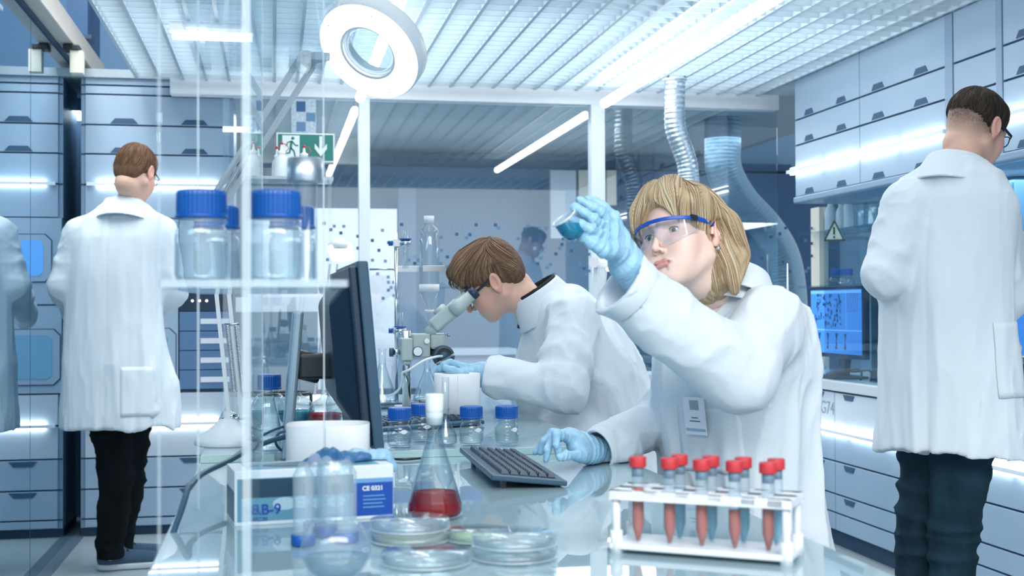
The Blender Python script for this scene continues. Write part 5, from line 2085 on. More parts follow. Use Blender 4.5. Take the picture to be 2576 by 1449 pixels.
man3, _, e3 = standing_man('tall man with short dark hair seen from behind at the right cabinets, dark jeans', fr3, .92, c3, D3,
                           [(2392, 1128, D3, .192, .165), (2390, 1000, D3, .188, .158), (2384, 850, D3, .180, .150), (2380, 700, D3, .182, .145), (2384, 600, D3, .185, .135), (2388, 500, D3, .182, .115), (2392, 440, D3, .140, .085), (2398, 405, D3, .085, .065)],
                           52, al, ar3, [P(2425, 385, D3), P(2402, 440, D3 + .01)],
                           [[P(2345, 1100, D3 + .12), P(2318, 1290, D3 + .10), P(2312, 1690, D3 + .12)], [P(2425, 1100, D3), P(2402, 1290, D3 - .02), P(2384, 1700, D3)]],
                           [(V3(P(2360, 1760, D3)) * A3([1, 1, 0]), V3(P(2360, 1760, D3)) * A3([1, 1, 0]) + A3([.22, .15, 0])),
                            (V3(P(2300, 1760, D3 + .12)) * A3([1, 1, 0]), V3(P(2300, 1760, D3 + .12)) * A3([1, 1, 0]) + A3([.18, .19, 0]))],
                           short_hair(.002, .055), [C(92, 76, 58), C(52, 42, 34), C(38, 32, 28)], [C(62, 50, 40), C(40, 34, 30)], 9, .55, h=.0065, pocket=(2541, 905, .10, .20), stubz=.055, jeans=M['jeans2'])
# ================================================================ the long glass table and what stands on it
TZ = 0.77
TX0, TX1 = at(461, 1253, Z=TZ).x, at(2042, 1358, Z=TZ).x
TYS = at(1000, 1152, Z=TZ).y          # where the raised far sheet begins
TZ2 = TZ + 0.016
tt = thing('glass_table', 'long white table with mirror-bright glass top under all the laboratory ware', 'table', (TX0, 0.7, 0))
ox, oy = TX0, 0.7
TYE = 4.55
MB().box((0, 0, TZ - .012), (TX1 - ox, TYE - oy, TZ)).build('glass_top', M['tabletop'], tt, bevel=.002)
MB().box((0.0, TYS - oy, TZ + .0003), (TX1 - ox - .012, TYE - oy - .02, TZ2)).build('raised_glass_sheet', [M['tabletop']], tt, bevel=.002)
MB().box((0.001, TYS - oy - .004, TZ + .0005), (TX1 - ox - .014, TYS - oy - .0005, TZ2 - .001)).build('polished_edge', M['greenedge'], tt)
MB().box((.01, .01, TZ - .035), (TX1 - ox - .01, TYE - oy - .01, TZ - .0125)).build('white_underframe', M['beam'], tt)
for x_, y_ in ((.04, .1), (TX1 - ox - .04, .1), (.04, TYE - oy - .06), (TX1 - ox - .04, TYE - oy - .06), (.04, (TYE - oy) / 2)):
    MB().box((x_ - .025, y_ - .025, 0), (x_ + .025, y_ + .025, TZ - .035)).build('leg', M['beam'], tt)

LQ = {}


def liquid(name, col, alpha=.82, emit=0):
    if name not in LQ:
        m = glass(name, col, tuple(c * .75 for c in col[:3]) + (1,), .8, 1.33)
        nt = m.node_tree
        out = [n for n in nt.nodes if n.type == 'OUTPUT_MATERIAL'][0]
        src = out.inputs['Surface'].links[0].from_socket
        df = nt.nodes.new('ShaderNodeBsdfDiffuse')
        df.inputs['Color'].default_value = col
        mx = nt.nodes.new('ShaderNodeMixShader')
        mx.inputs[0].default_value = alpha
        nt.links.new(src, mx.inputs[1])
        nt.links.new(df.outputs[0], mx.inputs[2])
        nt.links.new(mx.outputs[0], out.inputs['Surface'])
        LQ[name] = m
    return LQ[name]


RED = liquid('red_liquid', C(150, 30, 38), .75)
CYAN = liquid('cyan_liquid', C(136, 200, 220), .8)
BLUEL = liquid('blue_liquid', C(34, 146, 184), .7)
ORANGE = liquid('orange_red_liquid', C(196, 92, 80), .85)
AGAR = liquid('green_agar', C(190, 216, 176), .75)
AGARW = liquid('cream_agar', C(226, 228, 214), .75)
PALET = liquid('pale_teal_liquid', C(214, 230, 236), .08)
CLEAR = glass('clear_liquid', (.93, .97, .98, 1), (.7, .8, .85, 1), .8, 1.33)


def on(px, py, Z=TZ):
    return at(px, py, Z=Z)


def arcprof(r0, z0, r1, z1, k, n=6):
    """quarter-ellipse style shoulder from (r0,z0) to (r1,z1)"""
    out = []
    for i in range(n + 1):
        t = i / n * math.pi / 2
        out.append((r1 + (r0 - r1) * math.cos(t), z0 + (z1 - z0) * math.sin(t)) if k else (r0 + (r1 - r0) * math.sin(t), z1 + (z0 - z1) * math.cos(t)))
    return out


def screw_cap(parent, z, r, h, m=None, fins=36, rz=0.0, ring=True):
    vs, fs = [], []
    n = fins * 2
    for zz, f in ((z, 1), (z + h * .82, 1), (z + h * .95, .97), (z + h, .9)):
        for k in range(n):
            a = 2 * math.pi * k / n
            rr_ = r * f * (1 + (.022 if k % 2 else 0))
            vs.append((rr_ * math.cos(a), rr_ * math.sin(a), zz))
    for i in range(3):
        for k in range(n):
            fs.append((i * n + k, i * n + (k + 1) % n, (i + 1) * n + (k + 1) % n, (i + 1) * n + k))
    fs.append(tuple(3 * n + k for k in range(n)))
    fs.append(tuple(range(n - 1, -1, -1)))
    c = MB().add(vs, fs).build('screw_cap', m or M['cap'], parent)
    if ring:
        MB().lathe([(r * 1.06, z - h * .16), (r * 1.07, z - h * .02), (r * 1.02, z + .0003)], n=36).build('pouring_ring', m or M['cap'], c)
    return c


M['thick'] = glass('thick_glass', (.94, .975, .985, 1), (.55, .68, .76, 1), 1.4, 1.5, base=.03, whiten=.10)
M['print'] = mat('white_print', C(230, 238, 242), .5)


def media_bottle(lab, loc, R, H, capr=.0265, caph=.026, liq=None, lh=.4, group=None, scale_marks=True, rz=0, name='media_bottle', wide=False):
    t = thing(name, lab, 'bottle', loc, rz, group)
    nr = capr * .78 if not wide else capr * .9
    hb = H - caph - .010                       # top of the glass thread
    sh = hb - R * (.75 if not wide else .35) - .008
    prof = [(0, .002), (R * .80, .0015), (R * .94, .004), (R, .012), (R, sh * .80)] + arcprof(R, sh * .80, nr, hb - .012, True, 8)[1:] + \
           [(nr * 1.12, hb - .009), (nr * 1.14, hb - .006), (nr, hb - .003), (nr, hb + caph * .8)]
    MB().lathe(prof, n=40, caps=False).build('glass_body', M['thick'] if wide else M['lab'], t)
    MB().lathe([(0, .006), (R * .86, .006), (R * .93, .012), (R * .93, sh * .78)], n=32, caps=False).build('inner_wall', M['lab'], t)
    screw_cap(t, hb + .002, capr, caph)
    if liq:
        z1 = lh * H
        MB().lathe([(0, .005), (R * .90, .005), (R * .95, .013), (R * .95, z1), (0, z1)], n=32).build('liquid', liq, t)
    if scale_marks:
        p = MB()
        for k in range(5):
            for s_ in range(4):
                a0 = -1.9 + s_ * .06
                a1 = a0 + .06
                z = .2 * H + k * H * .08
                q = [(R * 1.004 * math.cos(a), R * 1.004 * math.sin(a), zz) for a, zz in ((a0, z), (a1, z), (a1, z + .0009), (a0, z + .0009))]
                p.add(q, [(0, 1, 2, 3)])
        for s_ in range(6):
            a0 = -1.45 + s_ * .12
            a1 = a0 + .12
            z, dz = H * .38, H * .10 * math.sin(math.pi * (s_ + .5) / 6)
            q = [(R * 1.004 * math.cos(a), R * 1.004 * math.sin(a), zz) for a, zz in ((a0, z - dz / 2), (a1, z - dz / 2), (a1, z + dz / 2), (a0, z + dz / 2))]
            p.add(q, [(0, 1, 2, 3)])
        p.build('printed_scale', M['print'], t)
    return t


def erlenmeyer(lab, loc, R, H, nr, liq=None, lh=.2, stopper=False, name='conical_flask', group=None, rim=True):
    t = thing(name, lab, 'flask', loc, 0, group)
    zn = H * .72
    prof = [(0, .002), (R * .86, .0015), (R * .97, .005), (R, .013), (R * .965, .024), (nr * 1.15, zn - .006), (nr, zn + .006), (nr, H - .004)]
    if rim:
        prof += [(nr * 1.16, H - .001), (nr * 1.12, H + .001)]
    MB().lathe(prof, n=44, caps=False).build('glass_body', M['lab'], t)
    MB().lathe([(r * .95, z + .003) for r, z in prof[:7]], n=44, caps=False).build('inner_wall', M['lab'], t)
    if liq:
        z1 = lh * H
        r1 = R * .965 + (nr * 1.15 - R * .965) * max(0, (z1 - .024) / (zn - .03))
        MB().lathe([(0, .004), (R * .84, .004), (R * .94, .008), (R * .965, .014), (R * .935, .024), (r1 * .96, z1), (0, z1)], n=44).build('liquid', liq, t)
    if stopper:
        MB().lathe([(nr * .9, H - .022), (nr * 1.06, H - .004), (nr * 1.15, H + .024), (nr * 1.05, H + .026)], n=30).build('stopper', M['whitesoft'], t, )
    return t


# ---- bottles with blue caps in a row on the raised sheet
z2 = TZ2
bl_ = [(1005, 1126, 'small clear bottle with blue cap, nearest the dark monitor edge'), (1062, 1112, 'small clear bottle with blue cap half hidden behind the tall stoppered flask'),
       (1186, 1121, 'small clear bottle with blue cap standing behind the keyboard'), (1275, 1120, 'small clear bottle with blue cap, rightmost in the row near the gloved hand')]
for px, py, lab in bl_:
    l_ = on(px, py, z2)
    media_bottle(lab, (l_.x, l_.y, z2), .0275, .098, .0255, .024, group='row of small blue capped bottles', rz=-1.2 + px * .001)

# ---- stoppered flask with red liquid
l_ = on(1094, 1302)
erlenmeyer('conical flask with dark red liquid and frosted white stopper', (l_.x, l_.y, TZ), .0435, .168, .0130, RED, .24, True)
# ---- flask with a long glass neck behind it
l_ = on(1121, 1122, z2)
t = erlenmeyer('small conical flask with a long open glass neck behind the red flask', (l_.x, l_.y, z2), .026, .085, .0085, None)
MB().lathe([(.0085, .08), (.0085, .155), (.0094, .156)], n=20, caps=False).build('neck_tube', M['lab'], t)

# ---- glove box LAB-9
A, B = on(590, 1325), on(990, 1301)
bz = .083
bx = (B - A)
ang = math.atan2(bx.y, bx.x)
L_ = bx.length
gb = thing('glove_box', 'blue and teal glove carton reading LAB-9, with blue gloves coming out of its top', 'box', (A.x, A.y, TZ), ang)
Dp = .105
wb = mat('box_white', C(222, 230, 236), .4)
tealp = mat('box_teal_print', C(96, 152, 176), .35)
darkp = mat('box_dark_print', C(34, 66, 88), .3)
bluep = mat('box_blue_print', C(8, 74, 164), .35)
skyp = mat('box_sky_print', C(104, 158, 206), .35)
MB().box((0, 0, 0), (L_, Dp, bz)).build('carton', wb, gb, bevel=.001)
fx = L_ * .74
MB().box((.004, -.0006, .006), (fx, 0, bz - .012)).build('teal_panel', tealp, gb)
MB().box((.010, -.0010, bz * .50), (fx, -.0007, bz - .013)).build('dark_panel', darkp, gb)
MB().box((fx, -.0008, .005), (L_ - .001, 0, bz * .68)).build('blue_panel', bluep, gb)
MB().box((fx, -.0008, bz * .68), (L_ - .001, -.0001, bz * .76)).build('sky_stripe', skyp, gb)
MB().box((-.0008, .004, .006), (0, Dp - .004, bz * .62)).build('side_panel', darkp, gb)
MB().box((.02, .012, bz - .0002), (L_ - .02, Dp - .012, bz + .0006)).build('top_print', tealp, gb)
m = MB()
m.lathe([(.0, 0), (.001, 0), (.001, .0006), (0, .0006)], (0, 0, 0), 4)
op = MB()
N = 28
op.prism([(L_ * .5 + L_ * .30 * math.cos(2 * math.pi * k / N), Dp / 2 + .026 * math.sin(2 * math.pi * k / N), bz + .0007) for k in range(N)], (0, 0, .0006))
op.build('dispensing_slot', darkp, gb)
for nm, mm in (('glove_picture', mat('glove_print', C(176, 204, 214), .4)),):
    g = MB()
    for cx, cz, w, h in ((.075, .031, .018, .010), (.10, .032, .013, .009), (.125, .029, .010, .008), (.155, .03, .014, .009)):
        g.prism([(cx + w * math.cos(2 * math.pi * k / 16), -.0016, cz + h * math.sin(2 * math.pi * k / 16)) for k in range(16)], (0, .0008, 0))
    g.build(nm, mm, gb)


def label(parent, txt, m, x, y, z, size, xdir=(1, 0, 0), updir=(0, 0, 1), align='LEFT', bold=0.0, depth=.0004, name='lettering'):
    pm = parent_mat(parent)
    R3 = pm.to_3x3()
    o = text_obj(name, txt, m, parent, pm @ Vector((x, y, z)), size, R3 @ Vector(xdir), R3 @ Vector(updir), align, depth, bold)
    o.matrix_parent_inverse = pm.inverted()
    return curve_mesh(o)


label(gb, 'LAB-9', bluep, .014, -.0014, .023, .022, bold=.0004)
label(gb, '60 PIECES', bluep, .016, -.0014, .009, .008)
label(gb, 'CE 0321', M['print'], fx + .014, -.0014, bz * .57, .0095, bold=.0003)
for k in range(4):
    MB().box((fx + .015, -.0014, bz * .42 - k * .0058), (fx + .015 + (.034, .036, .031, .034)[k], -.0009, bz * .42 - k * .0058 + .0018)).build('small_print_line', skyp, gb)
# crumpled gloves standing out of the slot
oc = V3((A.x, A.y, TZ + bz))
e1_, e2_ = A3([math.cos(ang), math.sin(ang), 0]), A3([-math.sin(ang), math.cos(ang), 0])


def gw(u, v, z):
    return oc + e1_ * u + e2_ * v + A3([0, 0, z])


def crumple(p, k):
    if k == 0:
        d = chain(p, [gw(.115, .05, -.004), gw(.15, .045, .010), gw(.185, .05, .005), gw(.215, .05, .009)], [.010, .013, .010, .006], .01)
        d = smin(d, chain(p, [gw(.15, .045, .008), gw(.158, .03, .022)], [.009, .004], .01), .01)
    else:
        d = chain(p, [gw(.16, .06, -.002), gw(.20, .07, .008), gw(.245, .065, .004), gw(.262, .06, -.012)], [.008, .010, .011, .007], .01)
    return d - folds(p, (e1_, e2_, A3([0, 0, 1.])), (60, 40, 40), .003, k * 3.0)


for k, lb in ((0, 'dark blue crumpled nitrile glove pulled up from the carton slot'), (1, 'pale crumpled glove lying over the right end of the carton')):
    b0 = gw(.16, .05, 0)
    e = np_mesh('nitrile_glove', [sdf_mesh(lambda p: np.maximum(crumple(p, k), np.where(np.abs((p - oc) @ e1_ - L_ / 2) < L_ / 2 + .001, TZ + bz + .0016 - p[:, 2], -1)), gw(.08, 0, -.03) - .06, gw(.28, .1, .03) + .05, .0025)],
                (mat('dark_blue_glove', C(60, 110, 158), .45), M['glove'])[k])
    tag(e, lb, 'glove')

# ---- oval white pots
def oval_pot(lab, loc, a, b, h, rz):
    t = thing('oval_pot', lab, 'container', loc, rz)
    n = 44
    prof = [(1.0, 0), (1.0, h), (.985, h + .0012), (.965, h), (.965, .004), (0, .004)]
    vs, fs = [], []
    for s_, z in prof:
        for k in range(n):
            an = 2 * math.pi * k / n
            ca, sa = math.cos(an), math.sin(an)
            x = a * math.copysign(abs(ca) ** .62, ca)
            y = b * math.copysign(abs(sa) ** .62, sa)
            vs.append((x * s_, y * s_ if s_ else 0, z))
    for i in range(len(prof) - 1):
        for k in range(n):
            fs.append((i * n + k, i * n + (k + 1) % n, (i + 1) * n + (k + 1) % n, (i + 1) * n + k))
    fs.append(tuple(range(n - 1, -1, -1)))
    MB().add(vs, fs, True).build('pot', M['white'], t)
    MB().box((-.0006, -b - .0006, .002), (.0006, -b + .001, h - .002)).build('seam', mat('seam_grey', C(205, 214, 220), .5), t)
    return t


l_ = at(826, 1245, Z=TZ)
l_ = at(826, 1240, Z=TZ)
hz = at(826, 1066, Y=l_.y).z - TZ
oval_pot('large oval white pot without lid, behind the blue glove carton', (l_.x, l_.y, TZ), .0735, .056, hz, -.12)
l_ = at(1150, 1066, Z=TZ2)
hz = at(1150, 940, Y=l_.y).z - TZ2
oval_pot('oval white pot standing below the microscope, further back on the table', (l_.x, l_.y, TZ2), .062, .042, hz, -.1)

# ---- round-bottomed flask in the foreground
l_ = at(845, 1466, Z=TZ)
rf = thing('round_flask', 'round bodied glass flask with straight neck in the near left corner', 'flask', (l_.x, l_.y, TZ))
R = .0415
pr = [(0, .001), (R * .45, .001)] + [(R * math.cos(a), R + R * math.sin(a)) for a in np.linspace(-1.1, 1.17, 18)]
nrk = .0195
pr = [q for q in pr if q[1] < R * 1.86 or q[0] > nrk] + [(nrk, R * 1.98), (nrk, .141), (nrk * 1.12, .1435), (nrk * 1.1, .145)]
MB().lathe(pr, n=48, caps=False).build('glass_body', glass('thick_glass', (.93, .97, .98, 1), (.55, .68, .76, 1), 1.3, 1.5, base=.03, whiten=.07), rf)
MB().lathe([(0, .003), (R * .5, .004)] + [(R * .95 * math.cos(a), R + R * .95 * math.sin(a)) for a in np.linspace(-.95, -.25, 8)] + [(0, R - R * .95 * math.sin(.25))], n=40).build('liquid', PALET, rf)

# ---- 50 ml tubes standing upside down on their blue caps
ctube = [(763, 1372, 'upturned centrifuge tube on blue cap, leftmost behind the round flask'), (822, 1350, 'upturned centrifuge tube behind the neck of the round flask'),
         (872, 1364, 'upturned centrifuge tube to the right of the round flask neck'), (792, 1338, 'upturned centrifuge tube standing nearest the glove carton')]


def falcon(lab, loc):
    t = thing('centrifuge_tube', lab, 'tube', loc, 0, 'upturned centrifuge tubes by the round flask')
    r = .0142
    MB().lathe([(0, .001), (.0168, .001), (.0172, .003), (.0172, .0145), (.016, .0155)], n=32).build('screw_cap', M['cap'], t)
    MB().lathe([(r, .012), (r, .098), (.006, .1135), (.003, .1155), (0, .116)], n=32, caps=False).build('tube_body', glass('milky_plastic_%d' % len(bpy.data.materials), (.86, .93, .96, 1), (.5, .66, .76, 1), 1.0, 1.45, whiten=.20), t)
    g = MB()
    for k in range(9):
        q = [((r + .0002) * math.cos(a), (r + .0002) * math.sin(a), z) for a, z in ((-2.0, .03 + k * .007), (-1.6, .03 + k * .007), (-1.6, .031 + k * .007), (-2.0, .031 + k * .007))]
        g.add(q, [(0, 1, 2, 3)])
    g.build('printed_scale', skyp, t)
    return t


for px, py, lb in ctube:
    q = on(px, py)
    falcon(lb, (q.x, q.y, TZ))

# ---- petri dishes
def petri(lab, px, py, R, agar=None, n=1, lift=0.0, name='petri_dish', Zb=None):
    z = (TZ if Zb is None else Zb)
    q = on(px, py, z)
    t = thing(name, lab, 'dish', (q.x, q.y, z), 0, 'petri dishes in the foreground')
    h = .015
    MB().lathe([(0, .001), (R * .94, .001), (R * .95, .003), (R * .95, h - .003), (R * .935, h - .003), (R * .93, .0035), (0, .003)], n=56).build('dish', PD, t)
    MB().lathe([(R, .003), (R, h), (R * .99, h + .001), (0, h + .001)], n=56, caps=False).build('lid', PD, t)
    MB().lathe([(R * .985, .0028), (R * 1.005, .0028), (R * 1.005, .0044), (R * .985, .0044)], n=56, caps=False).build('lid_rim', RIM, t)
    if agar:
        MB().lathe([(0, .0036), (R * .92, .0036), (R * .92, .0085), (0, .0085)], n=48).build('agar', agar, t)
    return t


PD = glass('petri_glass', (.95, .975, .985, 1), (.68, .79, .84, 1), 1.1, 1.5, base=.015, whiten=.05)
RIM = glass('petri_rim', (.95, .98, .99, 1), (.8, .88, .92, 1), 1.5, 1.5, base=.25, whiten=.35)
petri('petri dish with cream jelly, lower one behind the two clear dishes', 1032, 1362, .056, AGARW)
t_ = petri('clear petri dish stacked on top of the cream dish', 1032, 1362, .056, None)
t_.location.z += .0165
petri('petri dish with pale green jelly', 1204, 1360, .0455, AGAR)
petri('empty clear petri dish at the front edge, left one', 1072, 1418, .058)
t2 = petri('clear petri dish at the front, right of the empty one, lower of two', 1293, 1404, .057)
t3 = petri('clear petri dish on top of the front right dish', 1293, 1404, .056)
t3.location.z += .0165

# ---- rack with red-capped tubes
A, B = on(1532, 1392), on(1992, 1428)
bx = B - A
ang = math.atan2(bx.y, bx.x)
RL = bx.length
rk = thing('tube_rack', 'white plastic rack holding two rows of red capped tubes', 'rack', (A.x, A.y, TZ), ang)
RD = .085
M['rack'] = mat('white_rack_plastic', C(232, 238, 244), .35)


def plate(z, th, name):
    m = MB()
    # frame with cross strips so the holes stay open
    m.box((0, 0, z), (RL, .010, z + th))
    m.box((0, RD - .010, z), (RL, RD, z + th))
    m.box((0, 0, z), (.012, RD, z + th))
    m.box((RL - .012, 0, z), (RL, RD, z + th))
    m.box((0, .034, z), (RL, .050, z + th))
    for k in range(6):
        x = .012 + (RL - .024) * k / 5
        m.box((x - .010 + (.01 if k == 0 else 0) - (.01 if k == 5 else 0), 0, z), (x + .010 + (.01 if k == 0 else 0) - (.01 if k == 5 else 0), RD, z + th))
    return m.build(name, M['rack'], rk, bevel=.0012)


plate(.072, .012, 'upper_plate')
MB().box((0, 0, .006), (RL, RD, .014)).build('lower_plate', M['rack'], rk, bevel=.002)
for k in range(9):
    MB().cyl((.02 + k * (RL - .04) / 8, RD / 2, .0005), (.02 + k * (RL - .04) / 8, RD / 2, .0062), .006, 12).build('foot', M['rack'], rk)
for x_ in (.008, RL - .008):
    for y_ in (.008, RD - .008):
        p = MB()
        p.cyl((x_, y_, .0), (x_, y_, .084), .0055, 14)
        p.cyl((x_, y_, .0), (x_, y_, .030), .0085, 14)
        p.build('post', M['rack'], rk)
cols_ = [((RL - .024) * (k + .5) / 5 + .012) for k in range(5)]
TB = glass('tube_plastic', (.92, .96, .98, 1), (.55, .68, .76, 1), 1.0, 1.45, whiten=.10)
band = mat('grey_blue_refraction_band', C(88, 124, 152), .4)  # dark background refracted through the tube, painted as an opaque band
inv = rk.matrix_basis


def small_tube(lab, x, y, liq, top):
    w = parent_mat(rk) @ Vector((x, y, .0145))
    t = thing('capped_tube', lab, 'tube', w, 0, 'red capped tubes in the white rack')
    r = .0083
    MB().lathe([(.0015, 0), (.0028, .001), (r, .022), (r, .104)], n=24, caps=False).build('tube_body', TB, t)
    if liq:
        MB().lathe([(0, .001), (.0022, .0015), (r * .90, .022), (r * .90, top), (0, top)], n=24).build('liquid', liq, t)
    MB().lathe([(r * .97, .0875), (r * .97, .0995)], n=24).build('refraction_band', band, t)
    MB().lathe([(.0112, .100), (.0115, .1015), (.0115, .1125), (.0108, .114), (0, .114)], n=30).build('screw_cap', M['red'], t)
    return t


nm5 = ['first', 'second', 'third', 'fourth', 'fifth']
for k in range(5):
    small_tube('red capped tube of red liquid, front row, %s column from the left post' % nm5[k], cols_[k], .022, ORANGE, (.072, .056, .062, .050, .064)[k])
for k in range(1, 5):
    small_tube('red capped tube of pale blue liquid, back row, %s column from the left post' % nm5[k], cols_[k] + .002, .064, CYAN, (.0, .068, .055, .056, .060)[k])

# ---- keyboard
def keyboard(lab, c, rz, L=.44, Wd=.15, group=None):
    t = thing('keyboard', lab, 'keyboard', c, rz, group)
    b = MB()
    tl_ = .014
    b.prism([(-L / 2, -Wd / 2, .003), (-L / 2, -Wd / 2, .013), (-L / 2, -Wd / 2 + .01, .016), (-L / 2, Wd / 2, .016 + tl_), (-L / 2, Wd / 2, .004 + tl_)], (L, 0, 0))
    b.build('case', M['slate'], t, bevel=.003)
    for sx in (-1, 1):
        MB().box((sx * (L / 2 - .03) - .012, Wd / 2 - .03, 0), (sx * (L / 2 - .03) + .012, Wd / 2 - .022, .004 + tl_ * .85)).build('foot', M['black'], t)
        MB().box((sx * (L / 2 - .03) - .012, -Wd / 2 + .01, 0), (sx * (L / 2 - .03) + .012, -Wd / 2 + .02, .006)).build('pad', M['black'], t)
    kp = (Wd - .036) / 6
    ks = MB()
    for r_ in range(6):
        x = -L / 2 + .010
        y = -Wd / 2 + .018 + kp * r_
        z = .016 + tl_ * (y + .006 + Wd / 2) / Wd
        col = 0
        while x < L / 2 - .012:
            w = .0182
            if r_ == 0 and col == 3:
                w = .0182 * 5.6
            if col in (14,) or (r_ == 0 and abs(x - .075) < .004):
                x += .006
            if x + w > L / 2 - .006:
                break
            zt_ = z + .0065
            y0, y1 = y + .001, y + kp - .0015
            dz = tl_ * (y1 - y0) / Wd
            vs = [(x, y0, z), (x + w - .0022, y0, z), (x + w - .0022, y1, z + dz), (x, y1, z + dz),
                  (x + .0026, y0 + .0028, zt_), (x + w - .0048, y0 + .0028, zt_), (x + w - .0048, y1 - .0014, zt_ + dz), (x + .0026, y1 - .0014, zt_ + dz)]
            ks.add(vs, [(4, 5, 6, 7), (0, 1, 5, 4), (1, 2, 6, 5), (2, 3, 7, 6), (3, 0, 4, 7)])
            x += w
            col += 1
    ko = ks.build('keys', mat('key_plastic_%d' % len(bpy.data.materials), C(38, 64, 84), .45), t)
    tag(ko, kind='stuff')
    return t


a, b, c_ = at(1150, 1140, Z=TZ + .01), at(1236, 1216, Z=TZ + .01), at(1430, 1218, Z=TZ + .01)
# the near short edge runs b -> c_, the long left edge runs a -> b
ld = (b - a).normalized()
kc = (b + c_) / 2 - ld * .22
keyboard('dark slate keyboard lying on the glass below the gloved hand', (kc.x, kc.y, TZ), math.atan2(-ld.y, -ld.x) + 0, .44, (c_ - b).length)
q = on(1030, 1082, TZ2)
keyboard('second dark keyboard further back, seen through the small blue capped bottles', (q.x + .02, q.y + .05, TZ2), .5, .36, .13)
q = on(1152, 1058, TZ2)
mo = thing('computer_mouse', 'black computer mouse behind the small blue capped bottles', 'mouse', (q.x, q.y, TZ2), .3)
MB().ball((0, 0, .012), .03, 24, 14, (.95, 1.45, 1.0)).build('shell', M['black'], mo)
MB().box((-.003, .02, .028), (.003, .032, .036)).build('wheel', M['slate'], mo)

# ---- monitor seen edge-on
TZm = TZ2
n_, f_ = at(940, 900, D=2.28), at(880, 900, D=2.80)
pz0, pz1 = at(960, 1138, D=2.28).z, at(918, 656, D=2.28).z
md = Vector((f_.x - n_.x, f_.y - n_.y, 0))
ml = md.length
mdir = md.normalized()
mon = thing('computer_monitor', 'large dark monitor seen from behind and edge-on in the middle of the table', 'monitor', (n_.x, n_.y, pz0), math.atan2(mdir.y, mdir.x))
# local x runs along the screen away from the camera, +y is the back (left in the picture)
H_ = pz1 - pz0
tlt = .030


def tb_(x, y, z):
    return (x, y + tlt * (z / H_), z)


def slab(x0, x1, y0, y1, z0, z1, name, m, bev=.003, par=None):
    vs = [tb_(x, y, z) for z in (z0, z1) for x, y in ((x0, y0), (x1, y0), (x1, y1), (x0, y1))]
    return MB().add(vs, [(0, 3, 2, 1), (4, 5, 6, 7), (0, 1, 5, 4), (1, 2, 6, 5), (2, 3, 7, 6), (3, 0, 4, 7)]).build(name, m, par or mon, bevel=bev)


slab(0, ml, -.020, 0, 0, H_, 'bezel', M['slate'])
slab(.008, ml - .008, .0, .016, .01, H_ - .01, 'back_cover', M['darkblue'], .004)
bk = MB()
bk.add([tb_(.03, .015, .03), tb_(ml - .03, .015, .03), tb_(ml - .03, .015, H_ - .03), tb_(.03, .015, H_ - .03),
        tb_(.09, .052, .09), tb_(ml - .09, .052, .09), tb_(ml - .09, .052, H_ - .075), tb_(.09, .052, H_ - .075)],
       [(0, 1, 2, 3), (7, 6, 5, 4), (0, 4, 5, 1), (1, 5, 6, 2), (2, 6, 7, 3), (3, 7, 4, 0)])
bk.build('back_bulge', M['darkblue'], mon, bevel=.01, seg=3)
slab(.012, ml - .012, -.0212, -.0203, .014, H_ - .014, 'screen', mat('monitor_screen', C(60, 100, 140), .15, emit=C(120, 170, 220), estr=.6), .0)
hg = MB()
hg.bar((ml / 2, .05, H_ * .42), (ml / 2, .125, H_ * .42), .07, .05)
hg.bar((ml / 2, .10, H_ * .50), (ml / 2, .115, H_ * .34), .06, .03, up=(1, 0, 0))
hg.build('tilt_hinge', M['black'], mon, bevel=.006)
st_ = MB()
lx = ml / 2
zf = TZm - pz0
st_.bar((lx, .150, zf + .012), (lx, .125, H_ * .74), .085, .020, up=(0, 1, 0))
st_.build('stand_column', mat('silver_plastic', C(150, 174, 190), .3, metal=.5), mon, bevel=.006)
st_ = MB()
st_.box((lx - .11, -.03, zf), (lx + .11, .17, zf + .012))
st_.build('stand_base', M['slate'], mon, bevel=.005)

# ---- acrylic shelf unit with its panels, in the left foreground
SZ0, SZ1 = 1.1235, 1.1315
nl_, nr_ = at(402, 706, Z=SZ1), at(874, 706, Z=SZ1)
xa_, xb_ = at(405, 700, D=1.45).x, at(874, 700, D=1.45).x
ya_, yb_ = 1.42, 2.12
sa, sb = at(505, 750, Y=yb_).x, at(815, 750, Y=yb_).x
SX0, SX1 = (xa_ + sa) / 2, (xb_ + sb) / 2
shf = thing('acrylic_shelf_unit', 'tall clear acrylic shelf unit standing on the near left of the table', 'shelf', (SX0, ya_, TZ))
w_, d_ = SX1 - SX0, yb_ - ya_
MB().box((0, 0, SZ0 - TZ), (w_, d_, SZ1 - TZ)).build('shelf_board', M['acrylic'], shf, bevel=.0008)
MB().box((0, 0, at(660, 182, Y=yb_).z - TZ), (w_, d_, at(660, 182, Y=yb_).z - TZ + .008)).build('shelf_board', M['acrylic'], shf, bevel=.0008)
EDG = glass('sawn_acrylic_edge', (.92, .96, .975, 1), (.8, .88, .92, 1), 1.4, 1.5, base=.08, whiten=.24)
xm_ = (at(620, 700, Y=ya_).x - SX0, at(657, 700, Y=yb_).x - SX0)
top_ = 1.95 - TZ
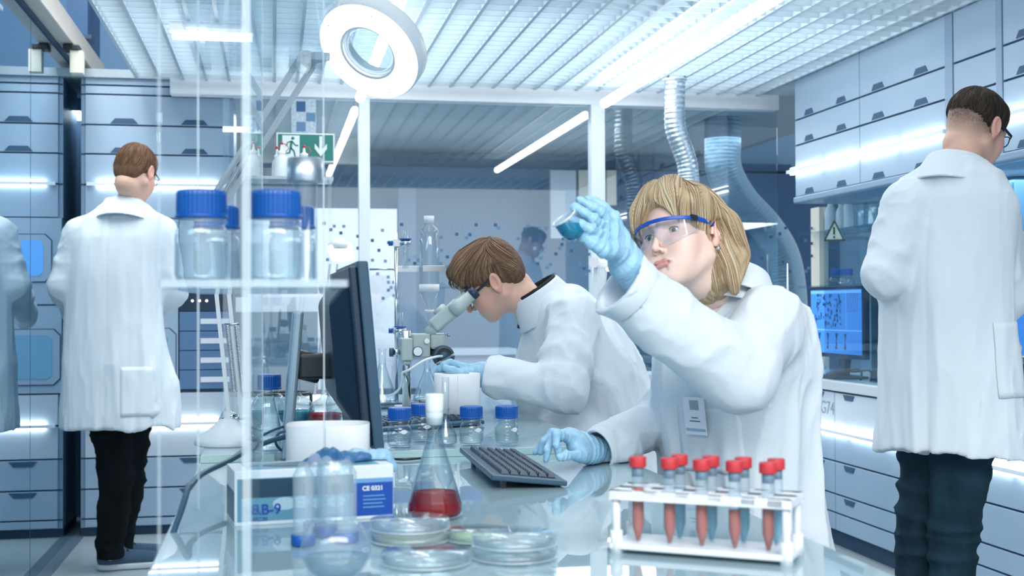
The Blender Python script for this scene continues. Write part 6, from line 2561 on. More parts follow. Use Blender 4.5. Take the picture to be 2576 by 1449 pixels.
# middle upright panel, seen end-on, with its bright sawn edges
MB().add([(xm_[0] - .002, .004, 0.001), (xm_[0] + .002, .004, 0.001), (xm_[1] + .002, d_ - .004, 0.001), (xm_[1] - .002, d_ - .004, 0.001),
          (xm_[0] - .002, .004, top_), (xm_[0] + .002, .004, top_), (xm_[1] + .002, d_ - .004, top_), (xm_[1] - .002, d_ - .004, top_)],
         [(0, 3, 2, 1), (4, 5, 6, 7), (0, 1, 5, 4), (1, 2, 6, 5), (2, 3, 7, 6), (3, 0, 4, 7)]).build('upright_panel', M['acrylic'], shf)
MB().box((xm_[0] - .0048, -.004, .001), (xm_[0] + .0048, .004, top_)).build('front_post', EDG, shf)
MB().box((xm_[1] - .003, d_ - .004, .001), (xm_[1] + .003, d_, top_)).build('rear_post', EDG, shf)
for x_, r_ in ((.001, .0022), (w_ - .001, .0016)):
    MB().box((x_ - r_, d_ - .003, .001), (x_ + r_, d_, top_)).build('rear_post', EDG, shf)
MB().box((-.0016, -.001, .001), (.0016, .003, top_)).build('front_post', glass('faint_edge', (.88, .93, .96, 1), (.8, .88, .92, 1), 1.2, 1.5, base=.05, whiten=.10), shf)
MB().box((.002, -.001, SZ0 - TZ), (w_ - .002, .0, SZ1 - TZ)).build('front_edge', EDG, shf)
MB().box((.002, d_ - .0005, SZ0 - TZ), (w_ - .002, d_ + .0008, SZ1 - TZ)).build('rear_edge', EDG, shf)


def on_shelf(px, D):
    p = at(px, 700, D=D)
    return Vector((p.x, p.y, SZ1))


for px, D, lb in ((507, 1.60, 'large blue capped glass bottle on the acrylic shelf, left one'), (695, 1.60, 'large blue capped glass bottle on the acrylic shelf, beside the steel capped cylinder')):
    q = on_shelf(px, D)
    cr = 61 * D / 3150
    media_bottle(lb, q, .0335, at(px, 464, D=D).z - SZ1, cr, .031, group='large blue capped bottles on the acrylic shelf', scale_marks=False, wide=True)
for px, D, lb in ((545, 1.80, 'blue capped glass bottle in the second row of the acrylic shelf, left'), (735, 1.80, 'blue capped glass bottle in the second row of the acrylic shelf, right')):
    q = on_shelf(px, D)
    media_bottle(lb, q, .033, at(px, 505, D=D).z - SZ1, .031, .028, group='large blue capped bottles on the acrylic shelf', scale_marks=False, wide=True)
q = on_shelf(768, 1.72)
cy = thing('measuring_cylinder', 'tall glass cylinder with brushed steel collar on the acrylic shelf', 'cylinder', q)
hh = at(768, 455, D=1.72).z - SZ1
ht = at(768, 400, D=1.72).z - SZ1
MB().lathe([(0, .001), (.018, .001), (.018, .006), (.0165, .008), (.0165, hh)], n=32, caps=False).build('glass_tube', M['lab'], cy)
MB().lathe([(.0, hh - .002), (.024, hh - .002), (.0245, hh), (.0245, ht), (.023, ht + .001), (0, ht + .001)], n=40).build('steel_collar', M['alu'], cy)

# small far shelf with three wash bottles in front of the exit sign
hb_ = thing('acrylic_ledge', 'small acrylic ledge carrying the white wash bottles, in front of the exit sign', 'shelf', (*at(660, 462, D=2.6).xy, at(660, 462, D=2.6).z))
lw_ = at(812, 462, D=2.6) - at(640, 462, D=2.6)
MB().box((-.01, -.10, 0), (lw_.length, .0, .006)).build('ledge_board', EDG, hb_)
MB().box((-.01, -.10, .006), (lw_.length, -.098, .022)).build('front_lip', M['acrylic'], hb_)
MB().box((-.008, -.004, -(hb_.location.z - TZ2)), (.0, .0, .0)).build('ledge_leg', M['acrylic'], hb_)
MB().box((lw_.length - .008, -.004, -(hb_.location.z - TZ2)), (lw_.length, .0, .0)).build('ledge_leg', M['acrylic'], hb_)


def wash_bottle(lab, loc, R, H, group=None):
    t = thing('wash_bottle', lab, 'bottle', loc, 0, group)
    MB().lathe([(0, .001), (R * .95, .001), (R, .006), (R, H * .62), (R * .78, H * .80), (R * .5, H * .88), (R * .48, H), (0, H)], n=28).build('body', M['whitesoft'], t)
    s_ = MB().lathe([(R * .52, H * .93), (R * .55, H * .94), (R * .55, H * 1.03), (R * .3, H * 1.06), (.003, H * 1.10), (.0018, H * 1.34), (0, H * 1.34)], n=20).build('spout', M['white'], t)
    MB().lathe([(.0032, H * 1.30), (.0034, H * 1.36), (.002, H * 1.40), (0, H * 1.405)], n=12).build('red_tip', M['red'], s_)
    MB().tube([(R * .5, 0, H * 1.0), (R * .95, 0, H * 1.15), (R * .7, 0, H * 1.3), (.003, 0, H * 1.33)], .0008, 6).build('tether', mat('rust_strap_%d' % len(bpy.data.materials), C(190, 96, 84), .5), s_)
    return t


zl_ = hb_.location.z + .006
for px, dpt, lb, R_, H_2 in ((708, 2.56, 'white wash bottle with red tip, left one in front of the exit sign', .0155, .054), (765, 2.54, 'white wash bottle with red tip, right one in front of the exit sign', .0150, .047),
                             (697, 2.59, 'white wash bottle with red tip mostly hidden behind the left one', .011, .050)):
    p = at(px, 440, D=dpt)
    wash_bottle(lb, (p.x, p.y, zl_), R_, H_2, 'wash bottles in front of the exit sign')

# ---- magnifier lamp
q = on(575, 1118, TZ2)
mg = thing('magnifier_lamp', 'white spring-arm lamp with a glowing round magnifier head', 'lamp', (q.x, q.y, TZ2))
o0 = Vector((q.x, q.y, TZ2))


def rel(px, py, D):
    return at(px, py, D=D) - o0


Dl = (o0 - CAM).dot(_F)
WM = mat('white_lamp_metal', C(214, 224, 232), .35)
MB().lathe([(0, 0), (.075, 0), (.078, .004), (.074, .016), (.045, .035), (.020, .058), (.012, .062), (.012, .075), (0, .075)], n=40).build('base', WM, mg)
piv = rel(592, 1052, Dl)
elb = rel(545, 590, Dl)
for s_ in (-1, 1):
    off = Vector((s_ * .014, 0, 0))
    a1 = MB().bar(piv + off, elb + off, .009, .012)
    a1.build('lower_arm', WM, mg)
yk = MB()
yk.tube([Vector((0, 0, .07)), piv], .010, 12)
yk.cyl(piv + Vector((-.03, 0, 0)), piv + Vector((.03, 0, 0)), .0045, 12)
yk.build('pivot', M['steel'], mg)
for s_ in (-1, 1):
    sp_ = MB()
    u0, u1 = rel(583 + s_ * 11, 818, Dl - .01), rel(601 + s_ * 11, 985, Dl - .01)
    ax_ = (u1 - u0)
    nT = 42
    pts = []
    e1 = ax_.normalized()
    e2 = e1.cross(Vector((0, 1, 0))).normalized()
    e3 = e1.cross(e2)
    for k in range(nT * 6 + 1):
        a = 2 * math.pi * k / 6
        pts.append(u0 + ax_ * (k / (nT * 6)) + (e2 * math.cos(a) + e3 * math.sin(a)) * .0055)
    sp_.tube(pts, .0011, 4)
    sp_.build('tension_spring', M['steel'], mg)
MB().cyl(rel(565, 815, Dl - .01), rel(602, 815, Dl - .01), .0022, 8).build('spring_pin', M['steel'], mg)
hc = at(930, 128, D=2.52)
hcr = hc - o0
neck_ = at(775, 150, D=2.62) - o0
elb2 = elb + Vector((0, .0, .0))
elb3 = rel(550, 505, Dl)
for s_ in (-1, 1):
    off = Vector((s_ * .011, 0, -s_ * .012))
    MB().bar(elb3 + off, neck_ + off, .008, .012).build('upper_arm', WM, mg)
MB().cyl(elb + Vector((-.025, 0, 0)), elb + Vector((.025, 0, 0)), .020, 24).build('elbow_joint', WM, mg)
MB().bar(elb, elb3, .03, .012).build('elbow_plate', WM, mg)
u0, u1 = elb3 + Vector((.01, -.01, .01)), elb3.lerp(neck_, .36) + Vector((.0, -.01, .0))
ax_ = u1 - u0
e1 = ax_.normalized()
e2 = e1.cross(Vector((0, 1, 0))).normalized()
e3 = e1.cross(e2)
pts = [u0 + ax_ * (k / 300) + (e2 * math.cos(2 * math.pi * k / 6) + e3 * math.sin(2 * math.pi * k / 6)) * .0055 for k in range(301)]
MB().tube(pts, .0011, 4).build('tension_spring', M['steel'], mg)
# ring head: the axis points down, towards the camera and to the left
ax3 = (-_F * .70 + Vector((0, 0, -1)) * .62 - _R * .30).normalized()
ax3 = Vector((-_F * .62 - _U * .64 - _R * .36)).normalized()
RO = .112
hd_ = MB().lathe([(.060, -.004), (.060, .030), (.070, .040), (RO - .008, .040), (RO, .032), (RO, .0), (RO - .003, -.006)], hcr, 64, -ax3, caps=False).build('lamp_head', WM, mg)
MB().lathe([(.058, -.006), (.066, -.010), (RO - .012, -.010), (RO - .004, -.006), (RO - .004, -.003), (.058, -.003)], hcr, 64, -ax3, caps=False).build('ring_light', emis('ring_light_glow', (.97, .99, 1, 1), 4.5), hd_)
MB().lathe([(0, .006), (.02, .0055), (.045, .003), (.058, .0), (.045, -.003), (.02, -.0055), (0, -.006)], hcr, 48, -ax3, caps=False).build('magnifier_lens', glass('lens', (.84, .9, .93, 1), (.6, .7, .75, 1), 1.2, 1.5, base=.05), hd_)
MB().lathe([(.056, -.007), (.061, -.0105), (.061, .004), (.056, .004)], hcr, 48, -ax3, caps=False).build('lens_ring', M['white'], hd_)
yk = MB()
yk.bar(neck_, hcr - ax3 * -.02 - _R * .085, .03, .016)
yk.cyl(neck_ - _F * .02, neck_ + _F * .02, .016, 20)
yk.build('head_bracket', mat('bracket_grey', C(150, 168, 182), .4), mg)
# small white plug end hanging below the ring is the end of the tube lamp behind; the lamp has four screws
sc_ = MB()
for k in range(5):
    a = .4 + k * 1.25
    e2 = ax3.cross(Vector((0, 0, 1))).normalized()
    e3 = ax3.cross(e2)
    sc_.ball(hcr + ax3 * .0102 + (e2 * math.cos(a) + e3 * math.sin(a)) * .094, .0016, 8, 6)
sc_.build('screws', M['slate'], hd_)['kind'] = 'stuff'
# ================================================================ further back on the table
def cone_lamp():
    q = at(800, 1000, D=4.1)
    t = thing('desk_lamp', 'lit white desk lamp head on a thin double arm behind the monitor', 'lamp', (q.x, q.y, TZ2))
    o0 = Vector((q.x, q.y, TZ2))
    h = at(855, 618, D=4.1) - o0
    MB().lathe([(0, 0), (.07, 0), (.07, .012), (.02, .03), (0, .03)], n=28).build('base', M['white'], t)
    for s_ in (-1, 1):
        MB().bar(Vector((s_ * .012, 0, .02)), h + Vector((-.02 + s_ * .012, 0, -.06)), .007, .009).build('arm', M['alu'], t)
    k = .276 * 4.1 / 3150
    hd = MB().lathe([(.004, 190 * k / 2 * .75), (.012, 190 * k / 2 * .7), (105 * k, .006), (108 * k, 0), (104 * k, -.012)], h, 28).build('lamp_shade', M['white'], t)
    pl = [(-112, 0), (108, 0), (128, -120), (64, -146), (-60, -140), (-92, -86)]
    MB().prism([h + Vector((x * k, -.03, z * k)) for x, z in pl], (0, .06, 0)).build('light_panel', emis('panel_glow', (1, 1, 1, 1), 3.0), hd, bevel=.004)
    return t


cone_lamp()

# ---- big bottle, flasks and liquids left of the monitor
q = on(676, 1138, TZ2)
media_bottle('large shouldered bottle with blue cap left of the monitor stand', (q.x, q.y, TZ2), .042, at(676, 932, Y=q.y).z - TZ2, .0265, .028, group=None, rz=-1.3)
q = on(868, 1110, TZ2)
media_bottle('blue capped bottle mostly hidden behind the monitor', (q.x, q.y, TZ2), .045, .18, .0265, .028)
q = on(664, 1092, TZ2)
erlenmeyer('tall clear conical flask behind the large shouldered bottle', (q.x, q.y, TZ2), .042, at(664, 896, Y=q.y).z - TZ2, .013, None, name='conical_flask')


def volumetric(lab, px, py, R, liq, ht, lh=.9):
    q = on(px, py, TZ2)
    t = thing('flat_flask', lab, 'flask', (q.x, q.y, TZ2))
    pr = [(0, .001), (R * .6, .001)] + [(R * math.cos(a), R * .92 + R * .92 * math.sin(a)) for a in np.linspace(-1.0, 1.2, 14)] + [(.011, R * 1.92), (.011, ht), (.013, ht + .001)]
    MB().lathe(pr, n=36, caps=False).build('glass_body', M['lab'], t)
    MB().lathe([(0, .003), (R * .6, .003)] + [(R * .95 * math.cos(a), R * .92 + R * .9 * math.sin(a)) for a in np.linspace(-.9, .05, 8)] + [(0, R * .95)], n=36).build('liquid', liq, t)
    return t


hh = lambda px, py, pb: at(px, py, Y=on(px, pb, TZ2).y).z - TZ2
volumetric('round flask of teal liquid left of the monitor stand', 745, 1078, .048, liquid('teal_liquid', C(60, 140, 160), .7), hh(745, 938, 1078))
volumetric('round flask of dark red liquid behind the monitor stand', 818, 1082, .045, RED, hh(818, 938, 1082))
q = on(722, 1072, TZ2)
rg = thing('support_ring', 'black ring support on a foot behind the teal flask', 'ring', (q.x, q.y + .1, TZ2))
zz = at(722, 990, Y=q.y + .1).z - TZ2
MB().tube([(.06 * math.cos(a), .06 * math.sin(a), zz) for a in np.linspace(0, 2 * math.pi, 33)[:-1]], .005, 8, closed=True).build('ring', M['black'], rg)
MB().cyl((.066, 0, 0), (.066, 0, zz), .004, 10).build('leg', M['black'], rg)
MB().cyl((-.066, 0, 0), (-.066, 0, zz), .004, 10).build('leg', M['black'], rg)

# ---- second base lamp at the left edge of the table: dome foot of the magnifier is separate; cables
def cable(lab, pts, r, m=None):
    # smooth through the points
    P_ = [Vector(p) for p in pts]
    out = []
    for i in range(len(P_) - 1):
        p0, p1, p2, p3 = P_[max(i - 1, 0)], P_[i], P_[i + 1], P_[min(i + 2, len(P_) - 1)]
        for k in range(8):
            t = k / 8
            out.append(.5 * ((2 * p1) + (p2 - p0) * t + (2 * p0 - 5 * p1 + 4 * p2 - p3) * t * t + (-p0 + 3 * p1 - 3 * p2 + p3) * t ** 3))
    out.append(P_[-1])
    o = MB().tube(out, r, 8).build('cable', m or M['slate'], None, origin=tuple(P_[0]))
    return tag(o, lab, 'cable')


cable('thick dark cable curving over the left edge of the table', [at(820, 1092, D=2.5), at(722, 1098, D=2.42), at(640, 1125, D=2.35), at(575, 1160, D=2.25), at(510, 1192, D=2.12), at(478, 1225, D=2.0), at(463, 1262, D=1.9), (TX0 - .03, 1.78, .60), (TX0 - .04, 1.8, .2)], .0052)
cable('thin dark cable arching over to the thick one at the left', [at(800, 1070, D=2.6), at(720, 1072, D=2.5), at(655, 1098, D=2.4), at(600, 1140, D=2.3), at(560, 1168, D=2.235)], .0028)
cable('dark cable looping beside the oval pot', [at(724, 1082, D=2.45), at(700, 1092, D=2.45), at(694, 1116, D=2.46), at(712, 1136, D=2.48), at(732, 1142, D=2.5)], .0028)
cable('thin black cable lying in front of the monitor foot', [at(900, 1135, Z=TZ + .004), at(950, 1148, Z=TZ + .004), at(1010, 1156, Z=TZ + .004), at(1062, 1152, Z=TZ + .004)], .0026, M['black'])

# ---- retort stand with funnel
q = at(998, 1000, Z=TZ2)
D0 = 4.0
p0 = at(998, 1000, D=D0)
rs = thing('retort_stand', 'chrome retort stand with clamps and glass tubes left of the microscope', 'stand', (p0.x, p0.y, TZ2))
o0 = Vector((p0.x, p0.y, TZ2))
pt = lambda px, py, D=D0: at(px, py, D=D) - o0
MB().box((-.07, -.05, 0), (.12, .05, .014)).build('base', M['slate'], rs, bevel=.003)
MB().cyl((0, 0, .01), pt(996, 585), .0058, 16).build('rod', M['steel'], rs)
cl_ = MB()
cl_.cyl(pt(930, 677), pt(994, 677), .004, 12)
cl_.build('cross_rod', M['steel'], rs)
for (px, py, tx, ty0, ty1) in ((1000, 612, 1020, 580, 672), (1000, 832, 1007, 786, 905)):
    k = MB()
    k.cyl(pt(px - 8, py), pt(px + 22, py), .006, 12)
    k.box(pt(px - 4, py) - Vector((.008, .01, .010)), pt(px - 4, py) + Vector((.010, .01, .012)))
    k.cyl(pt(tx, py - 8, D0 - .01), pt(tx, py + 9, D0 - .01), .0165, 20)
    ko = k.build('clamp', M['steel'], rs)
    MB().cyl(pt(px - 22, py), pt(px - 12, py), .0085, 10).build('thumb_screw', M['cap'], ko)
    MB().cyl(pt(tx, py - 12, D0 - .01), pt(tx, py - 9, D0 - .01), .0195, 20).build('blue_grip', M['cap'], ko)
    MB().cyl(pt(tx, ty0, D0 - .01), pt(tx, ty1, D0 - .01), .0085, 20).build('glass_tube', M['lab'], rs)
MB().box(pt(1000, 685) - Vector((0, .006, 0)), pt(1058, 669) + Vector((0, .006, 0))).build('holder_bar', M['alu'], rs, bevel=.001)
arm = MB()
arm.box(pt(1058, 685) - Vector((0, .045, 0)), pt(1114, 669) + Vector((0, -.043, 0)))
arm.build('funnel_holder', M['alu'], rs, bevel=.001)
fn = thing('separating_funnel', 'glass separating funnel with a white band, held upright by the retort stand', 'funnel', at(1080, 790, D=D0 - .02))
o0 = Vector(fn.location)
zf_ = lambda py: at(1080, py, D=D0 - .02).z - o0.z
rf_ = lambda px: px * (D0 - .02) / 3150
MB().lathe([(rf_(3), zf_(880)), (rf_(3), zf_(790)), (rf_(5), zf_(776)), (rf_(24), zf_(740)), (rf_(25), zf_(728)), (rf_(25), zf_(588)), (rf_(22), zf_(576)), (rf_(12), zf_(566)), (rf_(11.5), zf_(545)), (rf_(13), zf_(543))],
           n=40, caps=False).build('glass_body', M['lab'], fn)
MB().lathe([(rf_(24), zf_(733)), (rf_(25.4), zf_(733)), (rf_(25.4), zf_(715)), (rf_(24), zf_(715))], n=40, caps=False).build('white_band', M['white'], fn)
MB().lathe([(rf_(11), zf_(562)), (rf_(12.2), zf_(562)), (rf_(13), zf_(543)), (rf_(11), zf_(543))], n=28, caps=False).build('frosted_neck', M['whitesoft'], fn)
MB().cyl((0, 0, zf_(786)), (0, 0, zf_(779)), rf_(12), 24).build('tap_collar', M['whitesoft'], fn)
for px, py, lb, R_, D_ in ((1075, 990, 'clear conical flask under the separating funnel', .048, 4.05), (962, 1012, 'clear conical flask right of the monitor edge holding a bent white tube', .05, 3.9)):
    p = at(px, py, D=D_)
    erlenmeyer(lb, (p.x, p.y, TZ2), R_, (at(px, 900 if px > 1000 else 878, D=D_).z - TZ2), .011, CLEAR if px > 1000 else PALET, .12)

# ---- microscope
D0 = 3.62
q = at(1060, 1010, D=D0)
ms = thing('microscope', 'pale grey stereo microscope on a chrome column with a round black lamp end', 'microscope', (q.x, q.y, TZ2))
o0 = Vector((q.x, q.y, TZ2))
pt = lambda px, py, D=D0: at(px, py, D=D) - o0
MG = mat('microscope_grey', C(172, 188, 188), .4)
ZB = at(1060, 1000, D=D0).z - TZ2
MB().box(Vector((pt(996, 1000).x, -.09, 0)), Vector((pt(1130, 1000).x, .09, .028))).build('base', MG, ms, bevel=.006)
MB().box(Vector((pt(1058, 990).x, -.05, .028)), Vector((pt(1140, 990).x, .05, .045))).build('stage', M['black'], ms, bevel=.003)
MB().cyl(Vector((pt(1022, 1000).x, 0, .02)), pt(1022, 832), .0125, 24).build('column', M['steel'], ms)


def pbox(x0, y0, x1, y1, d0, d1, nm, m, bev=.004, par=None):
    a, b = pt(x0, y0), pt(x1, y1)
    c = MB().box((a.x, d0, min(a.z, b.z)), (b.x, d1, max(a.z, b.z)))
    return c.build(nm, m, par or ms, bevel=bev)


pbox(1006, 850, 1035, 906, -.04, .04, 'focus_block', MG)
pbox(1012, 906, 1032, 916, -.03, .03, 'collar', MG)
pbox(1035, 839, 1080, 898, -.035, .035, 'carrier', MG)
pbox(1080, 840, 1119, 878, -.04, .04, 'zoom_body', MG, .008)
pbox(1084, 836, 1116, 841, -.03, .03, 'dovetail', M['steel'], .001)
k = MB()
k.cyl(pt(980, 886), pt(990, 886), .013, 24)
k.build('focus_knob', M['slate'], ms)
k = MB()
k.cyl(pt(990, 886), pt(1006, 886), .008, 20)
k.build('knob_shaft', M['steel'], ms)
c = pt(1047, 883) + Vector((0, -.036, 0))
MB().cyl(c, c + Vector((0, -.008, 0)), .0125, 28).build('round_plate', M['white'], ms)
MB().lathe([(.0125, 0), (.0145, 0), (.0145, .006), (.0125, .006)], c, 28, (0, -1, 0), caps=False).build('plate_ring', M['slate'], ms)
c = pt(1070, 857) + Vector((0, -.036, 0))
MB().cyl(c, c + Vector((0, -.006, 0)), .0075, 24).build('dial', M['white'], ms)
# binocular head and two eyepieces
hb0, hb1, hb2 = pt(1100, 836), pt(1085, 812), pt(1148, 790)
m = MB()
m.lathe([(.026, 0), (.030, .006), (.030, .016), (.024, .030)], pt(1100, 837), 28, (hb1 - hb0).normalized())
m.build('head_mount', MG, ms)
dirn = (pt(1186, 740) - pt(1100, 818)).normalized()
hd = MB()
hd.bar(pt(1090, 822), pt(1150, 772), .078, .042, up=(0, 0, 1))
ho = hd.build('binocular_head', MG, ms, bevel=.009, seg=3)
for s_ in (-1, 1):
    e = MB()
    off = Vector((0, s_ * .032, 0))
    b0 = pt(1135, 785) + off
    e.lathe([(.0205, 0), (.0205, .036), (.0180, .038), (.0180, .058), (.0165, .060), (.0165, .072)], b0, 26, dirn)
    eo = e.build('eyepiece', MG, ms)
    MB().lathe([(.0165, .072), (.0185, .074), (.0175, .090), (.013, .092)], b0, 26, dirn).build('eyecup', M['darkblue'], eo)
    MB().lathe([(.0, -.0), (.0125, .0), (.0125, .036), (.0, .037)], pt(1098, 800) + off * .5 + Vector((0, 0, .008)), 22, dirn).build('prism_housing', MG, ho)
c = pt(1111, 895) + Vector((0, -.05, 0))
lm = MB().lathe([(.028, -.03), (.031, -.028), (.031, -.002), (.028, .0)], c, 40, (0, -1, 0)).build('lamp_housing', M['black'], ms)
MB().lathe([(.024, .0), (.030, .0), (.030, .004), (.024, .004)], c, 40, (0, -1, 0), caps=False).build('outer_ring', M['slate'], lm)
MB().lathe([(.0, .0), (.014, .0), (.014, .003), (.011, .0032), (.011, .005), (0, .005)], c, 32, (0, -1, 0)).build('centre_plate', M['slate'], lm)
MB().cyl(pt(1080, 885), pt(1100, 885), .012, 18).build('lamp_arm', M['black'], ms)
MB().cyl(pt(1106, 862), pt(1106, 872), .004, 10).build('set_screw', M['steel'], ms)
MB().cyl(pt(1119, 843), pt(1126, 843), .002, 8).build('screw_shaft', M['steel'], ms)
MB().cyl(pt(1125, 843), pt(1132, 843), .0045, 12).build('side_screw', M['alu'], ms)
cable('white cable bending from the round microscope lamp down to the table', [at(1112, 896, D=3.54), at(1095, 898, D=3.50), at(1065, 908, D=3.48), at(1030, 930, D=3.48), at(1013, 938, D=3.5), at(1012, 952, D=3.52), at(1006, 975, D=3.56), at(992, 990, D=3.6), at(975, 996, D=3.7)], .0035, M['white'])
sl = thing('glass_slide_holder', 'small clear holder in the gloved fingers below the round microscope lamp', 'slide', at(1118, 912, D=3.42))
m = MB()
m.bar((-.03, 0, -.008), (.03, 0, .024), .02, .003)
m.build('plate', M['acrylic'], sl)

# ---- the little flask she holds up
c0, c1_ = at(1393, 567, D=2.17), at(1446, 529, D=2.17)
mid = (c0 + c1_) / 2
along = (c1_ - c0)
Rb = along.length / 2
axb = (_F * .25 + (at(1447, 598, D=2.17) - mid).normalized()).normalized()
axb = (axb - along.normalized() * axb.dot(along.normalized())).normalized()
bk = thing('small_beaker', 'tilted small beaker of blue liquid held up between gloved fingers', 'beaker', mid)
Lb = .043
pr = [(Rb * 1.0, 0), (Rb * 1.0, Lb * .45), (Rb * .93, Lb * .72), (Rb * .72, Lb * .90), (Rb * .4, Lb * .99), (0, Lb)]
MB().lathe(pr, (0, 0, 0), 40, axb, caps=False).build('glass_body', M['lab'], bk)
MB().lathe([(Rb * .94, -.0015), (Rb * 1.05, -.0015), (Rb * 1.05, .0015), (Rb * .94, .0015)], (0, 0, 0), 40, axb, caps=False).build('rim', RIM, bk)
lev = at(1420, 561, D=2.17).z


def liq_(p):
    q = p - V3(mid)
    t_ = q @ V3(axb)
    rad = np.linalg.norm(q - t_[:, None] * V3(axb), axis=1)
    rr_ = np.interp(t_, [z for _, z in pr], [r * .95 for r, _ in pr])
    return np.maximum(np.maximum(rad - rr_, .0015 - t_), np.maximum(t_ - Lb * .97, p[:, 2] - lev))


np_mesh('liquid', [sdf_mesh(liq_, V3(mid) - .06, V3(mid) + .06, .0018)], BLUEL, bk)

# ---- white articulated lamp behind her wrist, silver ducts
q = at(1520, 900, D=4.3)
wl2 = thing('extraction_arm', 'white jointed extraction arm between the two seated people', 'arm', (q.x, q.y, 0))
o0 = Vector((q.x, q.y, 0))
MB().lathe([(0, 0), (.12, 0), (.12, .02), (.03, .04), (0, .04)], n=32).build('foot', M['white'], wl2)
pt = lambda px, py, D=4.3: at(px, py, D=D) - o0
MB().cyl((0, 0, 0), pt(1500, 780), .014, 16).build('lower_tube', M['white'], wl2)
MB().bar(pt(1500, 780), pt(1512, 668), .04, .055).build('upper_tube', M['whitesoft'], wl2, bevel=.01)
MB().bar(pt(1497, 664), pt(1552, 668), .07, .03).build('hood', M['white'], wl2, bevel=.01)
MB().cyl(pt(1494, 660, 4.25), pt(1494, 660, 4.35), .018, 16).build('joint', M['white'], wl2)
MB().ball(pt(1530, 677, 4.24), .008, 12, 8).build('small_lamp', emis('small_lamp_glow', (1, 1, 1, 1), 3), wl2)


def duct(lab, pts, r, top_flange=True, col=C(196, 208, 216), rough=.28, amp=1.0):
    P_ = [Vector(p) for p in pts]
    out = []
    for i in range(len(P_) - 1):
        p0, p1, p2, p3 = P_[max(i - 1, 0)], P_[i], P_[i + 1], P_[min(i + 2, len(P_) - 1)]
        n = max(4, int((p2 - p1).length / .0055))
        for k in range(n):
            t = k / n
            out.append(.5 * ((2 * p1) + (p2 - p0) * t + (2 * p0 - 5 * p1 + 4 * p2 - p3) * t * t + (-p0 + 3 * p1 - 3 * p2 + p3) * t ** 3))
    t_ = thing('flexible_duct', lab, 'duct', P_[0])
    rr_ = [r * (1.0 + amp * (.028 if (k % 4) < 2 else -.012)) for k in range(len(out))]
    MB().tube([p - P_[0] for p in out], rr_, 28, cap=False).build('corrugated_hose', mat('crinkled_foil_%d' % len(bpy.data.materials), col, rough, metal=.95, bump=.35, bscale=28), t_)
    if top_flange:
        MB().lathe([(r * 1.02, 0), (r * 1.22, 0), (r * 1.22, .006), (r * 1.02, .006)], (0, 0, -.006), 36, caps=False).build('flange', M['white'], t_)
        b = MB()
        for a in (.6, 2.2, 3.8, 5.4):
            b.cyl((r * 1.12 * math.cos(a), r * 1.12 * math.sin(a), -.002), (r * 1.12 * math.cos(a), r * 1.12 * math.sin(a), .012), .006, 8)
        b.build('fixing_studs', M['slate'], t_)['kind'] = 'stuff'
    return t_


yd = YP - .42
duct('bright silver flexible duct dropping from the ceiling in front of the white beam', [Vector((at(1698, 225, Y=yd).x, yd, ZC - .002)), at(1697, 290, Y=yd), at(1702, 335, Y=yd), at(1720, 385, Y=yd), at(1731, 430, Y=yd), at(1733, 520, Y=yd), at(1730, 760, Y=yd)], .050)
yd2 = 7.1
duct('wide silver duct behind the glass, bending down behind the woman', [at(1818, 285, Y=yd2), at(1818, 360, Y=yd2), at(1822, 430, Y=yd2), at(1862, 505, Y=yd2), at(1925, 575, Y=yd2), at(1968, 650, Y=yd2), at(1985, 760, Y=yd2), at(1985, 900, Y=yd2)], .108, False, C(112, 142, 164), .45, .2)

# ================================================================ right-hand bench niche
z0 = ZCT
XB = XR + .58
struct(MB().box((XR + .02, at(2062, 600, X=XR).y, z0), (XR + .03, at(2700, 600, X=XR).y, zu[0] - .02)).build('window_4', glass('niche_pane', (.82, .9, .94, 1), (.6, .75, .8, 1), .9, 1.45)))
struct(MB().box((XR + .30, at(2040, 600, X=XR + .30).y - .0, z0), (XR + .35, at(2061, 600, X=XR + .30).y, zu[0])).build('trim_31', M['cream']))
wt = thing('warning_sign', 'black bordered triangular warning sign with exclamation mark on the niche glass', 'sign', at(2099, 583, X=XR + .012))
yy_ = lambda px, py: at(px, py, X=XR + .012)
tri = [yy_(2099, 556), yy_(2074, 605), yy_(2124, 604)]
o0 = Vector(wt.location)
ctr = sum(tri, Vector()) / 3
kk_ = mat('sign_black', C(24, 44, 52), .5)
fr_ = MB()
for i in range(3):
    fr_.bar(tri[i] - o0, tri[(i + 1) % 3] - o0, .009, .004, up=(1, 0, 0))
fr_.build('triangle_border', kk_, wt)
MB().prism([ctr.lerp(p, .9) - o0 + Vector((.001, 0, 0)) for p in tri], (.001, 0, 0)).build('triangle_field', mat('sign_pale', C(150, 170, 168), .5), wt)
ex = MB()
ex.bar(yy_(2099, 571) - o0 - Vector((.003, 0, 0)), yy_(2099, 590) - o0 - Vector((.003, 0, 0)), .009, .003, up=(1, 0, 0))
ex.bar(yy_(2099, 594) - o0 - Vector((.003, 0, 0)), yy_(2099, 599) - o0 - Vector((.003, 0, 0)), .009, .003, up=(1, 0, 0))
ex.build('exclamation_mark', kk_, wt)


def nz(px, py, X):
    return at(px, py, X=X)


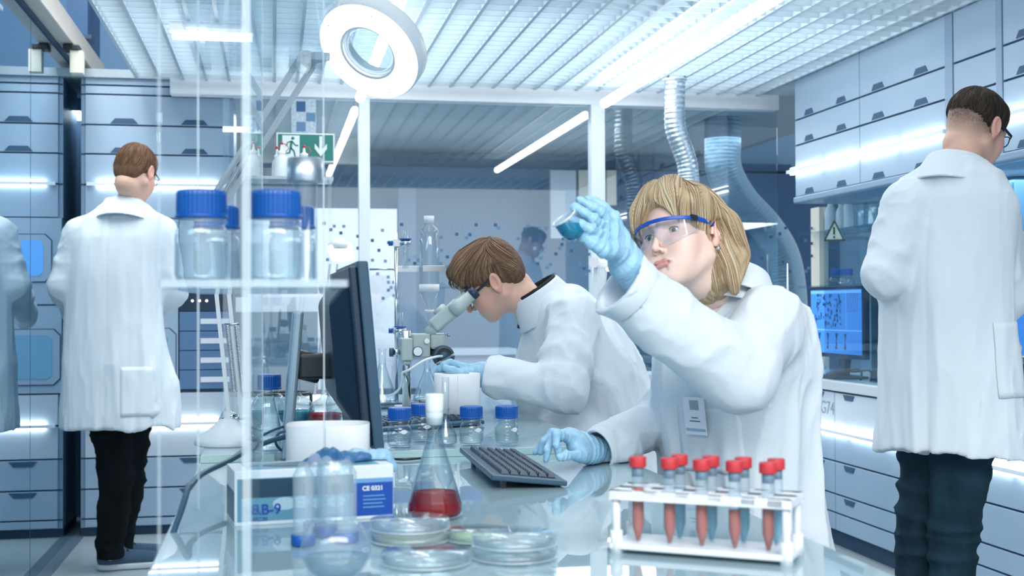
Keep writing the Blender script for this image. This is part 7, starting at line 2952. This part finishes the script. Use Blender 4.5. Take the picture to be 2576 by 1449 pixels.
# shelves in the niche
for i, (py, lb) in enumerate(((575, 'pale upper shelf in the niche under the wall cabinets'), (716, 'pale lower shelf in the niche behind the blue screen'))):
    Xs = XR + .32
    s_ = at(2150, py, X=Xs)
    ya, yb = at(2062, py, X=Xs).y + .05, at(2420, py, X=Xs).y
    t = thing('niche_shelf', lb, 'shelf', (XR + .22, ya, s_.z), group='niche shelves')
    MB().box((0, yb - ya, -.012), (.22, 0, 0)).build('board', M['thinpane'], t)
    for yy in (-.02, (yb - ya) + .02):
        MB().box((.20, yy - .01, -.03), (.37, yy + .01, -.0125)).build('bracket', M['alu'], t)
    if i == 0:
        zs_ = s_.z
        for k, (px, R_, H2) in enumerate(((2090, .030, .155), (2117, .028, .135), (2139, .032, .165), (2128, .026, .15))):
            p = at(px, 560, X=Xs - .02 * (k == 3) + .04 * (k == 3))
            wash_bottle(['milky wash bottle nearest the white post in the niche', 'short milky wash bottle second from the white post', 'tall white wash bottle beside the blue capped bottles', 'wash bottle hidden between its neighbours in the niche'][k], (p.x, p.y, zs_), R_, H2, 'wash bottles in the right niche')
        for k, px in enumerate((2166, 2192)):
            p = at(px, 560, X=Xs)
            media_bottle(['blue capped bottle in the niche beside the tall wash bottle', 'blue capped bottle in the niche next to the sleeve of the man'][k], (p.x, p.y, zs_), .036, .175, .03, .03, scale_marks=False, group='blue capped bottles in the niche')
    else:
        for k, px in enumerate((2104, 2130)):
            p = at(px, 700, X=Xs)
            media_bottle(['left blue capped bottle above the blue screen', 'right blue capped bottle above the blue screen'][k], (p.x, p.y, s_.z), .042, at(px, 672, X=Xs).z - s_.z, .03, .028, scale_marks=False, group='blue capped bottles in the niche')

blue_scr = mat('blue_analysis_screen', C(50, 110, 176), .2, emit=C(60, 120, 196), estr=.85)
dk = mat('screen_marks', C(26, 66, 116), .3, emit=C(26, 66, 116), estr=.3)
ltm = mat('screen_light_marks', C(96, 150, 210), .3, emit=C(110, 165, 220), estr=.8)


def niche_monitor(lab, c00, c10, c11, c01, Xn, marks=True, rot=0.0):
    """corners as pixels: near-left-top ... on the plane X=Xn"""
    a, b = at(*c00, X=Xn), at(*c10, X=Xn)
    zt_, zb_ = (a.z + b.z) / 2, (at(*c01, X=Xn).z + at(*c11, X=Xn).z) / 2
    Wm, Hm = a.y - b.y, zt_ - zb_
    t = thing('computer_monitor', lab, 'monitor', (Xn, a.y, zb_), rot)
    MB().box((0, -Wm, 0), (.03, 0, Hm)).build('bezel', M['darkblue'], t, bevel=.004)
    sc_ = MB().box((-.0008, -Wm + .018, .02), (.0, -.018, Hm - .018)).build('screen', blue_scr, t)
    if marks:
        r_ = random.Random(8)
        m = MB()
        for k in range(90):
            y = -Wm * (.12 + .5 * r_.random())
            z = Hm * (.42 + .47 * r_.random())
            s1, s2 = .003 + .004 * r_.random(), .004 + .006 * r_.random()
            m.box((-.0013, y - s1, z - s2), (-.0009, y + s1, z + s2))
        for k in range(10):
            for j in range(6):
                m.box((-.0013, -Wm * (.72 + .035 * j) - .003, Hm * (.64 + .026 * k)), (-.0009, -Wm * (.72 + .035 * j) + .003, Hm * (.64 + .026 * k) + .005))
        for k in range(4):
            yc = -Wm * (.2 + .16 * k)
            for j in range(7):
                m.bar((-.0011, yc - .014 + .004 * j, Hm * .34), (-.0011, yc + .014 - .004 * j, Hm * .12), .0022, .0006, up=(1, 0, 0))
        mo_ = m.build('screen_pattern', dk, sc_)
        mo_['kind'] = 'stuff'
        l = MB()
        l.box((-.0013, -Wm + .02, Hm * .375), (-.0009, -.02, Hm * .39))
        l.box((-.0013, -Wm * .7 - .001, Hm * .39), (-.0009, -Wm * .7 + .001, Hm * .93))
        l.box((-.0013, -Wm + .02, Hm * .895), (-.0009, -.02, Hm * .935))
        l.build('screen_frame_lines', ltm, sc_)
    MB().box((.03, -Wm / 2 - .05, Hm * .15), (.055, -Wm / 2 + .05, Hm * .6)).build('stand_neck', M['black'], t)
    MB().box((.035, -Wm / 2 - .025, z0 - zb_ + .01), (.06, -Wm / 2 + .025, Hm * .3)).build('stand_post', M['black'], t)
    MB().box((-.06, -Wm / 2 - .1, z0 - zb_), (.12, -Wm / 2 + .1, z0 - zb_ + .012)).build('stand_base', M['black'], t, bevel=.004)
    return t


niche_monitor('blue analysis screen on the counter below the warning sign', (2036, 720), (2172, 718), (2152, 908), (2030, 890), XR + .09)
niche_monitor('blue screen at the right edge behind the arm of the tall man', (2528, 775), (2680, 775), (2680, 925), (2528, 920), XR + .25, False)
pc = thing('computer_tower', 'narrow dark computer tower beside the blue screen, left of the long coat', 'computer', (XR + .12, at(2190, 740, X=XR + .12).y, z0))
hz_ = at(2190, 742, X=XR + .12).z - z0
wy = at(2190, 742, X=XR + .12).y - at(2240, 742, X=XR + .12).y
MB().box((0, -wy, 0), (.36, 0, hz_)).build('case', M['slate'], pc, bevel=.004)
MB().box((-.012, -wy * .95, .004), (-.001, -wy * .25, hz_ - .01)).build('front_panel', M['darkblue'], pc, bevel=.003)
p = at(2105, 945, X=XR + .10)
mo2 = thing('computer_mouse', 'black computer mouse on the pale counter under the blue screen', 'mouse', (p.x, p.y, z0), 1.2)
MB().ball((0, 0, .010), .028, 20, 12, (.95, 1.6, .95)).build('shell', M['black'], mo2)
MB().box((-.003, .022, .024), (.003, .034, .032)).build('wheel', M['slate'], mo2)
p = at(2060, 938, X=XR + .1)


def gl3(q):
    r_ = q - V3((p.x, p.y, z0 + .03))
    d = chain(r_, [(0, .10, 0), (0, .02, .0), (-.01, -.05, -.005)], [.045, .04, .022], .02)
    for k in range(4):
        d = smin(d, chain(r_, [(-.02 + .014 * k, -.03, -.005), (-.03 + .014 * k, -.09, -.008), (-.02 + .012 * k, -.12 + .01 * k, -.015)], [.011, .009, .007], .004), .005)
    return d - folds(r_, (A3([0, 1., 0]), A3([1., 0, 0]), A3([0, 0, 1.])), (30, 22, 22), .004, 2)


g = np_mesh('nitrile_glove', [sdf_mesh(lambda q: np.maximum(gl3(q), z0 + .001 - q[:, 2]), V3((p.x, p.y, z0)) - A3([.1, .2, 0]), V3((p.x, p.y, z0)) + A3([.1, .2, .12]), .005)], M['glove'])
tag(g, 'blue glove lying on the counter at the foot of the blue screen', 'glove')
for k, (pa, pb) in enumerate((((2115, 915), (2165, 925)), ((2140, 905), (2190, 935)))):
    q0, q1 = at(*pa, X=XR + .22), at(*pb, X=XR + .1)
    cable('tangled black cable behind the blue screen, %s' % ('upper loop' if k == 0 else 'lower loop'), [Vector((q0.x, q0.y, z0 + .09)), Vector((q0.x - .03, q0.y - .06, z0 + .03)), Vector((q1.x + .02, q1.y + .05, z0 + .05)), Vector((q1.x, q1.y, z0 + .005))], .005, M['black'])
# dark instrument at the right edge, partly behind the tall man
it = thing('incubator', 'dark glazed incubator in the niche at the right edge behind the tall man', 'incubator', (XR + .32, at(2500, 500, X=XR + .32).y, zu[0] - .36))
wy = at(2500, 500, X=XR + .32).y - at(2552, 500, X=XR + .32).y
MB().box((0, -wy, .0), (.24, 0, .34)).build('case', M['wall_blue'], it, bevel=.004)
MB().box((-.01, -wy * .95, .02), (.0, -.01, .32)).build('glass_door', mat('dark_glass_door', C(70, 112, 148), .1), it)
for k in range(3):
    m = MB()
    z = .24 - k * .085
    m.bar((-.013, -wy * .3, z), (-.013, -wy * .65, z - .01), .012, .003, up=(1, 0, 0))
    m.bar((-.013, -wy * .65, z - .01), (-.013, -wy * .92, z + .02), .012, .003, up=(1, 0, 0))
    m.build('white_mark', M['print'], it)
MB().box((.02, -wy * .9, -(zu[0] - .36 - z0)), (.22, -wy * .1, 0)).build('stand', M['wall_dark'], it)
sr = thing('sample_stage', 'dark stage with black lever standing on the counter at the right edge', 'instrument', (XR + .03, at(2560, 930, X=XR + .03).y, z0))
MB().box((0, -.3, .0), (.25, 0, .02)).build('base', M['black'], sr, bevel=.003)
MB().box((.12, -.25, .02), (.18, -.05, .14)).build('column', M['black'], sr, bevel=.006)
MB().box((-.01, -.3, .14), (.24, .02, .165)).build('stage_plate', M['alu'], sr, bevel=.003)
MB().cyl((.02, -.1, .02), (.02, -.1, .10), .018, 16).build('lever', M['black'], sr)
# flask tips rising behind the woman's back, on the counter
for k, (px, pyt) in enumerate(((1932, 640), (1982, 662))):
    pth = at(px, 800, D=5.2)
    zt_ = at(px, pyt, D=5.2).z
    t = thing('glass_pipette_bottle', ['thin necked glass bottle with stopper behind the shoulder of the woman, left one', 'thin necked glass bottle behind the shoulder of the woman, nearer the screen'][k], 'bottle', (pth.x, pth.y, z0 if pth.x > XR - .02 else .82))
    hz_ = zt_ - t.location.z
    MB().lathe([(0, .001), (.032, .001), (.034, .01), (.034, hz_ * .45), (.014, hz_ * .62), (.012, hz_ * .7), (.004, hz_ * .74), (.0025, hz_), (0, hz_)], n=24).build('body', M['whitesoft'] if k else M['lab'], t)
sb_ = thing('side_bench', 'low bench hidden behind the seated woman, carrying two thin necked bottles', 'bench', (at(1950, 900, D=5.2).x, at(1950, 900, D=5.2).y, 0))
MB().box((-.14, -.12, .79), (.14, .12, .82)).build('top', M['cabw'], sb_)
for x_, y_ in ((-.12, -.1), (.12, -.1), (-.12, .1), (.12, .1)):
    MB().box((x_ - .015, y_ - .015, 0), (x_ + .015, y_ + .015, .79)).build('leg', M['alu'], sb_)

# stools under the two seated people
def stool(lab, x, y, h):
    t = thing('lab_stool', lab, 'stool', (x, y, 0), 0, None)
    MB().lathe([(0, h - .045), (.15, h - .045), (.165, h - .035), (.165, h - .012), (.15, h), (0, h)], n=36).build('seat', M['black'], t)
    MB().cyl((0, 0, .05), (0, 0, h - .045), .022, 16).build('post', M['steel'], t)
    for k in range(5):
        a = 2 * math.pi * k / 5
        lg = MB().bar((0, 0, .07), (.24 * math.cos(a), .24 * math.sin(a), .055), .03, .022).build('foot_spoke', M['alu'], t)
        MB().ball((.24 * math.cos(a), .24 * math.sin(a), .026), .026, 12, 8).build('caster', M['black'], lg)
    return t


stool('round black stool under the woman at the table', woman.location.x + .02, woman.location.y + .02, .50)
stool('round black stool under the man at the microscope', scope_hip[0] + .03, scope_hip[1], scope_hip[2] - .12)
